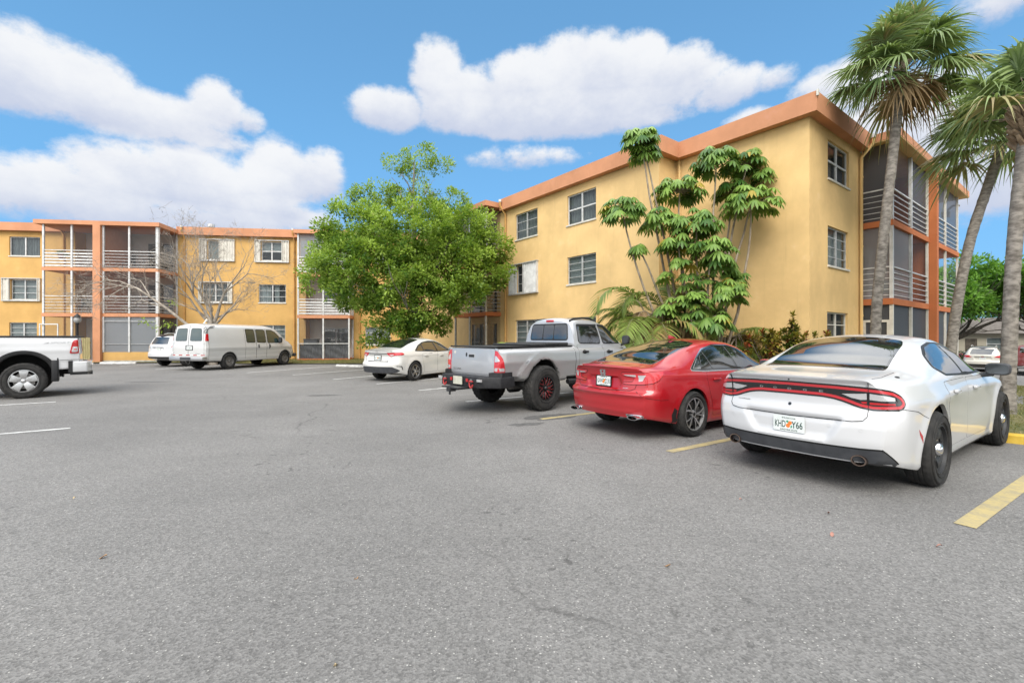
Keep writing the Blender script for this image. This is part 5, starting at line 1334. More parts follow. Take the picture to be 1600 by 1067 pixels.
def cargo_van():
    c = Car('parked_van', 'white cargo van with two rear door windows and grey steel wheels, under the bare tree', 'van')
    sp = dict(xr=-1.22, xf=4.40, ztop=[(-1.22, 2.0), (-1.1, 2.05), (0, 2.075), (2.2, 2.07), (2.6, 2.05), (2.85, 1.98), (3.5, 1.46), (3.62, 1.36), (4.0, 1.27), (4.25, 1.14), (4.40, .9)],
              zbelt=[(-1.22, 1.12), (3.0, 1.12), (3.5, 1.10), (4.1, 1.0), (4.40, .75)], zbot=[(-1.22, .42), (-.8, .40), (.5, .34), (3, .34), (3.9, .38), (4.40, .42)],
              wbelt=[(-1.22, .93), (-1.1, .965), (0, .985), (3.0, .985), (3.7, .96), (4.1, .9), (4.40, .72)], wmid=[(-1.22, .945), (-1.1, .985), (0, 1.0), (3.0, 1.0), (3.7, .985), (4.1, .93), (4.40, .76)],
              wbot=[(-1.22, .92), (-1.0, .95), (0, .965), (3, .965), (3.8, .95), (4.40, .75)], wroof=[(-1.22, .80), (0, .815), (2.5, .81), (2.9, .80), (3.5, .84), (4.0, .74), (4.40, .6)],
              zre=[(-1.22, 1.90), (-1.1, 1.93), (0, 1.955), (2.4, 1.95), (2.85, 1.88), (3.5, 1.40), (3.62, 1.31), (4.0, 1.2), (4.40, .86)],
              bow=[(-1.22, .02), (2.8, .025), (3.5, .01), (4.40, 0)], tmid=.55, smooth=3, rear=[(.4, .0), (1.0, .005), (1.3, .02), (1.9, .10), (2.05, .16)], rplan=.035, rw=.95, rexp=6, rlen=.25, rpow=1.0, front=[(.4, .04), (.7, 0), (.95, .05)], fplan=.15,
              side_fn=lambda x, z: .012 * np.exp(-((z - .98) / .03) ** 2) - .012 * sstep(z, .55, .6) * sstep(.9 - z, 0, .05), arches=[(0, .37, .43), (3.43, .37, .43)])
    c.loft('body', sp, P_van, N=170); rr = c.rear(); tp = c.top(); Wr = c.wrap(-1.0, .85, .14)
    c.wells([(0, .37), (3.43, .37)], .44, .55, .985)
    for k in (1, -1):
        mm = (lambda p: p) if k > 0 else mirror
        dr = round_poly([(.008, .66), (.008, 1.99), (.76, 1.96), (.80, 1.5), (.86, 1.15), (.86, .66)], .05, 3)
        c.panel('door_gap', mm(offset_poly(dr, .006)), rr, .0012, M_gap, skirt=.001); d = c.panel('rear_door', mm(offset_poly(dr, -.004)), rr, .003, P_van)
        w = round_poly([(.10, 1.30), (.12, 1.83), (.66, 1.82), (.735, 1.30)], .07, 4); c.panel('window_trim', mm(offset_poly(w, .018)), rr, .005, M_trim, d); c.panel('window', mm(w), rr, .007, M_cglass_g, d)
        lamp = round_poly([(.89, 1.29), (.88, 1.60), (.985, 1.60), (1.01, 1.29)], .02, 3); c.panel('tail_light', mm(lamp), Wr, .014, M_lensR, res=.03)
        c.panel('pillar_trim', mm(round_poly([(.80, 1.62), (.76, 1.97), (.90, 1.95), (.96, 1.62)], .02, 3)), Wr, .006, pbr('grey_trim', (.13, .13, .13), .6))
        for hz in (.80, 1.2, 1.75): c.rbox('hinge', rr, .845 * k if hz < 1.5 else .78 * k, hz, .05, .05, .02, P_van, d)
    pm = c.rbox('plate_mount', rr, -.06, .99, .40, .21, .012, M_trim, None, .004); c.plate(rr, -.08, .99, 'LKD 83F', out=.022, top=None, bottom=None, fruit=False)
    c.text('EXPRESS', rr, -.52, .74, .026, .24, .005, M_steel, flip=-1)
    bp = MB(); pr = [(-.985, -1.14), (-.93, -1.36), (.93, -1.36), (.985, -1.14), (.90, -1.10), (-.90, -1.10)]; bp.prism([(x, y) for y, x in pr], .44, .605); b = bevel(bp.build('rear_bumper', pbr('bumper_chrome', (.45, .45, .45), .3, .8), c.root), .02, 2)
    st = MB(); st.box((-1.365, -.30, .47), (-1.355, .30, .585)); st.build('bumper_step', M_plastic, b)
    for i in range(9): 
        y = .84 - i * .205; m_ = pbr('reflect_red', (.40, .02, .02), .4) if i % 2 == 0 else pbr('reflect_white', (.7, .7, .68), .4)
        c.panel('reflective_tape', [(y - .10, .655), (y - .10, .690), (y + .10, .690), (y + .10, .655)], rr, .006, m_)
    gw = [round_poly([(1.60, 1.22), (1.60, 1.81), (2.12, 1.80), (2.12, 1.20)], .05), round_poly([(.98, 1.22), (.98, 1.82), (1.46, 1.81), (1.46, 1.22)], .05), round_poly([(2.26, 1.19), (2.26, 1.80), (2.60, 1.79), (2.82, 1.70), (3.16, 1.40), (3.20, 1.19)], .05)]
    for q in (-1, 1):
        for w in gw: c.panel('window_trim', offset_poly(w, .03), c.side(q), .003, M_trim); c.panel('window', w, c.side(q), .006, M_cglass_g)
    c.panel('windscreen', round_poly([(2.82, -.66), (2.82, .66), (3.46, .76), (3.52, 0), (3.46, -.76)], .05), tp, .004, M_cglass_g, res=.07)
    doors(c, [round_poly([(2.19, .45), (2.19, 1.86), (2.62, 1.85), (2.88, 1.74), (3.24, 1.40), (3.28, 1.1), (3.0, .62), (2.92, .45)], .06, 4)], P_van, [(2.36, 1.02)], M_trim, .05, .16)
    for q in (-1,):
        for x0, x1 in ((.88, 1.53), (1.54, 2.18)): c.seam([(x0, 1.88), (x0, .45)], c.side(q), .009); c.seam([(x1, 1.88), (x1, .45)], c.side(q), .009)
        c.rbox('handle', c.side(q), 1.66, 1.02, .05, .16, .03, M_trim, out=.004)
    for q in (1, -1): c.seam([(-1.05, .46), (-1.05, 1.9)], c.side(q), .008)
    c.text('2500', c.side(-1), 3.28 + .22, .80, .035, .2, .004, M_steel, flip=1)
    c.mirrors(2.98, .99, 1.32, .20, .28, .14, mat=M_trim)
    for k in (1, -1): c.panel('headlight', round_poly([(.58, .82), (.58, 1.0), (.86, 1.0), (1.0, .82)], .03), c.wrap(4.1, .6, .25, True), .008, M_lensC)
    fb = MB(); fb.prism([(4.2, -.95), (4.42, -.86), (4.50, -.4), (4.50, .4), (4.42, .86), (4.2, .95)], .42, .60); bevel(fb.build('front_bumper', M_plastic, c.root), .03, 2)
    c.wheel_set([(0, -.985, .37), (0, .985, .37), (3.43, -.985, .37), (3.43, .985, .37)], .372, .235, .215, ST_STEEL)
    for x in (0, 3.43): c.tube('axle', [(x, -.75, .37), (x, .75, .37)], .07, M_under)
    c.tube('exhaust_tip', [(.2, -.55, .36), (.9, -.72, .36), (1.0, -.85, .36)], .035, M_rotor); c.tube('tow_hitch', [(-1.2, 0, .40), (-1.3, 0, .40)], .04, M_under)
    ld = MB(); ld.tube([(-.25, .25, 2.07), (-.1, .3, 2.2), (-.02, .34, 2.27), (.03, .36, 2.23)], .035, 8); ld.build('roof_vent', M_beige, c.root)
    return c

def pickup(label, P, d, group=None, name='parked_pickup'):
    """two lofts: bed/bonnet body and the cab on it. d: dimensions"""
    c = Car(name, label, 'pickup truck', group)
    xr, xf, wb, bz, W, rad, Ra = d['xr'], d['xf'], d['wb'], d['bz'], d['W'], d['rad'], d['arch']; L = d.get('lift', 0); c0 = d['cab0']; c1 = d['cab1']; H = d['H']; zb = d['zb']
    hz = d['hood']
    fl = d.get('flare', .05)
    def sfn(x, z):
        o = 0
        for cx in (0, wb):
            rr = np.hypot(x - cx, z - rad); o = o + fl * sstep(rr, Ra + d.get('fw', .13) + .03, Ra + d.get('fw', .13)) * 1.0
        return o + .010 * np.exp(-((z - bz * .78) / .06) ** 2) - d.get('low', .02) * sstep(bz * .62 - z, 0, .05)
    sp = dict(xr=xr, xf=xf, ztop=[(xr, bz), (c0, bz + .01), (c1 - .9, bz + .02), (c1, hz), (c1 + .2, hz), (xf - .35, hz - .05), (xf - .05, hz - .16), (xf, hz - .22)],
              zbelt=[(xr, bz - .05), (c1 - .5, bz - .04), (xf - .3, hz - .12), (xf, hz - .3)], zbot=[(xr, zb + .08), (xr + .5, zb + .06), (0, zb), (wb, zb), (xf, zb + .05)],
              wbelt=[(xr, W - .07), (xr + .25, W - .05), (wb, W - .05), (xf - .3, W - .09), (xf, W - .2)], wmid=[(xr, W - .035), (xr + .2, W - .01), (wb, W), (xf - .3, W - .04), (xf, W - .15)],
              wbot=[(xr, W - .06), (xr + .3, W - .03), (wb, W - .03), (xf, W - .16)], wroof=[(xr, W - .13), (c0, W - .12), (c1, W - .2), (xf, W - .35)],
              zre=[(xr, bz - .004), (c1 - .9, bz + .012), (c1, hz - .02), (xf - .35, hz - .08), (xf, hz - .25)], bow=[(xr, .004), (xf, .004)], tmid=.6, smooth=1,
              rear=[(zb, .03), (zb + .15, 0), (bz, .03)], rplan=.03, rw=W, rexp=5, rlen=.2, rpow=1, front=[(zb, .08), (.8, 0), (1.1, .04)], fplan=.12, side_fn=sfn, arches=[(0, rad + d.get('az', 0), Ra), (wb, rad + d.get('az', 0), Ra)], archy=.5, sharp=30)
    body = c.loft('body', sp, P, N=190)
    wc = W - .09
    cs = dict(xr=c0, xf=c1 + .1, ztop=[(c0, H - .08), (c0 + .12, H - .02), (c0 + .6, H), (c1 - 1.05, H - .01), (c1 - .75, H - .08), (c1 - .1, bz + .12), (c1 + .1, bz)],
              zbelt=[(c0, bz + .08), (c1 + .1, bz - .02)], zbot=[(c0, bz - .35), (c1 + .1, bz - .35)], wbelt=[(c0, wc - .02), (c0 + .3, wc), (c1, wc), (c1 + .1, wc - .05)], wmid=[(c0, wc + .01), (c0 + .3, wc + .035), (c1, wc + .03), (c1 + .1, wc)],
              wbot=[(c0, wc + .02), (c1 + .1, wc + .02)], wroof=[(c0, wc - .20), (c0 + .4, wc - .19), (c1 - .9, wc - .19), (c1 + .1, wc - .08)],
              zre=[(c0, H - .15), (c0 + .12, H - .085), (c0 + .6, H - .065), (c1 - 1.05, H - .075), (c1 - .75, H - .14), (c1 - .1, bz + .09), (c1 + .1, bz - .015)], bow=[(c0, .02), (c1, .01)], tmid=.5, smooth=2, nS=10,
              rear=[(bz, 0), (H - .2, .06), (H, .12)], rplan=.05, rw=W, rexp=4, rlen=.25, rpow=1, sharp=45)
    cab = c.loft('cab', cs, P, N=100)
    c.use(body, cab)
    return c, body, cab

def silver_pickup():
    d = dict(xr=-1.16, xf=4.10, wb=3.25, bz=1.215, W=.90, rad=.41, arch=.50, az=.10, cab0=1.06, cab1=3.0, H=1.86, zb=.60, hood=1.20, flare=.0, fw=.12, low=.0)
    c, body, cab = pickup('lifted silver pickup with black rear bumper and red mesh wheels, beside the red sedan', P_silver, d, 'cars parked along the right wing')
    rr = c.rear(); tp = c.top(); Wr = c.wrap(-1.0, .74, .14)
    c.wells([(0, .51), (3.25, .51)], .51, .45, .87)
    tg = round_poly([(-.72, .66), (-.72, 1.205), (.72, 1.205), (.72, .66)], .03, 4); c.panel('tailgate_gap', offset_poly(tg, .006), rr, .0012, M_gap, skirt=.001); t = c.panel('tailgate', offset_poly(tg, -.003), rr, .006, P_silver)
    c.panel('tailgate_crease', [(-.70, .73), (-.70, .745), (.70, .745), (.70, .73)], rr, .012, P_silver, t)
    bz_ = c.panel('handle_bezel', round_poly([(-.12, 1.02), (-.12, 1.11), (.12, 1.11), (.10, 1.02)], .025, 3), rr, .009, pbr('silver_trim', (.5, .5, .5), .4, .5), t); c.panel('handle', round_poly([(-.09, 1.035), (-.09, 1.085), (.09, 1.085), (.09, 1.035)], .01, 3), rr, .014, M_trim, t)
    c.text('TACOMA', rr, .50, .80, .035, .30, .010, M_chrome, flip=-1, parent=t); c.panel('emblem', ell(.14, 1.13, .0, .0) if False else ell(.18, 1.08, .028, .04), rr, .009, M_steel, t)
    c.panel('camera_spot', ell(.60, 1.12, .03, .03), rr, .009, M_beige, t)
    for k in (1, -1):
        mm = (lambda p: p) if k > 0 else mirror
        lamp = round_poly([(.735, .78), (.735, 1.17), (.80, 1.165), (.90, 1.02), (.955, .78)], .03, 4); t2 = c.panel('tail_light', mm(lamp), Wr, .018, M_lensR2, res=.025)
        c.panel('lamp_lens', mm(round_poly([(.75, .96), (.75, 1.08), (.80, 1.07), (.86, .98)], .02, 3)), Wr, .0205, M_lensC, t2); c.panel('lamp_lens', mm(round_poly([(.75, .80), (.75, .86), (.925, .86), (.935, .80)], .01, 3)), Wr, .0205, M_lensC, t2)
        c.seam([(c_[0], c_[1]) for c_ in ((1.03, .62), (1.03, 1.2))], c.side(k), .012)
        for cx in (0, 3.25):
            arc = [(cx + .507 * math.cos(a), .51 + .507 * math.sin(a)) for a in np.linspace(-.02, PI + .02, 34)]; arc2 = [(cx + (.60 + .10 * abs(math.cos(a)) ** 3) * math.cos(a), .51 + .615 * math.sin(a)) for a in np.linspace(PI + .02, -.02, 34)]
            c.panel('fender_flare', arc + arc2, c.side(k), .07, P_silver, skirt=.01, res=.03)
        # roof rails
        c.tube('roof_rail', [(1.18, .575 * k, 1.765), (1.30, .58 * k, 1.815), (1.6, .58 * k, 1.838), (1.9, .575 * k, 1.832), (2.12, .57 * k, 1.765)], .022, M_trim)
    # bed cover
    tc = MB(); tc.box((-1.10, -.76, 1.225), (1.0, .76, 1.245)); b = bevel(tc.build('bed_cover', mottled('vinyl_black', (.015, .015, .016), (.035, .035, .035), 6, .6), c.root), .008, 2)
    for x, z in ((.13, 1.275), (.50, 1.29), (.84, 1.30)): q = MB(); q.box((x - .17, -.70, 1.246), (x + .17, .70, z + .01)); bevel(q.build('folded_cover', MC['vinyl_black'], c.root), .025, 3)
    for k in (1, -1): q = MB(); q.box((-1.12, .765 * k, 1.222), (1.02, .80 * k, 1.25)); q.build('bed_rail_cap', M_trim, c.root)
    # steel bumper with shackles and hitch
    bm_ = MB(); bm_.prism([(-1.16, -.93), (-1.44, -.62), (-1.46, .62), (-1.16, .93), (-.80, .93), (-.80, .905), (-1.12, .80), (-1.12, -.80), (-.80, -.905), (-.80, -.93)], .50, .70)
    bu = bevel(bm_.build('rear_bumper', mottled('powder_black', (.010, .010, .012), (.022, .022, .024), 15, .6), c.root), .015, 2)
    for k in (1, -1):
        q = MB(); q.prism([(-1.12, .93 * k), (-1.30, .74 * k), (-1.12, .70 * k), (-.84, .90 * k)], .70, .78); q.build('bumper_wing', MC['powder_black'], bu)
        q = MB(); q.box((-1.48, .66 * k - .06, .62), (-1.44, .66 * k + .06, .665)); q.build('bumper_light', M_lensC, bu)
        sh = MB(); sh.tube([(-1.50, .45 * k + .05 * math.cos(a), .565 + .06 * math.sin(a)) for a in np.linspace(-PI, 0, 12)] + [(-1.50, .45 * k + .05, .62), (-1.50, .45 * k - .05, .62)], .016, 8); sh.build('shackle', pbr('shackle_red', (.35, .03, .03), .4), bu)
        q = MB(); q.box((-1.50, .45 * k - .025, .60), (-1.44, .45 * k + .025, .66)); q.build('shackle_mount', M_chrome, bu)
        q = MB(); q.box((-1.47, .27 * k - .03, .60), (-1.455, .27 * k + .03, .66)); q.build('reflector', M_lensR, bu)
    pl = MB(); pl.box((-1.485, -.15 + .02, .54), (-1.475, .15 + .02, .69)); pl.build('licence_plate', mottled('plate_beige', (.42, .42, .34), (.56, .55, .46), 10, .5, bmp=0), bu)
    h = MB(); h.tube([(-1.1, 0, .47), (-1.62, 0, .47)], .04, 8); h.box((-1.72, -.06, .42), (-1.58, .06, .49)); h.tube([(-1.68, 0, .42), (-1.68, 0, .36)], .02, 8); h.box((-1.7, -.30, .485), (-1.46, .26, .505)); h.build('tow_hitch', M_steel, bu)
    # windows
    w = round_poly([(-.60, 1.36), (-.55, 1.70), (.55, 1.70), (.60, 1.36)], .06, 4); c.panel('window_trim', offset_poly(w, .015), rr, .004, M_trim); 
    for p in ([(-.58, 1.375), (-.54, 1.685), (-.18, 1.685), (-.19, 1.375)], [(-.155, 1.375), (-.155, 1.685), (.155, 1.685), (.155, 1.375)]): c.panel('rear_window', round_poly(p, .03, 3), rr, .007, M_cglass)
    c.panel('rear_window', round_poly([(.19, 1.375), (.18, 1.685), (.54, 1.685), (.58, 1.375)], .03, 3), rr, .007, M_cglass)
    c.rbox('brake_lamp', rr, 0, 1.775, .24, .05, .02, M_lensR, out=0)
    dA = [round_poly([(1.24, 1.30), (1.30, 1.665), (1.98, 1.675), (2.01, 1.29)], .07, 4), round_poly([(2.12, 1.29), (2.08, 1.675), (2.30, 1.665), (2.58, 1.50), (2.80, 1.29)], .06, 4)]
    for q in (1, -1):
        for p in dA: c.panel('window_trim', offset_poly(p, .022), c.side(q), .004, M_trim); c.panel('window', p, c.side(q), .008, M_cglass)
        for p in ([(1.28, 1.655), (1.31, 1.695), (1.99, 1.70), (1.99, 1.66)], [(2.06, 1.665), (2.06, 1.70), (2.32, 1.69), (2.58, 1.53), (2.56, 1.50), (2.30, 1.655)]): c.panel('rain_visor', p, c.side(q), .02, M_trim)
    doors(c, [round_poly([(1.14, .70), (1.16, 1.26), (2.04, 1.255), (2.06, .66), (1.20, .66)], .04, 4), round_poly([(2.075, .66), (2.055, 1.255), (2.88, 1.24), (2.94, .75), (2.9, .66)], .04, 4)], P_silver, [(1.36, 1.11), (2.24, 1.10)], M_trim, .2, .04)
    for k in (1, -1): c.tube('side_step', [(.75, .90 * k, .52), (2.5, .92 * k, .52)], .05, M_trim)
    c.panel('windscreen', round_poly([(2.36, -.58), (2.36, .58), (2.94, .68), (2.98, 0), (2.94, -.68)], .05, 3), tp, .004, M_cglass, res=.07)
    c.mirrors(2.72, .92, 1.36, .20, .20, .13, mat=M_trim)
    c.both('headlight', round_poly([(3.75, .95), (3.78, 1.08), (3.98, 1.02), (4.0, .92)], .02), .004, M_lensC)
    c.wheel_set([(0, -1.01, .435), (0, 1.01, .435), (3.25, -1.01, .435), (3.25, 1.01, .435)], .437, .30, .232, ST_REDMESH, 'off')
    for x in (0, 3.25): c.tube('axle', [(x, -.8, .41), (x, .8, .41)], .06, M_under); c.tube('differential', [(x - .12, .0, .41), (x + .12, 0, .41)], .13, M_under)
    ex = MB(); ex.lathe([(.06, -.62), (.085, -.60), (.09, -.25), (.06, -.23)], 14, 'x', (0, -.52, .50)); ex.build('muffler', M_rotor, c.root, angle=40)
    fr = MB(); [fr.box((-1.1, .42 * k - .04, .52), (3.9, .42 * k + .04, .62)) for k in (1, -1)]; fr.build('chassis', M_under, c.root)
    return c

def white_pickup():
    d = dict(xr=-.98, xf=4.55, wb=3.57, bz=1.40, W=.985, rad=.405, arch=.50, az=.12, cab0=1.05, cab1=3.25, H=1.95, zb=.56, hood=1.38, flare=.0, fw=.08, low=.012)
    c, body, cab = pickup('white pickup with silver five spoke wheel and grey bedside lettering, at the left edge', P_white, d)
    rr = c.rear(); tp = c.top(); Wr = c.wrap(-.75, .76, .20)
    c.wells([(0, .52), (3.57, .52)], .51, .45, .97)
    for k in (1, -1):
        mm = (lambda p: p) if k > 0 else mirror
        lamp = round_poly([(.80, 1.02), (.81, 1.33), (.93, 1.34), (.985, 1.30), (1.04, 1.02)], .03, 4); t = c.panel('tail_light', mm(lamp), Wr, .016, M_lensR, res=.025)
        c.panel('lamp_lens', mm(round_poly([(.84, 1.05), (.84, 1.18), (.985, 1.18), (1.01, 1.05)], .02, 3)), Wr, .0185, M_lensC, t); c.panel('lamp_lens', mm([(.86, 1.10), (.86, 1.125), (.97, 1.125), (.98, 1.10)]), Wr, .0205, M_lensR2, t)
        # arch liner lip and mud flap
        arc = [(.50 * math.cos(a), .525 + .50 * math.sin(a)) for a in np.linspace(-.18, PI + .18, 30)]; arc2 = [(.585 * math.cos(a), .525 + .575 * math.sin(a)) for a in np.linspace(PI + .12, -.12, 30)]
        c.panel('arch_flare', arc + arc2, c.side(k), .022, M_trim)
        mf = MB(); mf.box((-.60, .70 * k, .36), (-.565, .975 * k, .92)); mf.box((-.58, .96 * k, .36), (-.47, .99 * k, .86)); bevel(mf.build('mud_flap', M_trim, c.root), .012, 2)
        c.text('SPORT', c.side(k), -.63, 1.275, .045, .36, .003, pbr('grey_decal', (.33, .33, .335), .5), flip=-k, shear=.25)
        c.panel('decal_stripe', [(-.42, 1.253), (-.33, 1.253), (-.42, 1.292), (-.435, 1.292)] if k > 0 else [(-.42, 1.253), (-.33, 1.253), (-.42, 1.292), (-.435, 1.292)], c.side(k), .003, MC['grey_decal'])
        c.seam([(-.60, .86), (-.95, .87)], c.side(k), .007); c.seam([(1.02, .6), (1.02, 1.38)], c.side(k), .012)
        q = MB(); q.box((-1.0, .785 * k, 1.40), (1.05, .90 * k, 1.425)); bevel(q.build('bed_rail_cap', M_trim, c.root), .008, 2)
    bc = MB(); bc.box((-.95, -.78, 1.405), (1.03, .78, 1.44)); bevel(bc.build('bed_cover', mottled('vinyl_black', (.015, .015, .016), (.035, .035, .035), 6, .6) if 'vinyl_black' not in MC else MC['vinyl_black'], c.root), .01, 2)
    tg = round_poly([(-.75, .80), (-.75, 1.39), (.75, 1.39), (.75, .80)], .03, 4); c.panel('tailgate_gap', offset_poly(tg, .006), rr, .0012, M_gap); t = c.panel('tailgate', offset_poly(tg, -.003), rr, .006, P_white)
    bm_ = MB(); bm_.prism([(-.80, -.985), (-1.12, -.93), (-1.20, -.5), (-1.20, .5), (-1.12, .93), (-.80, .985), (-.88, .80), (-.90, 0), (-.88, -.80)], .56, .82); bu = bevel(bm_.build('rear_bumper', P_white, c.root), .03, 3)
    q = MB(); q.prism([(-.77, .99), (-.85, .98), (-.85, -.98), (-.77, -.99), (-.74, 0)], .56, .84); q.build('bumper_end', M_trim, bu)
    q = MB(); q.prism([(-.80, -.95), (-1.12, -.90), (-1.19, 0), (-1.12, .90), (-.80, .95)], .50, .558); q.build('bumper_valance', M_trim, bu)
    q = MB(); q.tube([(-1.0, 0, .5), (-1.2, 0, .5)], .05, 8); q.build('tow_hitch', M_steel, bu)
    dA = [round_poly([(1.22, 1.48), (1.28, 1.80), (2.02, 1.81), (2.05, 1.47)], .07, 4), round_poly([(2.16, 1.47), (2.12, 1.81), (2.40, 1.79), (2.72, 1.64), (3.0, 1.47)], .06, 4)]
    for q in (1, -1):
        for p in dA: c.panel('window_trim', offset_poly(p, .022), c.side(q), .004, M_trim); c.panel('window', p, c.side(q), .008, M_cglass)
    w = round_poly([(-.64, 1.52), (-.58, 1.82), (.58, 1.82), (.64, 1.52)], .06, 4); c.panel('rear_window', w, rr, .006, M_cglass)
    doors(c, [round_poly([(1.12, .66), (1.14, 1.43), (2.08, 1.425), (2.10, .66)], .04, 4), round_poly([(2.115, .66), (2.095, 1.425), (3.02, 1.41), (3.04, .75), (3.0, .66)], .04, 4)], P_white, [(1.3, 1.25), (2.28, 1.24)], P_white, .22, .045)
    c.panel('windscreen', round_poly([(2.5, -.62), (2.5, .62), (3.14, .74), (3.18, 0), (3.14, -.74)], .05, 3), tp, .004, M_cglass, res=.07)
    c.mirrors(2.9, .98, 1.55, .22, .24, .14, mat=M_trim); c.both('headlight', round_poly([(4.15, 1.05), (4.18, 1.22), (4.42, 1.16), (4.44, 1.02)], .02), .004, M_lensC)
    c.wheel_set([(0, .985, .405), (0, -.985, .405), (3.57, .985, .405), (3.57, -.985, .405)], .408, .275, .255, ST_FIVE, 'off')
    for x in (0, 3.57): c.tube('axle', [(x, -.8, .405), (x, .8, .405)], .07, M_under)
    fr = MB(); [fr.box((-1.1, .42 * k - .04, .50), (4.2, .42 * k + .04, .60)) for k in (1, -1)]; fr.build('chassis', M_under, c.root)
    return c

def maroon_pickup():
    d = dict(xr=-1.16, xf=4.10, wb=3.4, bz=1.16, W=.92, rad=.37, arch=.44, az=.04, cab0=1.2, cab1=3.05, H=1.80, zb=.45, hood=1.14, flare=.015, fw=.06, low=.01)
    c, body, cab = pickup('maroon pickup partly hidden behind the right-hand palm trunk, farthest right of the distant cars', P_maroon, d, 'cars parked in the far lot'); rr = c.rear()
    c.wells([(0, .41), (3.4, .41)], .45, .45, .92)
    for k in (1, -1):
        mm = (lambda p: p) if k > 0 else mirror
        c.panel('tail_light', mm(round_poly([(.80, .80), (.80, 1.08), (.90, 1.08), (.92, .80)], .02, 3)), rr, .012, M_lensR)
        arc = [(.44 * math.cos(a), .41 + .44 * math.sin(a)) for a in np.linspace(-.1, PI + .1, 24)]; arc2 = [(.50 * math.cos(a), .41 + .50 * math.sin(a)) for a in np.linspace(PI + .1, -.1, 24)]
        c.panel('arch_flare', arc + arc2, c.side(k), .03, M_beige)
    tg = round_poly([(-.74, .62), (-.74, 1.15), (.74, 1.15), (.74, .62)], .03, 3); c.panel('tailgate', tg, rr, .006, P_maroon); c.panel('rear_window', round_poly([(-.58, 1.30), (-.54, 1.66), (.54, 1.66), (.58, 1.30)], .05), rr, .006, M_cglass)
    bm_ = MB(); bm_.prism([(-1.1, -.92), (-1.32, -.88), (-1.36, 0), (-1.32, .88), (-1.1, .92)], .46, .62); bevel(bm_.build('rear_bumper', M_chrome, c.root), .02, 2)
    for q in (1, -1):
        for p in (round_poly([(1.36, 1.26), (1.42, 1.62), (2.02, 1.63), (2.05, 1.25)], .06), round_poly([(2.16, 1.25), (2.12, 1.63), (2.36, 1.62), (2.64, 1.44), (2.84, 1.25)], .06)): c.panel('window', p, c.side(q), .006, M_cglass)
    doors(c, [round_poly([(1.28, .52), (1.28, 1.2), (2.08, 1.2), (2.10, .52)], .04), round_poly([(2.115, .52), (2.095, 1.2), (2.92, 1.18), (2.94, .6), (2.9, .52)], .04)], P_maroon, [(1.45, 1.05), (2.28, 1.04)], M_trim)
    c.mirrors(2.72, .92, 1.30, .20, .18, .13, mat=M_trim)
    c.wheel_set([(0, -.93, .37), (0, .93, .37), (3.4, -.93, .37), (3.4, .93, .37)], .372, .25, .23, ST_FIVE)
    return c

CAR1 = white_sedan().place(3.74, 5.44, 35.2, .985, 1.045, 0); CAR1.root.scale = (1.01, 1.0, 1.045)
CAR2 = fastback().place(2.235, 7.758, 34.6, .986, 1.02)
CAR3 = silver_pickup().place(.04, 10.2, 41.5, 1.0, 1.06)
CAR4 = compact_sedan(label='white compact sedan with black lower bumper, in front of the round leafy tree', group='cars parked along the right wing').place(-4.1, 16.45, 60.7, 1.006, 1.03)
CAR5 = cargo_van().place(-14.25, 22.1, 74.5, 1.025, 1.035)
CAR6 = white_pickup().place(-12.6, 12.1, 221, 1.03, 1.07)
CAR7 = suv('white suv seen from behind, mostly hidden by the white cargo van beside it', P_white).place(-17.6, 24.3, 72, 1.0)
CAR8 = compact_sedan(label='red sedan far off under the spreading tree, left of the beige suv', paintm=paint('paint_red_far', (.36, .012, .015), rough=.4, dirt=.08), group='cars parked in the far lot', detail=False)
CAR9 = suv('beige suv with a red badge on its back, right of the distant red sedan', P_beige, 'cars parked in the far lot', clear=False, spare=M_lensR)
CAR10 = maroon_pickup()
CAR8.place(30.3, 33, 40); CAR9.place(31.0, 30.5, 42); CAR10.place(31, 27.5, 44)
# ------------------------------------------------------------------ vegetation
NR = np.random.default_rng(11)
def np_mesh(name, V, quads, mat, parent=None, tone=None, smooth=True):
    """V (n,3), quads (m,4); tone: one value per face"""
    V = np.asarray(V, np.float32); Q = np.asarray(quads, np.int32); me = bpy.data.meshes.new(name)
    me.vertices.add(len(V)); me.vertices.foreach_set('co', V.ravel()); me.loops.add(Q.size); me.loops.foreach_set('vertex_index', Q.ravel())
    me.polygons.add(len(Q)); me.polygons.foreach_set('loop_start', np.arange(0, Q.size, 4, dtype=np.int32)); me.polygons.foreach_set('loop_total', np.full(len(Q), 4, np.int32))
    me.update(calc_edges=True)
    if smooth: me.polygons.foreach_set('use_smooth', [True] * len(Q))
    if tone is not None:
        a = me.attributes.new('tone', 'FLOAT', 'FACE'); a.data.foreach_set('value', np.asarray(tone, np.float32))
    me.materials.append(mat); me.validate(); o = bpy.data.objects.new(name, me); COL.objects.link(o)
    if parent: o.parent = parent
    return o

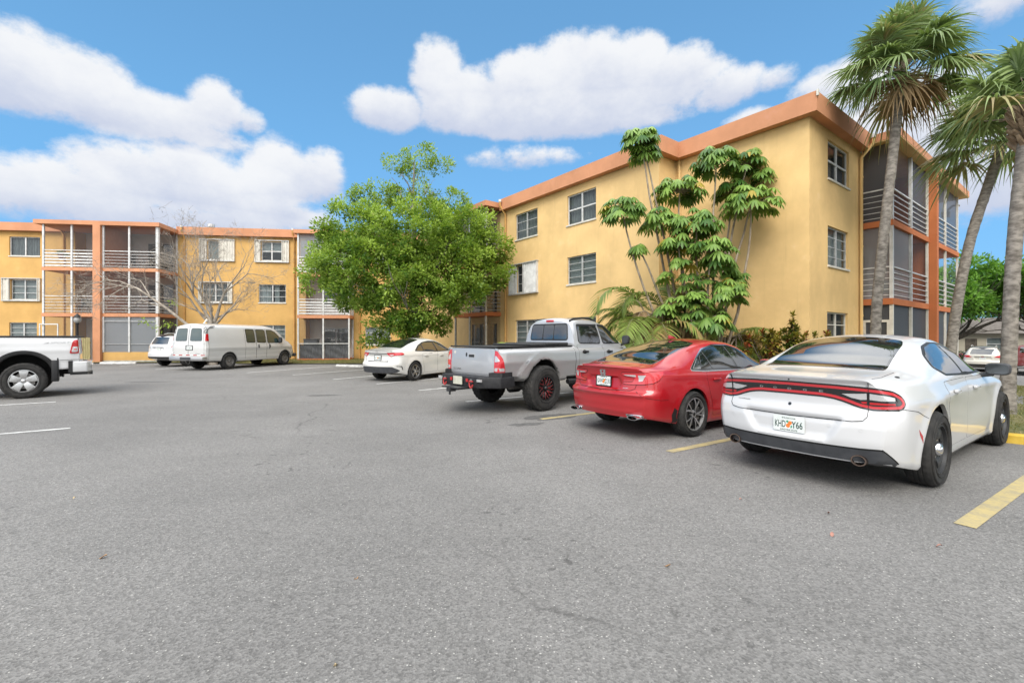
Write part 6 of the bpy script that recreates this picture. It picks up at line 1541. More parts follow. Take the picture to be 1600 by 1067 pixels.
class Leaves:
    def __init__(s): s.V = []; s.Q = []; s.T = []; s.n = 0
    def blades(s, base, d, nrm, L, W, tone, segs=2, droop=0.0, shape=(0.25, 1, .0), fold=.0):
        """many leaves at once: base (n,3), direction d, face normal nrm; width profile along the length"""
        base = np.atleast_2d(base).astype(float); n = len(base); d = d / (np.linalg.norm(d, axis=1, keepdims=True) + 1e-9)
        side = np.cross(d, nrm); side /= np.linalg.norm(side, axis=1, keepdims=True) + 1e-9; up = np.cross(side, d)
        L = np.broadcast_to(L, n)[:, None]; W = np.broadcast_to(W, n)[:, None]; tone = np.broadcast_to(tone, n); droop = np.broadcast_to(droop, n)[:, None]
        rows = []
        prof = np.interp(np.linspace(0, 1, segs + 1), np.linspace(0, 1, len(shape)), shape)
        for k in range(segs + 1):
            t = k / segs; c = base + d * L * t + np.array([0, 0, -1.]) * droop * L * t * t
            w = W * max(prof[k], .03) / 2; rows += [c - side * w - up * fold * w, c + side * w - up * fold * w]
        R_ = np.stack(rows, 1); b = s.n; s.V.append(R_.reshape(-1, 3)); m = 2 * (segs + 1)
        for k in range(segs):
            i = np.arange(n) * m + 2 * k + b; s.Q.append(np.stack([i, i + 1, i + 3, i + 2], 1)); s.T.append(tone)
        s.n += n * m
    def build(s, name, mat, parent=None): return np_mesh(name, np.concatenate(s.V), np.concatenate(s.Q), mat, parent, np.concatenate(s.T))

def rvec(n, zs=1.0):
    v = NR.normal(size=(n, 3)); v[:, 2] *= zs; return v / np.linalg.norm(v, axis=1, keepdims=True)

L_round = leafmat('leaf_round_tree', (.045, .115, .014), (.35, .48, .085), (.36, .38, .10))
L_umb = leafmat('leaf_umbrella', (.040, .11, .022), (.24, .37, .08), (.42, .30, .05), trans=.25, rough=.35)
L_palm = leafmat('leaf_palm', (.06, .11, .035), (.25, .33, .13), (.34, .27, .13), trans=.25)
L_dead = leafmat('leaf_palm_dead', (.14, .085, .04), (.34, .24, .13), None, trans=.15, rough=.8)
L_areca = leafmat('leaf_areca', (.055, .11, .02), (.24, .31, .07), (.32, .22, .09), trans=.3)
L_croton = leafmat('leaf_croton', (.035, .075, .012), (.24, .20, .03), (.26, .04, .025), trans=.25)
L_far = leafmat('leaf_far_tree', (.035, .11, .016), (.19, .37, .055), (.15, .27, .045), trans=.35)
L_hedge = leafmat('leaf_hedge', (.02, .055, .014), (.06, .11, .03), None)
L_grass = leafmat('grass_blade', (.09, .11, .025), (.22, .20, .08), (.36, .30, .15), trans=.3, rough=.8)
M_bark = mottled('bark_grey', (.10, .085, .07), (.26, .235, .205), 6, .9, (1, 1, .4), .8)
M_barkp = mottled('bark_palm', (.12, .105, .09), (.31, .28, .245), 7, .95, (1, 1, 2.0), 1.0)
M_barkd = mottled('bark_dark', (.05, .042, .034), (.12, .10, .08), 6, .9, (1, 1, .4), .6)
M_stem = mottled('stem_tan', (.20, .155, .11), (.36, .30, .23), 8, .85, (1, 1, .5), .5)
M_boot = mottled('palm_boots', (.15, .10, .06), (.36, .27, .18), 6, .95, (1, 1, 1), .6)

def crown_leaves(Lv, blobs, clumps, per, leaf, width, up=.35, tone_j=.28, hole=.0, flat=.8, clr=.55):
    """leaf clumps set near the surface of several lobes; each clump is a rosette of leaves"""
    vol = np.array([b[3] * b[4] * b[5] for b in blobs]) ** .75; vol /= vol.sum()
    for b, share in zip(blobs, vol):
        n = max(3, int(clumps * share)); d = rvec(n); r = NR.uniform(.28, 1.0, n) ** .45
        C = np.array(b[:3]) + d * r[:, None] * np.array(b[3:6])
        for c, dd in zip(C, d):
            if hole and NR.random() < hole: continue
            k = max(4, int(per * NR.uniform(.6, 1.4))); rr = clr * NR.uniform(.6, 1.25); o = rvec(k, flat); p = c + o * (NR.uniform(.15, 1, k) ** .6)[:, None] * rr
            dirs = o + .55 * dd + np.array([0, 0, up]) + NR.normal(size=(k, 3)) * .4
            nrm = np.array([0, 0, 1.]) + NR.normal(size=(k, 3)) * .5 + dd * .3
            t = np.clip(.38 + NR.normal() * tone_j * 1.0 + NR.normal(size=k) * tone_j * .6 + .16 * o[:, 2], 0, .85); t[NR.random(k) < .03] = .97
            Lv.blades(p, dirs, nrm, leaf * NR.uniform(.7, 1.3, k), width * NR.uniform(.8, 1.2, k), t, segs=2, droop=.12, shape=(.15, 1, .1))

def branch_tree(mb, p, d, length, r, depth, spread=.6, n=7, upb=.15, shrink=.72, kids=(2, 3), wob=.18, rmin=.004, tips=None, segs=4):
    pts = [Vector(p)]; dd = Vector(d).normalized(); rr = [r]
    for i in range(segs):
        dd = (dd + Vector((rnd.gauss(0, wob), rnd.gauss(0, wob), rnd.gauss(0, wob) + upb * .3))).normalized(); pts.append(pts[-1] + dd * length / segs); rr.append(r * (1 - .42 * (i + 1) / segs))
    mb.tube(pts, rr, n if r > .02 else (5 if r > .008 else 3), cap=False)
    if depth == 0 or rr[-1] < rmin:
        if tips is not None: tips.append((pts[-1], dd))
        return
    for k in range(rnd.randint(*kids)):
        ax = Vector((rnd.gauss(0, 1), rnd.gauss(0, 1), rnd.gauss(0, 1))).normalized(); nd = (dd + ax * spread * rnd.uniform(.6, 1.3) + Vector((0, 0, upb))).normalized()
        branch_tree(mb, pts[-1], nd, length * shrink * rnd.uniform(.75, 1.2), rr[-1] * .78, depth - 1, spread, n, upb, shrink, kids, wob, rmin, tips, segs)
    if depth > 1:
        i = rnd.randint(1, segs - 1); ax = Vector((rnd.gauss(0, 1), rnd.gauss(0, 1), rnd.gauss(0, .6))).normalized()
        branch_tree(mb, pts[i], (dd + ax * spread * 1.3).normalized(), length * shrink * .8, rr[i] * .55, depth - 2, spread, n, upb, shrink, kids, wob, rmin, tips, segs)

def round_tree():
    x, y = -4.6, 21.6; t = empty('leafy_tree', (x, y, 0)); tag(t, 'round green leafy tree with a narrow open top, in the corner between the two wings', 'tree')
    tr = MB(); tr.tube([(0, 0, -.1), (.03, 0, .6), (0, .05, 1.6), (.08, 0, 2.6), (0, 0, 4), (.05, .05, 6), (.0, 0, 8), (.05, 0, 9.7)], [.26, .20, .18, .17, .14, .10, .06, .02], 10, False)
    for a, h, l, up in ((.3, 2.4, 3.4, .35), (1.5, 2.7, 3.3, .4), (2.7, 2.3, 3.6, .3), (3.7, 2.8, 3.2, .4), (4.9, 2.5, 3.4, .35), (5.7, 3.4, 3, .6), (.9, 4.2, 2.8, .6), (3.2, 4.4, 2.8, .6), (2.2, 5.8, 2.0, .9), (5.4, 5.9, 2.0, .9), (.2, 7.2, 1.5, 1.0), (3.3, 7.4, 1.5, 1.0), (4.6, 8.0, 1.1, 1.2), (1.4, 8.3, 1.0, 1.2)):
        d = Vector((math.cos(a), math.sin(a), up)).normalized(); branch_tree(tr, (0, 0, h), d, l * .55, .075 if h < 5 else .045, 2, .5, 6, .2, .7, (2, 3), .15)
    tr.build('trunk', M_bark, t, smooth=True)
    def P(px, py, rx, ry, dy=0, ry2=None):
        k = 21.6 / 725; return ((px - 800) * k - x, dy, (527 - py) * k + 1.5, rx * k, (ry2 or rx) * k, ry * k)
    blobs = [P(650, 236, 30, 19, .8), P(615, 250, 24, 12, .5), P(682, 246, 20, 13, 1.0), P(640, 264, 30, 9, .8),
             P(585, 297, 40, 15, .6), P(640, 305, 56, 20, 1.0), P(700, 302, 32, 18, 1.2), P(556, 300, 22, 10, .8),
             P(560, 360, 55, 42, -.4), P(640, 378, 100, 58, 0, 110), P(720, 365, 62, 42, .2), P(765, 385, 34, 36, .3), P(525, 400, 50, 38, .3),
             P(500, 432, 32, 30), P(600, 430, 95, 52, -1.5, 60), P(690, 425, 92, 50, -.6, 70), P(765, 425, 30, 30), P(560, 460, 46, 26), P(650, 480, 80, 34, -.6, 60), P(725, 458, 50, 24, -.3), P(625, 508, 45, 20, -.4), P(680, 505, 30, 14), P(592, 530, 24, 12, -.3)]
    Lv = Leaves(); crown_leaves(Lv, blobs[:8], 190, 52, .115, .064, hole=.15, clr=.27); crown_leaves(Lv, blobs[8:], 1050, 95, .125, .076, clr=.33)
    Lv.build('crown', L_round, t)
    return t

def bare_tree():
    t = empty('bare_tree', (-16.4, 25.4, 0)); tag(t, 'leafless grey tree with fine twigs, behind the white cargo van', 'tree')
    mb = MB(); rnd.seed(21); tips = []
    mb.tube([(0, 0, -.1), (.02, 0, .8), (0, 0, 1.7), (.03, 0, 2.2)], [.26, .22, .20, .19], 10, False)
    for d, l, r in (((.28, -.1, 1), 1.9, .10), ((-.30, .05, 1), 1.9, .095), ((.75, .2, .75), 1.6, .07), ((-.05, .3, 1), 2.0, .085), ((-.5, -.3, .8), 1.8, .065), ((.45, -.5, .8), 1.6, .06)):
        branch_tree(mb, (0, 0, 2.1), d, l, r, 6, .58, 7, .05, .70, (2, 3), .12, .002, tips, 4)
    mb.tube([(0, 0, 1.2), (-.8, -.3, 1.9), (-2.2, -.5, 3.1), (-3.6, -.6, 4.1), (-4.6, -.6, 4.5), (-5.4, -.5, 4.55)], [.10, .08, .065, .05, .035, .02], 8, False)
    for p, d, l in (((-2.2, -.5, 3.1), (-.8, .1, .35), 1.4), ((-3.6, -.6, 4.1), (-.9, -.2, .05), 1.3), ((-4.3, -.6, 4.4), (-.8, .1, -.3), 1.2), ((-4.9, -.55, 4.5), (-.9, 0, .2), 1.1), ((-3.0, -.55, 3.7), (-.5, .2, .6), 1.2), ((-5.4, -.5, 4.55), (-.9, 0, -.3), 1.1), ((-4.0, -.6, 4.3), (-.6, -.3, -.5), 1.0)):
        branch_tree(mb, p, d, l, .035, 5, .6, 5, .0, .72, (2, 3), .12, .002, tips, 4)
    for p, d in tips[:2600]:
        for k in range(2):
            q = p + (d + Vector((rnd.gauss(0, .6), rnd.gauss(0, .6), rnd.gauss(0, .5)))).normalized() * rnd.uniform(.15, .42); mb.tube([p, (p + q) / 2 + Vector((0, 0, .02)), q], [.006, .005, .004], 3, False)
    print('twig tips', len(tips))
    mb.build('trunk', mottled('bark_pale', (.20, .17, .14), (.40, .355, .30), 6, .9, (1, 1, .4), .6), t, smooth=True)
    Lv = Leaves(); n = 70; c = np.array([(-2.0, -.5, 2.2), (-2.7, -.5, 2.0), (-1.9, -.5, 3.3), (-3.2, -.5, 2.3)])[NR.integers(0, 4, n)]; Lv.blades(c + NR.normal(size=(n, 3)) * .14, rvec(n), rvec(n), .16, .07, NR.uniform(.3, .8, n), 2, .2, (.2, 1, .1)); Lv.build('young_leaves', L_round, t)
    return t

def umbrella_head(Lv, St, c, r, n, tone, leaf=.30, drop=.55):
    """rosette of long-stalked compound leaves, each a ring of drooping leaflets"""
    c = np.array(c, float)
    for i in range(n):
        a = NR.uniform(0, 2 * PI); el = NR.uniform(-.35, 1.25); l = r * NR.uniform(.55, 1.0)
        d = np.array([math.cos(a) * math.cos(el), math.sin(a) * math.cos(el), math.sin(el)]); p = c + d * l * np.array([1, 1, .75]); St.tube([tuple(c), tuple(c + d * l * .55 + np.array([0, 0, .04])), tuple(p)], [.010, .007, .005], 4, False)
        k = int(NR.integers(8, 12)); th = NR.uniform(0, 6) + np.arange(k) * 2 * PI / k; ax = d * .5 + np.array([0, 0, .85]); ax /= np.linalg.norm(ax)
        u = np.cross(ax, [0.3, 1, .1]); u /= np.linalg.norm(u); v = np.cross(ax, u)
        dirs = np.cos(th)[:, None] * u + np.sin(th)[:, None] * v + np.array([0, 0, -.25]); nr = np.tile(ax, (k, 1))
        t = np.clip(tone + NR.normal() * .22 + NR.normal(size=k) * .07 + .12 * d[2], 0, .84)
        if NR.random() < .035: t[:] = .97
        Lv.blades(np.tile(p, (k, 1)) + dirs * .03, dirs, nr, leaf * NR.uniform(.8, 1.15), leaf * .36, t, 3, drop * NR.uniform(.8, 1.3), (.25, .85, 1.0, .12), .22)

def umbrella_tree(base, heads, label, group, mass=()):
    t = empty('umbrella_tree', (base[0], base[1], 0)); tag(t, label, 'tree', group); Lv = Leaves(); St = MB()
    b = Vector((base[0], base[1], 0))
    for (hx, hy, hz, r, n, tone, via) in heads:
        h = Vector((hx, hy, hz)) - b; v = Vector(via) - b if via else h * .5 + Vector((0, 0, .2))
        pts = [Vector((0, 0, -.05))]; 
        for q in np.linspace(.12, 1, 9):
            p = (1 - q) ** 2 * Vector((0, 0, 0)) + 2 * q * (1 - q) * v + q * q * h; pts.append(p + Vector((rnd.gauss(0, .012), rnd.gauss(0, .012), 0)))
        St.tube(pts, [.055 - .035 * i / 9 for i in range(len(pts))], 7, False); umbrella_head(Lv, St, tuple(h), r * 1.12, int(n * 2.0), tone, .215, .6)
    for (mx, my, mz, rx, ry, rz, n, tone) in mass:
        for i in range(n):
            d = rvec(1)[0]; p = np.array([mx - base[0], my - base[1], mz]) + d * np.array([rx, ry, rz]) * NR.uniform(.35, 1) ** .5; umbrella_head(Lv, St, p, NR.uniform(.24, .46), int(NR.integers(6, 14)), tone + NR.normal() * .15, NR.uniform(.15, .25), NR.uniform(.35, .8))
    St.build('trunk', M_stem, t, smooth=True); Lv.build('crown', L_umb, t); return t

def W(px, py, Z): return ((px - 800) * Z / 725, Z, (527 - py) * Z / 725 + 1.5)

def feather_frond(Lv, St, base, az, L, el0, bend, tone, wl=.42, n=34, dead=False):
    p = np.array(base, float); pts = [p.copy()]; e = el0; st = L / 14
    for i in range(14): p = p + st * np.array([math.cos(az) * math.cos(e), math.sin(az) * math.cos(e), math.sin(e)]); e -= bend / 14 * (1 + i / 7); pts.append(p.copy())
    St.tube([tuple(q) for q in pts], [.014 - .0008 * i for i in range(15)], 4, False); pts = np.array(pts)
    s = np.linspace(.22, .99, n); P = np.array([np.interp(s * 14, np.arange(15), pts[:, k]) for k in range(3)]).T
    T = np.gradient(P, axis=0); T /= np.linalg.norm(T, axis=1, keepdims=True); side = np.cross(T, [0, 0, 1.]); side /= np.linalg.norm(side, axis=1, keepdims=True) + 1e-9; up = np.cross(side, T)
    ll = wl * np.sin(np.clip(s * 1.02, 0, 1) * PI) ** .6 * L / 1.8 + .05
    for k in (1, -1):
        d = T * .75 + side * k + up * .28 + NR.normal(size=P.shape) * .06; Lv.blades(P, d, up + side * k * .3, ll, .028 * L / 1.8 + .01, np.clip(tone + NR.normal(size=n) * .08, 0, 1), 3, .45 if not dead else .9, (.5, 1, .7, .05))

def areca(base, fronds, label, group, L=2.0, spread=1.0, deadn=0, h=.35):
    t = empty('areca_palm', (base[0], base[1], 0)); tag(t, label, 'palm', group); Lv = Leaves(); St = MB(); Dv = Leaves()
    for i in range(fronds):
        a = 2 * PI * i / fronds + NR.uniform(-.3, .3); b = (NR.normal() * .12 * spread, NR.normal() * .12 * spread, h * NR.uniform(.4, 1.0))
        feather_frond(Lv, St, b, a, L * NR.uniform(.75, 1.1), NR.uniform(.7, 1.35), NR.uniform(1.0, 1.9) * spread, NR.uniform(.15, .8) if NR.random() > .12 else .95)
    for i in range(deadn):
        a = NR.uniform(0, 6.28); feather_frond(Dv, St, (0, 0, h), a, L * .75, .4, 2.6, NR.uniform(.2, .9), dead=True)
    for i in range(6): q = (NR.normal() * .14, NR.normal() * .14); St.tube([(q[0], q[1], -.05), (q[0] * 1.2, q[1] * 1.2, h)], .028, 6, False)
    St.build('trunk', M_stem, t, smooth=True); Lv.build('fronds', L_areca, t)
    if deadn: Dv.build('dead_fronds', L_dead, t)
    return t

def fan_frond(Lv, St, c, d, L, fan, tone, nseg=36, droop=.5, dead=False):
    """costapalmate leaf: stalk, then a folded fan of long drooping segments"""
    c = np.array(c, float); d = np.array(d, float); d /= np.linalg.norm(d); sag = np.array([0, 0, -1.])
    mid = c + d * L * .55 + sag * L * .05; tip = c + d * L + sag * L * (.16 if not dead else .4); St.tube([tuple(c), tuple(mid), tuple(tip)], [.022, .014, .010], 4, False)
    ax = tip - mid; ax /= np.linalg.norm(ax); side = np.cross(ax, [0, 0, 1.]); side /= np.linalg.norm(side) + 1e-9; up = np.cross(side, ax)
    th = np.linspace(-1.9, 1.9, nseg) + NR.normal(size=nseg) * .03; st = tip + ax[None] * (.35 * fan * np.cos(th / 1.9 * PI / 2)[:, None] * .6)
    dirs = np.cos(th)[:, None] * ax + np.sin(th)[:, None] * side + up * (.10 + .22 * np.abs(np.sin(th)))[:, None]
    nr = np.tile(up, (nseg, 1)) + side * np.sin(th)[:, None] * .5 + ((np.arange(nseg) % 2) * 2 - 1)[:, None] * np.cross(dirs, up) * .45
    Lv.blades(st, dirs, nr, fan * NR.uniform(.85, 1.1, nseg) * (.72 + .28 * np.cos(th / 2.2)), .055 * fan / .8, np.clip(tone + NR.normal(size=nseg) * .10, 0, 1), 5, droop * NR.uniform(.7, 1.3, nseg), (.55, 1, .9, .6, .3, .04))

def cabbage_palm(trunk, r0, r1, label, fr, L=.95, fan=.85, boots=False, deadn=7, seed=3, squash=1.0, lean=(0, 0), lo=1.95):
    """trunk: list of world points; fr: number of live fronds"""
    global NR
    keep = NR; NR = np.random.default_rng(seed)
    b = Vector(trunk[0]); t = empty('cabbage_palm', b); tag(t, label, 'palm', 'cabbage palms at the building corner')
    tr = MB(); pts = []; n = len(trunk) - 1
    f = [pchip([(i / n, p[k]) for i, p in enumerate(trunk)]) for k in range(3)]; q = np.linspace(0, 1, 60); P = np.stack([g(q) for g in f], 1) - np.array(b)
    rad = r0 + (r1 - r0) * q + .025 * np.exp(-q * 14); rad = rad * (1 + .02 * np.sin(q * 150) + NR.normal(size=60) * .018); tr.tube([tuple(p) for p in P], list(rad), 14, False)
    tk = tr.build('trunk', M_barkp, t, smooth=True)
    top = P[-1]; Lv = Leaves(); St = MB(); Dv = Leaves()
    ga = 2.39996
    for i in range(fr):
        u = (i + .5) / fr; el = 1.48 - lo * u + NR.normal() * .08; a = i * ga + NR.normal() * .12
        d = np.array([math.cos(a) * math.cos(el) + lean[0], math.sin(a) * math.cos(el) + lean[1], math.sin(el) * squash]); tone = np.clip(.70 - .30 * u + NR.normal() * .14, 0, .84)
        if u > .80 and NR.random() < .55: tone = .95
        fan_frond(Lv, St, top + np.array([0, 0, .25 - .5 * u]), d, L * NR.uniform(.8, 1.1), fan * NR.uniform(.85, 1.1), tone, 38, .42 + .52 * u)
    for i in range(deadn):
        a = NR.uniform(0, 2 * PI); fan_frond(Dv, St, top + np.array([0, 0, .12]), (math.cos(a) * .6, math.sin(a) * .6, -.35), L * .55, fan * .85, NR.uniform(0, .9), 26, .7, True)
    if boots:
        bm_ = MB()
        for i in range(70):
            a = i * ga; h = -.75 + 1.0 * i / 70; rr = r1 * (1.05 + .5 * (i / 70)); p = top + np.array([math.cos(a) * rr, math.sin(a) * rr, h]); o = np.array([math.cos(a) * .17, math.sin(a) * .17, .20 + NR.normal() * .03])
            bm_.tube([tuple(p), tuple(p + o * .6), tuple(p + o)], [.055, .045, .03], 5)
        bm_.build('leaf_bases', M_boot, t)
    St.build('stalks', M_stem, t, smooth=True); Lv.build('fronds', L_palm, t)
    if deadn: Dv.build('dead_fronds', L_dead, t)
    NR = keep; return t

def croton(base, h, r, n, label):
    t = empty('croton_bush', (base[0], base[1], 0)); tag(t, label, 'bush', 'croton bushes by the corner wall'); Lv = Leaves(); St = MB()
    for i in range(n):
        a = NR.uniform(0, 2 * PI); q = r * NR.uniform(.1, 1) ** .6; top = np.array([math.cos(a) * q, math.sin(a) * q, h * NR.uniform(.55, 1.0) * (1 - .25 * q / r)]); St.tube([(NR.normal() * .04, NR.normal() * .04, 0), tuple(top * np.array([.6, .6, .6])), tuple(top)], [.016, .012, .007], 5, False)
        k = 32; th = np.arange(k) * 2.4; e = np.linspace(1.2, -.5, k); d = np.stack([np.cos(th) * np.cos(e), np.sin(th) * np.cos(e), np.sin(e)], 1); tone = np.clip(NR.choice([.15, .4, .7, .95], p=[.25, .2, .25, .3]) + NR.normal(size=k) * .12, 0, 1)
        Lv.blades(top + np.array([0, 0, -1.]) * np.linspace(0, .22, k)[:, None], d, np.tile([0, 0, 1.], (k, 1)) + .4 * d, NR.uniform(.13, .20, k), .06, tone, 3, .3, (.3, 1, .9, .1), .15)
    St.build('stems', M_barkd, t, smooth=True); Lv.build('foliage', L_croton, t); return t

def spreading_tree(base, H, Rr, label, group, n=900, seed=5, name='spreading_tree', zlow=.38):
    z0 = gz(base[0], base[1]); t = empty(name, (base[0], base[1], z0)); tag(t, label, 'tree', group); tr = MB(); rnd.seed(seed)
    tr.tube([(0, 0, -.2), (.05, 0, .8), (0, 0, H * .22)], [.36, .27, .25], 10, False)
    for i in range(8): a = i * .8 + rnd.uniform(-.2, .2); branch_tree(tr, (0, 0, H * .2), (math.cos(a), math.sin(a), .75), Rr * .5, .13, 3, .5, 6, .12, .72, (2, 3), .15)
    tr.build('trunk', M_barkd, t, smooth=True); Lv = Leaves(); bl = []
    for i in range(26):
        a = rnd.uniform(0, 6.28); q = Rr * math.sqrt(rnd.random()) * .82; zz = H * (zlow + .12 + (.86 - zlow - .12) * rnd.random() * (1 - .55 * (q / Rr) ** 2)); s = rnd.uniform(.16, .28) * Rr; bl.append((math.cos(a) * q, math.sin(a) * q, zz, s * 1.25, s * 1.25, s * .75))
    crown_leaves(Lv, bl, n, 26, .30, .14, clr=.55, hole=.06); Lv.build('crown', L_far, t); return t
# ------------------------------------------------------------------ planting and site objects
def loc(O, a, p): c, s = math.cos(R(a)), math.sin(R(a)); return (O[0] + c * p[0] - s * p[1], O[1] + s * p[0] + c * p[1])
LO, RO = (-31.34, 28.7), (8.75, 13.65)
round_tree(); bare_tree()
G_UMB = 'umbrella trees against the right wing'
umbrella_tree((5.55, 14.2), [(*W(1001, 218, 14.3), .50, 26, .50, W(1030, 420, 14.2)), (*W(1008, 238, 14.5), .42, 18, .40, W(1045, 400, 14.3)), (*W(972, 332, 14.0), .62, 24, .45, W(1000, 470, 14.1)), (*W(1031, 345, 14.1), .55, 22, .62, W(1050, 430, 14.2)), (*W(1062, 300, 14.4), .70, 30, .42, W(1060, 430, 14.3)), (*W(997, 388, 14.0), .22, 6, .65, W(1030, 450, 14.1))],
              'tall umbrella tree with one high tuft, left of the three by the wall', G_UMB)
umbrella_tree((6.1, 14.0), [(*W(1120, 255, 14.4), .66, 30, .30, W(1110, 430, 14.1)), (*W(1168, 258, 14.6), .60, 24, .28, W(1130, 400, 14.2)), (*W(1192, 278, 14.5), .45, 14, .32, W(1140, 400, 14.2)), (*W(1172, 318, 14.0), .72, 30, .60, W(1180, 420, 14.0)), (*W(1145, 300, 14.8), .55, 18, .22, W(1130, 420, 14.3))],
              'umbrella tree with broad dark heads near the roof band, right of the three', G_UMB)
umbrella_tree((5.8, 13.6), [(*W(1088, 352, 13.6), .62, 28, .34, W(1085, 450, 13.6)), (*W(1112, 395, 13.2), .58, 22, .42, W(1100, 470, 13.6)), (*W(1060, 385, 13.7), .55, 20, .34, W(1070, 470, 13.6))],
              'low dense umbrella tree filling the middle, in front of the other two', G_UMB,
              mass=[(*W(1090, 425, 13.6), .95, .6, .55, 8, .4), (*W(1110, 465, 13.5), .85, .6, .6, 9, .5), (*W(1070, 480, 13.5), .7, .5, .5, 7, .55), (*W(1140, 440, 13.6), .45, .5, .6, 5, .5), (*W(1120, 500, 13.4), .7, .5, .35, 7, .55)])
areca((4.25, 14.3), 19, 'arching palm with some dead fronds, left of the umbrella trees', 'feather palms by the right wing', 2.8, 1.0, 6, 2.2)
areca((4.95, 14.6), 10, 'dense palm with long hanging fronds, directly under the umbrella trees', 'feather palms by the right wing', 2.6, 1.05, 6, 2.1)
areca((6.75, 14.2), 10, 'drooping brownish palm at the right foot of the umbrella trees', 'feather palms by the right wing', 2.1, 1.3, 6, 1.5)
areca((-.15, 18.9), 15, 'small bright yellow-green palm behind the silver pickup bed', 'feather palms by the right wing', 1.7, 1.1, 0, .6)
areca((.55, 19.3), 9, 'small dull palm close to the wall behind the silver pickup cab', 'feather palms by the right wing', 1.6, 1.2, 0, .5)
croton((7.2, 12.7), 2.0, .72, 40, 'bushy red and green croton left of the corner window'); croton((7.9, 12.6), 2.05, .68, 38, 'croton with yellowish tips, nearest the corner of the wall'); croton((7.5, 12.5), 2.4, .25, 7, 'thin tall croton standing up between the other two')
cabbage_palm([(10.15, 13.0, 0), (10.2, 13.0, 2), (10.42, 13.0, 4.4), (10.72, 13.05, 6.7), (11.0, 13.1, 9.0)], .125, .12, 'tallest cabbage palm with full round crown and brown skirt, in front of the end balconies', 48, 1.05, 1.02, deadn=7, seed=4, squash=1.25, lo=1.5)
cabbage_palm([(12.75, 13.6, 0), (12.95, 13.6, 1.8), (13.35, 13.55, 4.2), (13.85, 13.5, 5.9), (14.2, 13.4, 7.15)], .125, .12, 'leaning cabbage palm right of the end balconies, its trunk curved to the right', 34, 1.05, 1.1, deadn=2, seed=8, lean=(-.3, -.1), lo=1.5)
cabbage_palm([(9.55, 8.95, 0), (9.58, 8.95, 1.0), (9.66, 8.95, 2.8), (9.78, 8.95, 4.2), (9.98, 8.95, 5.85)], .115, .115, 'cabbage palm with shaggy old leaf bases, nearest the camera beside the white sedan', 26, .9, .95, boots=True, deadn=0, seed=12, lean=(.35, .1), lo=1.25)
# beyond the lot on the right
G_FAR = 'trees across the far lot'
spreading_tree((38, 40), 9.8, 6.2, 'broad dark green tree with low forked trunk, behind the distant red sedan', G_FAR, 1100, 5)
spreading_tree((42.5, 35.5), 8.6, 5.5, 'green tree half hidden by the right-hand palm trunk', G_FAR, 800, 6)
spreading_tree((44, 52), 8.5, 6, 'tree farther back between the two nearer crowns', G_FAR, 700, 9); spreading_tree((62, 52), 11, 8, 'tree far right beyond the palm trunk, behind the low house', G_FAR, 700, 15); spreading_tree((30, 56), 8.5, 6, 'tree far back just right of the end balconies', G_FAR, 600, 10)

def far_house():
    zf = gz(52, 52); h = empty('low_house', (48, 50, zf), R(-40)); tag(h, 'low pale house with grey roof behind the distant cars', 'house')
    m = MB(); P = Plane2((0, 0), (1, 0), (0, -1)); wall_skin(m, P, -14, 14, 0, 2.7, [(-9, -7, 1, 2.2), (-3, -1, 1, 2.2), (2.2, 4.4, .9, 2.2), (8, 10, 1, 2.2)], .12); m.quad((-14, 0, 0), (-14, 8, 0), (-14, 8, 2.7), (-14, 0, 2.7)); m.build('wall', stucco('stucco_house', (.42, .38, .30), streak=.2), h)
    r = MB(); r.add([(-14.6, -.7, 2.65), (14.6, -.7, 2.65), (14.6, 8.7, 2.65), (-14.6, 8.7, 2.65), (-11, 4, 4.4), (11, 4, 4.4)], [(0, 1, 5, 4), (1, 2, 5), (2, 3, 4, 5), (3, 0, 4), (0, 3, 2, 1)]); r.build('roof', mottled('shingle', (.10, .085, .075), (.18, .16, .145), 5, .9, (1, 1, 6), .5), h)
    for o in ((-9, -7, 1, 2.2), (-3, -1, 1, 2.2), (2.2, 4.4, .9, 2.2), (8, 10, 1, 2.2)): window(h, P, *o, 'hung', 'blind', M_white)
    d = MB(); d.box((.6, -.03, 0), (1.5, -.005, 2.1)); d.build('door', M_barkd, h)
far_house()
def hedge(x0, y0, x1, y1, h, label):
    t = empty('hedge', ((x0 + x1) / 2, (y0 + y1) / 2, gz((x0 + x1) / 2, (y0 + y1) / 2))); tag(t, label, 'hedge'); Lv = Leaves(); n = 5200; u = NR.uniform(-.5, .5, n); p = np.stack([u * (x1 - x0), u * (y1 - y0), NR.uniform(0, 1, n) ** .7 * h], 1) + NR.normal(size=(n, 3)) * np.array([.35, .35, .08]); Lv.blades(p, rvec(n), rvec(n), .16, .09, NR.uniform(0, .84, n), 2, .1, (.3, 1, .1)); Lv.build('foliage', L_hedge, t)
hedge(34, 43, 47, 37, 1.0, 'clipped dark hedge under the far spreading tree')

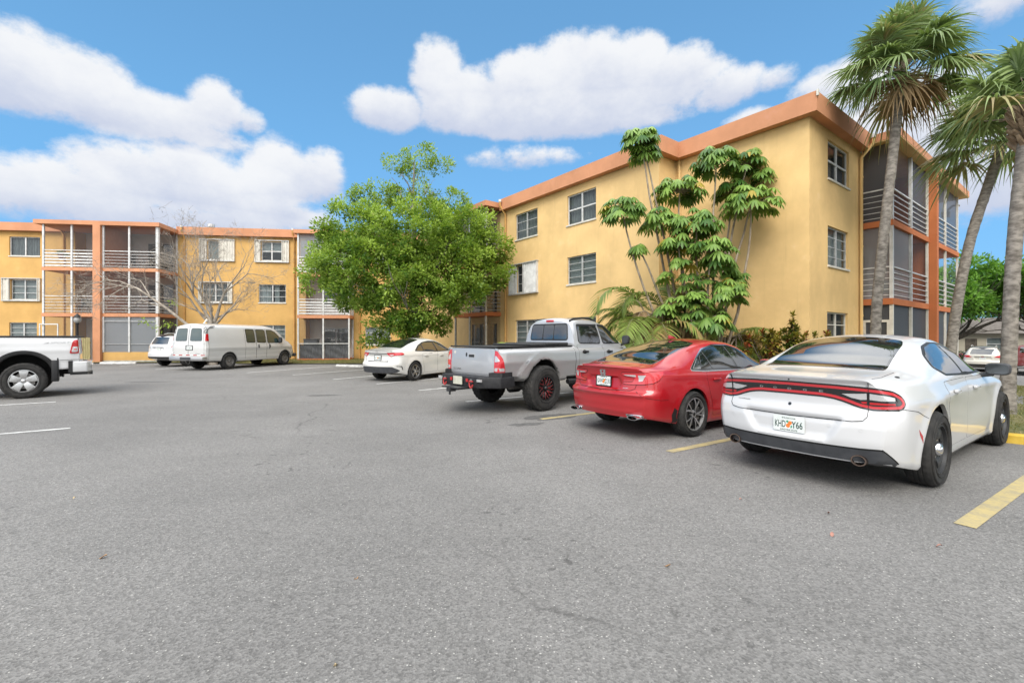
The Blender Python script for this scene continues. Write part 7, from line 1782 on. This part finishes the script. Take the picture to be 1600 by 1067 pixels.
def treeline(spots, label):
    t = empty('treeline', (0, 0, 0)); tag(t, label, 'trees', None, 'stuff'); Lv = Leaves(); tr = MB()
    for x, y, h, r in spots:
        z = gz(x, y); tr.tube([(x, y, z - .1), (x + .1, y, z + h * .3), (x, y, z + h * .8)], [.3, .22, .08], 8, False); bl = []
        for i in range(12): a = rnd.uniform(0, 6.28); q = r * math.sqrt(rnd.random()) * .7; bl.append((x + math.cos(a) * q, y + math.sin(a) * q, z + h * rnd.uniform(.42, .85), r * .38, r * .38, r * .3))
        crown_leaves(Lv, bl, 230, 16, .45, .22, clr=.8)
    tr.build('trunks', M_barkd, t, smooth=True); Lv.build('crowns', L_far, t)
treeline([(15, -4.5, 12, 5.5), (21, 2, 12, 5.5), (27, 8, 11, 5), (13, -14, 9, 5), (4, -20, 9, 5.5), (-8, -22, 8, 5), (33, 11, 9, 5), (-20, -18, 8, 5)], 'row of leafy trees along the street behind the photographer')
# ---- ground details
def poly_ground(name, pts, z, m, label=None, cat=None, group=None, kind=None, n=1):
    mb = MB(); mb.add([(x, y, z + gz(x, y)) for x, y in pts], [tuple(range(len(pts)))]); o = mb.build(name, m); tag(o, label, cat, group, kind); return o
def line(x0, y0, x1, y1, w, m, label, group):
    t = Vector((x1 - x0, y1 - y0)).normalized(); nn = Vector((-t.y, t.x)) * w / 2; k = max(1, int(math.hypot(x1 - x0, y1 - y0) / .5)); V = []; F = []
    for i in range(k + 1):
        q = i / k; x, y = x0 + (x1 - x0) * q, y0 + (y1 - y0) * q; j = .006 * math.sin(i * 5.1)
        V += [(x + nn.x * (1 + j), y + nn.y * (1 + j), .005 + gz(x, y)), (x - nn.x, y - nn.y, .005 + gz(x, y))]
    for i in range(k): F.append((2 * i, 2 * i + 1, 2 * i + 3, 2 * i + 2))
    return tag(mesh_obj('parking_line', V, F, m), label, 'parking line', group)
GY = 'yellow stall lines along the right wing'; GW = 'white stall lines'
ca, sa = math.cos(R(36)), math.sin(R(36))
def stall(px0, py0, L, deg, w, m, label, g): line(px0, py0, px0 + L * math.cos(R(deg)), py0 + L * math.sin(R(deg)), w, m, label, g)
stall(3.60, 3.69, 4.6, 33, .135, M_yl, 'yellow parking line nearest the camera, right of the white sedan', GY)
stall(2.06, 6.08, 4.6, 33, .12, M_yl, 'yellow parking line between the red sedan and the white sedan', GY)
stall(.53, 8.50, 4.8, 33, .12, M_yl, 'yellow parking line between the silver pickup and the red sedan', GY)
stall(-1.07, 10.81, 4.8, 34, .11, M_wl, 'white parking line running under the silver pickup', GW)
stall(-2.62, 13.10, 4.8, 44, .11, M_wl, 'white parking line behind the silver pickup hitch', GW)
stall(-4.35, 14.9, 5.0, 50, .11, M_wl, 'white parking line running under the white compact sedan', GW)
stall(-6.36, 16.48, 5.0, 58, .11, M_wl, 'white parking line left of the white compact sedan', GW)
stall(-8.7, 18.4, 5.2, 60, .11, M_wl, 'white parking line ending at the painted wheel stop', GW)
stall(-11.2, 19.6, 5.2, 66, .11, M_wl, 'white parking line right of the cargo van', GW)
stall(-16.6, 21.6, 5.2, 76, .11, M_wl, 'white parking line left of the cargo van', GW); stall(-20.3, 24.0, 5.4, 80, .11, M_wl, 'white parking line left of the half hidden white suv', GW)
line(-7.29, 7.66, -12.0, 4.2, .10, M_wl, 'white parking line nearest the camera at the left edge', GW); line(-10.59, 10.77, -15.5, 7.1, .10, M_wl, 'white parking line under the white pickup at the left edge', GW)
def wheel_stop(x, y, deg, label):
    mb = MB(); n = 14; prof = [(-.08, 0), (-.075, .06), (-.045, .11), (.045, .11), (.075, .06), (.08, 0)]; mb.prism(prof, -.92, .92, 'x'); mb.V = [(x_, y_, z_) for x_, y_, z_ in mb.V]
    o = bevel(mb.build('wheel_stop', M_wstop), .012, 2); o.location = (x, y, gz(x, y)); o.rotation_euler = (0, 0, R(deg)); tag(o, label, 'wheel stop', 'concrete wheel stops'); return o
wheel_stop(-8.15, 23.5, -22, 'white concrete wheel stop left of the white compact sedan'); wheel_stop(*loc(LO, 7, (8.75, -3.6)), 7, 'white concrete wheel stop below the left balcony stack'); wheel_stop(-3.2, 20.8, -32, 'white concrete wheel stop in front of the white compact sedan')
# verges: turf strips in front of both wings, with kerbs; island on the right
def verge(pts, label, z=.05): return poly_ground('grass_verge', pts, z, M_turf, label, kind='structure')
verge([loc(LO, 7, p) for p in ((-8, -2.9), (10.2, -2.9), (13, -3.8), (17, -5.0), (23.0, -5.5), (25.5, -6.3), (27.5, -7.5), (33, -7.5), (33, .2), (-8, .2))], 'patchy grass verge along the left wing')
verge([loc(RO, 37.2, p) for p in ((-3.0, -1.6), (-3.0, 17.5), (-5.2, 22), (0, 22), (0, -.05), (4, -.05), (4, -3.2), (-.5, -3.2))], 'planting bed along the right wing')
isl = [(7.06, 6.95), (7.35, 6.62), (9.4, 5.6), (14.5, 8.2), (19.5, 14.2), (17.2, 17.6), (12.4, 16.6), (11.0, 14.0), (9.0, 10.2)]
verge(isl, 'grass island with the cabbage palms on the right', .10)
def kerb(pts, w, h, m, label, name='kerb'):
    mb = MB(); n = len(pts); V = []; F = []
    for i, p in enumerate(pts):
        p = Vector(p); a = (Vector(pts[i + 1]) - p).normalized() if i < n - 1 else (p - Vector(pts[i - 1])).normalized(); b = (p - Vector(pts[i - 1])).normalized() if i else a; t = (a + b).normalized(); nn = Vector((-t.y, t.x)) * w / 2; g = gz(p.x, p.y)
        V += [(p.x + nn.x, p.y + nn.y, g - .05), (p.x + nn.x, p.y + nn.y, g + h - .02), (p.x + nn.x * .7, p.y + nn.y * .7, g + h), (p.x - nn.x * .7, p.y - nn.y * .7, g + h), (p.x - nn.x, p.y - nn.y, g + h - .02), (p.x - nn.x, p.y - nn.y, g - .05)]
    for i in range(n - 1):
        for k in range(5): F.append((i * 6 + k, i * 6 + k + 1, i * 6 + 7 + k, i * 6 + 6 + k))
    o = fix_normals(mesh_obj(name, V, F, m)); return tag(o, label, kind='structure')
kerb([(8.6, 9.6), (7.5, 7.9), (7.02, 7.0), (7.0, 6.75), (7.25, 6.5), (9.4, 5.45), (11.5, 6.3), (14.8, 8.0)], .17, .13, M_ykerb, 'yellow painted kerb round the right-hand grass island')
kerb([loc(LO, 7, p) for p in ((23.0, -5.55), (25.5, -6.4), (27.5, -7.6))], .15, .08, M_conc, 'low concrete kerb in the corner')
# grass blades on the island
def blades(area_pts, n, label, hmax=.09):
    P = np.array(area_pts); lo, hi = P.min(0), P.max(0); q = NR.uniform(lo, hi, (n * 2, 2)); q = q[pip(q, area_pts)][:n]; k = len(q); z = np.array([gz(a, b) for a, b in q]) + .10; base = np.column_stack([q, z]); Lv = Leaves(); d = np.column_stack([NR.normal(size=(k, 2)) * .5, np.ones(k)])
    Lv.blades(base, d, rvec(k), NR.uniform(.03, hmax, k), .012, np.clip(NR.normal(.5, .3, k), 0, 1), 2, .3, (.8, .7, .1)); o = Lv.build('grass', L_grass); tag(o, label, 'grass', None, 'stuff'); return o
blades(isl, 16000, 'short patchy grass on the island')
vL = [loc(LO, 7, p) for p in ((10, -2.9), (13, -3.8), (17, -5.0), (23.0, -5.5), (25, -6), (25, 0), (10, 0))]
o = blades(vL, 14000, 'rough grass along the foot of the left wing', .16); o.location.z = -.05
# oil stains
def patch(x, y, rx, ry, deg, m, label, n=26):
    pts = [loc((x, y), deg, (rx * math.cos(a) * (1 + .16 * math.sin(3 * a + x) + .09 * math.sin(7 * a)), ry * math.sin(a) * (1 + .2 * math.sin(2 * a + y)))) for a in np.linspace(0, 2 * PI, n, endpoint=False)]
    return poly_ground('asphalt_stain', pts, .003, m, label, kind='structure')
M_oil = mottled('oil_stain', (.070, .068, .066), (.12, .118, .115), 9, .75, bmp=.3)
patch(.75, 8.75, .55, .30, 33, M_oil, 'dark oil stain at the end of the yellow line'); patch(-4.9, 12.0, .42, .12, 5, M_oil, 'small dark stain in the lane'); patch(-12.2, 15.6, .75, .10, 4, M_oil, 'dark scrape in the lane beyond the white pickup'); patch(.25, 8.0, .30, .14, 20, M_oil, 'faint stain left of the red sedan')
# lamp post, wood fence, fallen leaves
def lamp_post():
    t = empty('lamp_post', (-24.35, 26.0, 0)); tag(t, 'short dark lamp post with grey globe behind the white pickup', 'lamp post')
    m = MB(); m.lathe([(.12, 0), (.11, .12), (.06, .2), (.05, 2.2), (.075, 2.24), (.075, 2.3)], 14); m.build('pole', M_trim, t, angle=40); g = MB(); g.lathe([(.06, 2.30), (.15, 2.36), (.17, 2.5), (.13, 2.64), (.05, 2.68), (.001, 2.69)], 16); g.build('lamp_globe', pbr('globe_grey', (.34, .34, .33), .3), t, angle=60); c = MB(); c.lathe([(.19, 2.62), (.10, 2.74), (.03, 2.82), (.001, 2.84)], 16); c.build('lamp_cap', M_trim, t, angle=40)
lamp_post()
def wood_fence():
    p0 = loc(LO, 7, (5.5, -2.35)); t = empty('wood_fence', (*p0, 0), R(7)); tag(t, 'short greenish wooden fence panel beside the orange column', 'fence'); M_wood = mottled('weathered_wood', (.24, .20, .09), (.36, .31, .16), 5, .9, (6, 6, .6), .4)
    m = MB(); [m.box((i * .115, 0, .05), (i * .115 + .10, .022, 1.5 - .02 * (i % 3))) for i in range(8)]; m.build('boards', M_wood, t); r = MB(); [r.box((0, .024, z), (.92, .06, z + .08)) for z in (.35, 1.15)]; r.build('rail', M_wood, t)
wood_fence()
M_fl = [pbr('leaf_litter_orange', (.36, .20, .09), .8), pbr('leaf_litter_pink', (.34, .17, .13), .8), pbr('leaf_litter_tan', (.46, .36, .20), .8)]
for i, (px, py, k, lb) in enumerate(((1157, 782, 1, 'pinkish fallen leaf below the white sedan bumper'), (1295, 803, 1, 'pinkish fallen leaf left of the nearest yellow line'), (1042, 885, 0, 'orange fallen leaf in the middle of the right foreground'), (557, 904, 0, 'orange fallen leaf in the middle of the left foreground'), (524, 1040, 2, 'tan fallen leaf at the bottom centre'), (161, 872, 0, 'orange fallen leaf at the far left foreground'), (116, 780, 2, 'pale twig-like fallen leaf left of centre'), (1467, 855, 1, 'tiny pink fallen leaf below the nearest yellow line'), (1300, 837, 1, 'pink fallen leaf between the stains at right'))):
    Z = 725 * 1.5 / (py - 527); x = (px - 800) / 725 * Z; m = MB(); L = .013 + .005 * (i % 3); V = []; F = []
    for q in range(7):
        t_ = q / 6; w = L * .55 * math.sin(PI * min(1, t_ * 1.02 + .02)); zz = .006 + .012 * math.sin(PI * t_ + i); V += [(L * 2 * (t_ - .5), -w, zz + .006), (L * 2 * (t_ - .5), 0, zz), (L * 2 * (t_ - .5), w, zz + .008)]
    for q in range(6): F += [(3 * q, 3 * q + 1, 3 * q + 4, 3 * q + 3), (3 * q + 1, 3 * q + 2, 3 * q + 5, 3 * q + 4)]
    o = mesh_obj('fallen_leaf', V, F, M_fl[k], smooth=True); o.location = (x, Z, 0); o.rotation_euler = (0, 0, i * 1.3); tag(o, lb, 'leaf', 'fallen leaves on the asphalt')
# things on the balconies
def chair(x, y, z, rz, label):
    t = empty('patio_chair', (x, y, z), rz); tag(t, label, 'chair', 'patio chairs on the balconies'); m = MB(); m.box((-.24, -.24, .42), (.24, .24, .46)); m.build('seat', M_trim, t); b = MB(); b.box((-.24, .22, .46), (.24, .26, .95)); b.build('backrest', M_trim, t)
    for q in ((-.21, -.21), (.21, -.21), (-.21, .21), (.21, .21)): l = MB(); l.tube([(q[0], q[1], 0), (q[0] * .95, q[1] * .95, .42)], .018, 6); l.build('leg', M_trim, t)
for (p, z, rz, lb) in ((loc(RO, 37.2, (5.4, .1)), 2.83, 1.2, 'dark patio chair on the middle end balcony, nearest the wall'), (loc(RO, 37.2, (7.6, .2)), 2.83, -.5, 'dark patio chair on the middle end balcony, by the orange column'), (loc(LO, 7, (5.0, -.8)), 2.93, .4, 'dark patio chair on the middle left balcony'), (loc(LO, 7, (7.6, -1.0)), 5.62, -.3, 'dark patio chair on the top left balcony')): chair(*p, z, rz, lb)
def pot_plant(p, z, label):
    t = empty('potted_plant', (*p, z)); tag(t, label, 'potted plant'); m = MB(); m.lathe([(.10, 0), (.15, .25), (.16, .26), (.13, .24)], 14); m.build('pot', M_terra, t, angle=40); Lv = Leaves(); n = 60; Lv.blades(np.tile([0, 0, .24], (n, 1)), rvec(n) + np.array([0, 0, .9]), rvec(n), .5, .05, NR.uniform(.2, .8, n), 3, .5, (.5, 1, .7, .05)); Lv.build('foliage', L_areca, t)
pot_plant(loc(LO, 7, (4.3, -1.6)), 6.2, 'green potted plant on the top left balcony rail'); 
def box_thing(p, z, rz, label):
    t = empty('storage_box', (*p, z), rz); tag(t, label, 'box'); m = MB(); m.box((-.42, -.28, 0), (.42, .28, .52)); bevel(m.build('body', M_plastic, t), .02); l = MB(); l.box((-.44, -.30, .522), (.44, .30, .60)); bevel(l.build('lid', M_trim, t), .02)
box_thing(loc(LO, 7, (18.3, -.6)), .8, R(7), 'dark storage box in the ground floor porch behind the cargo van')
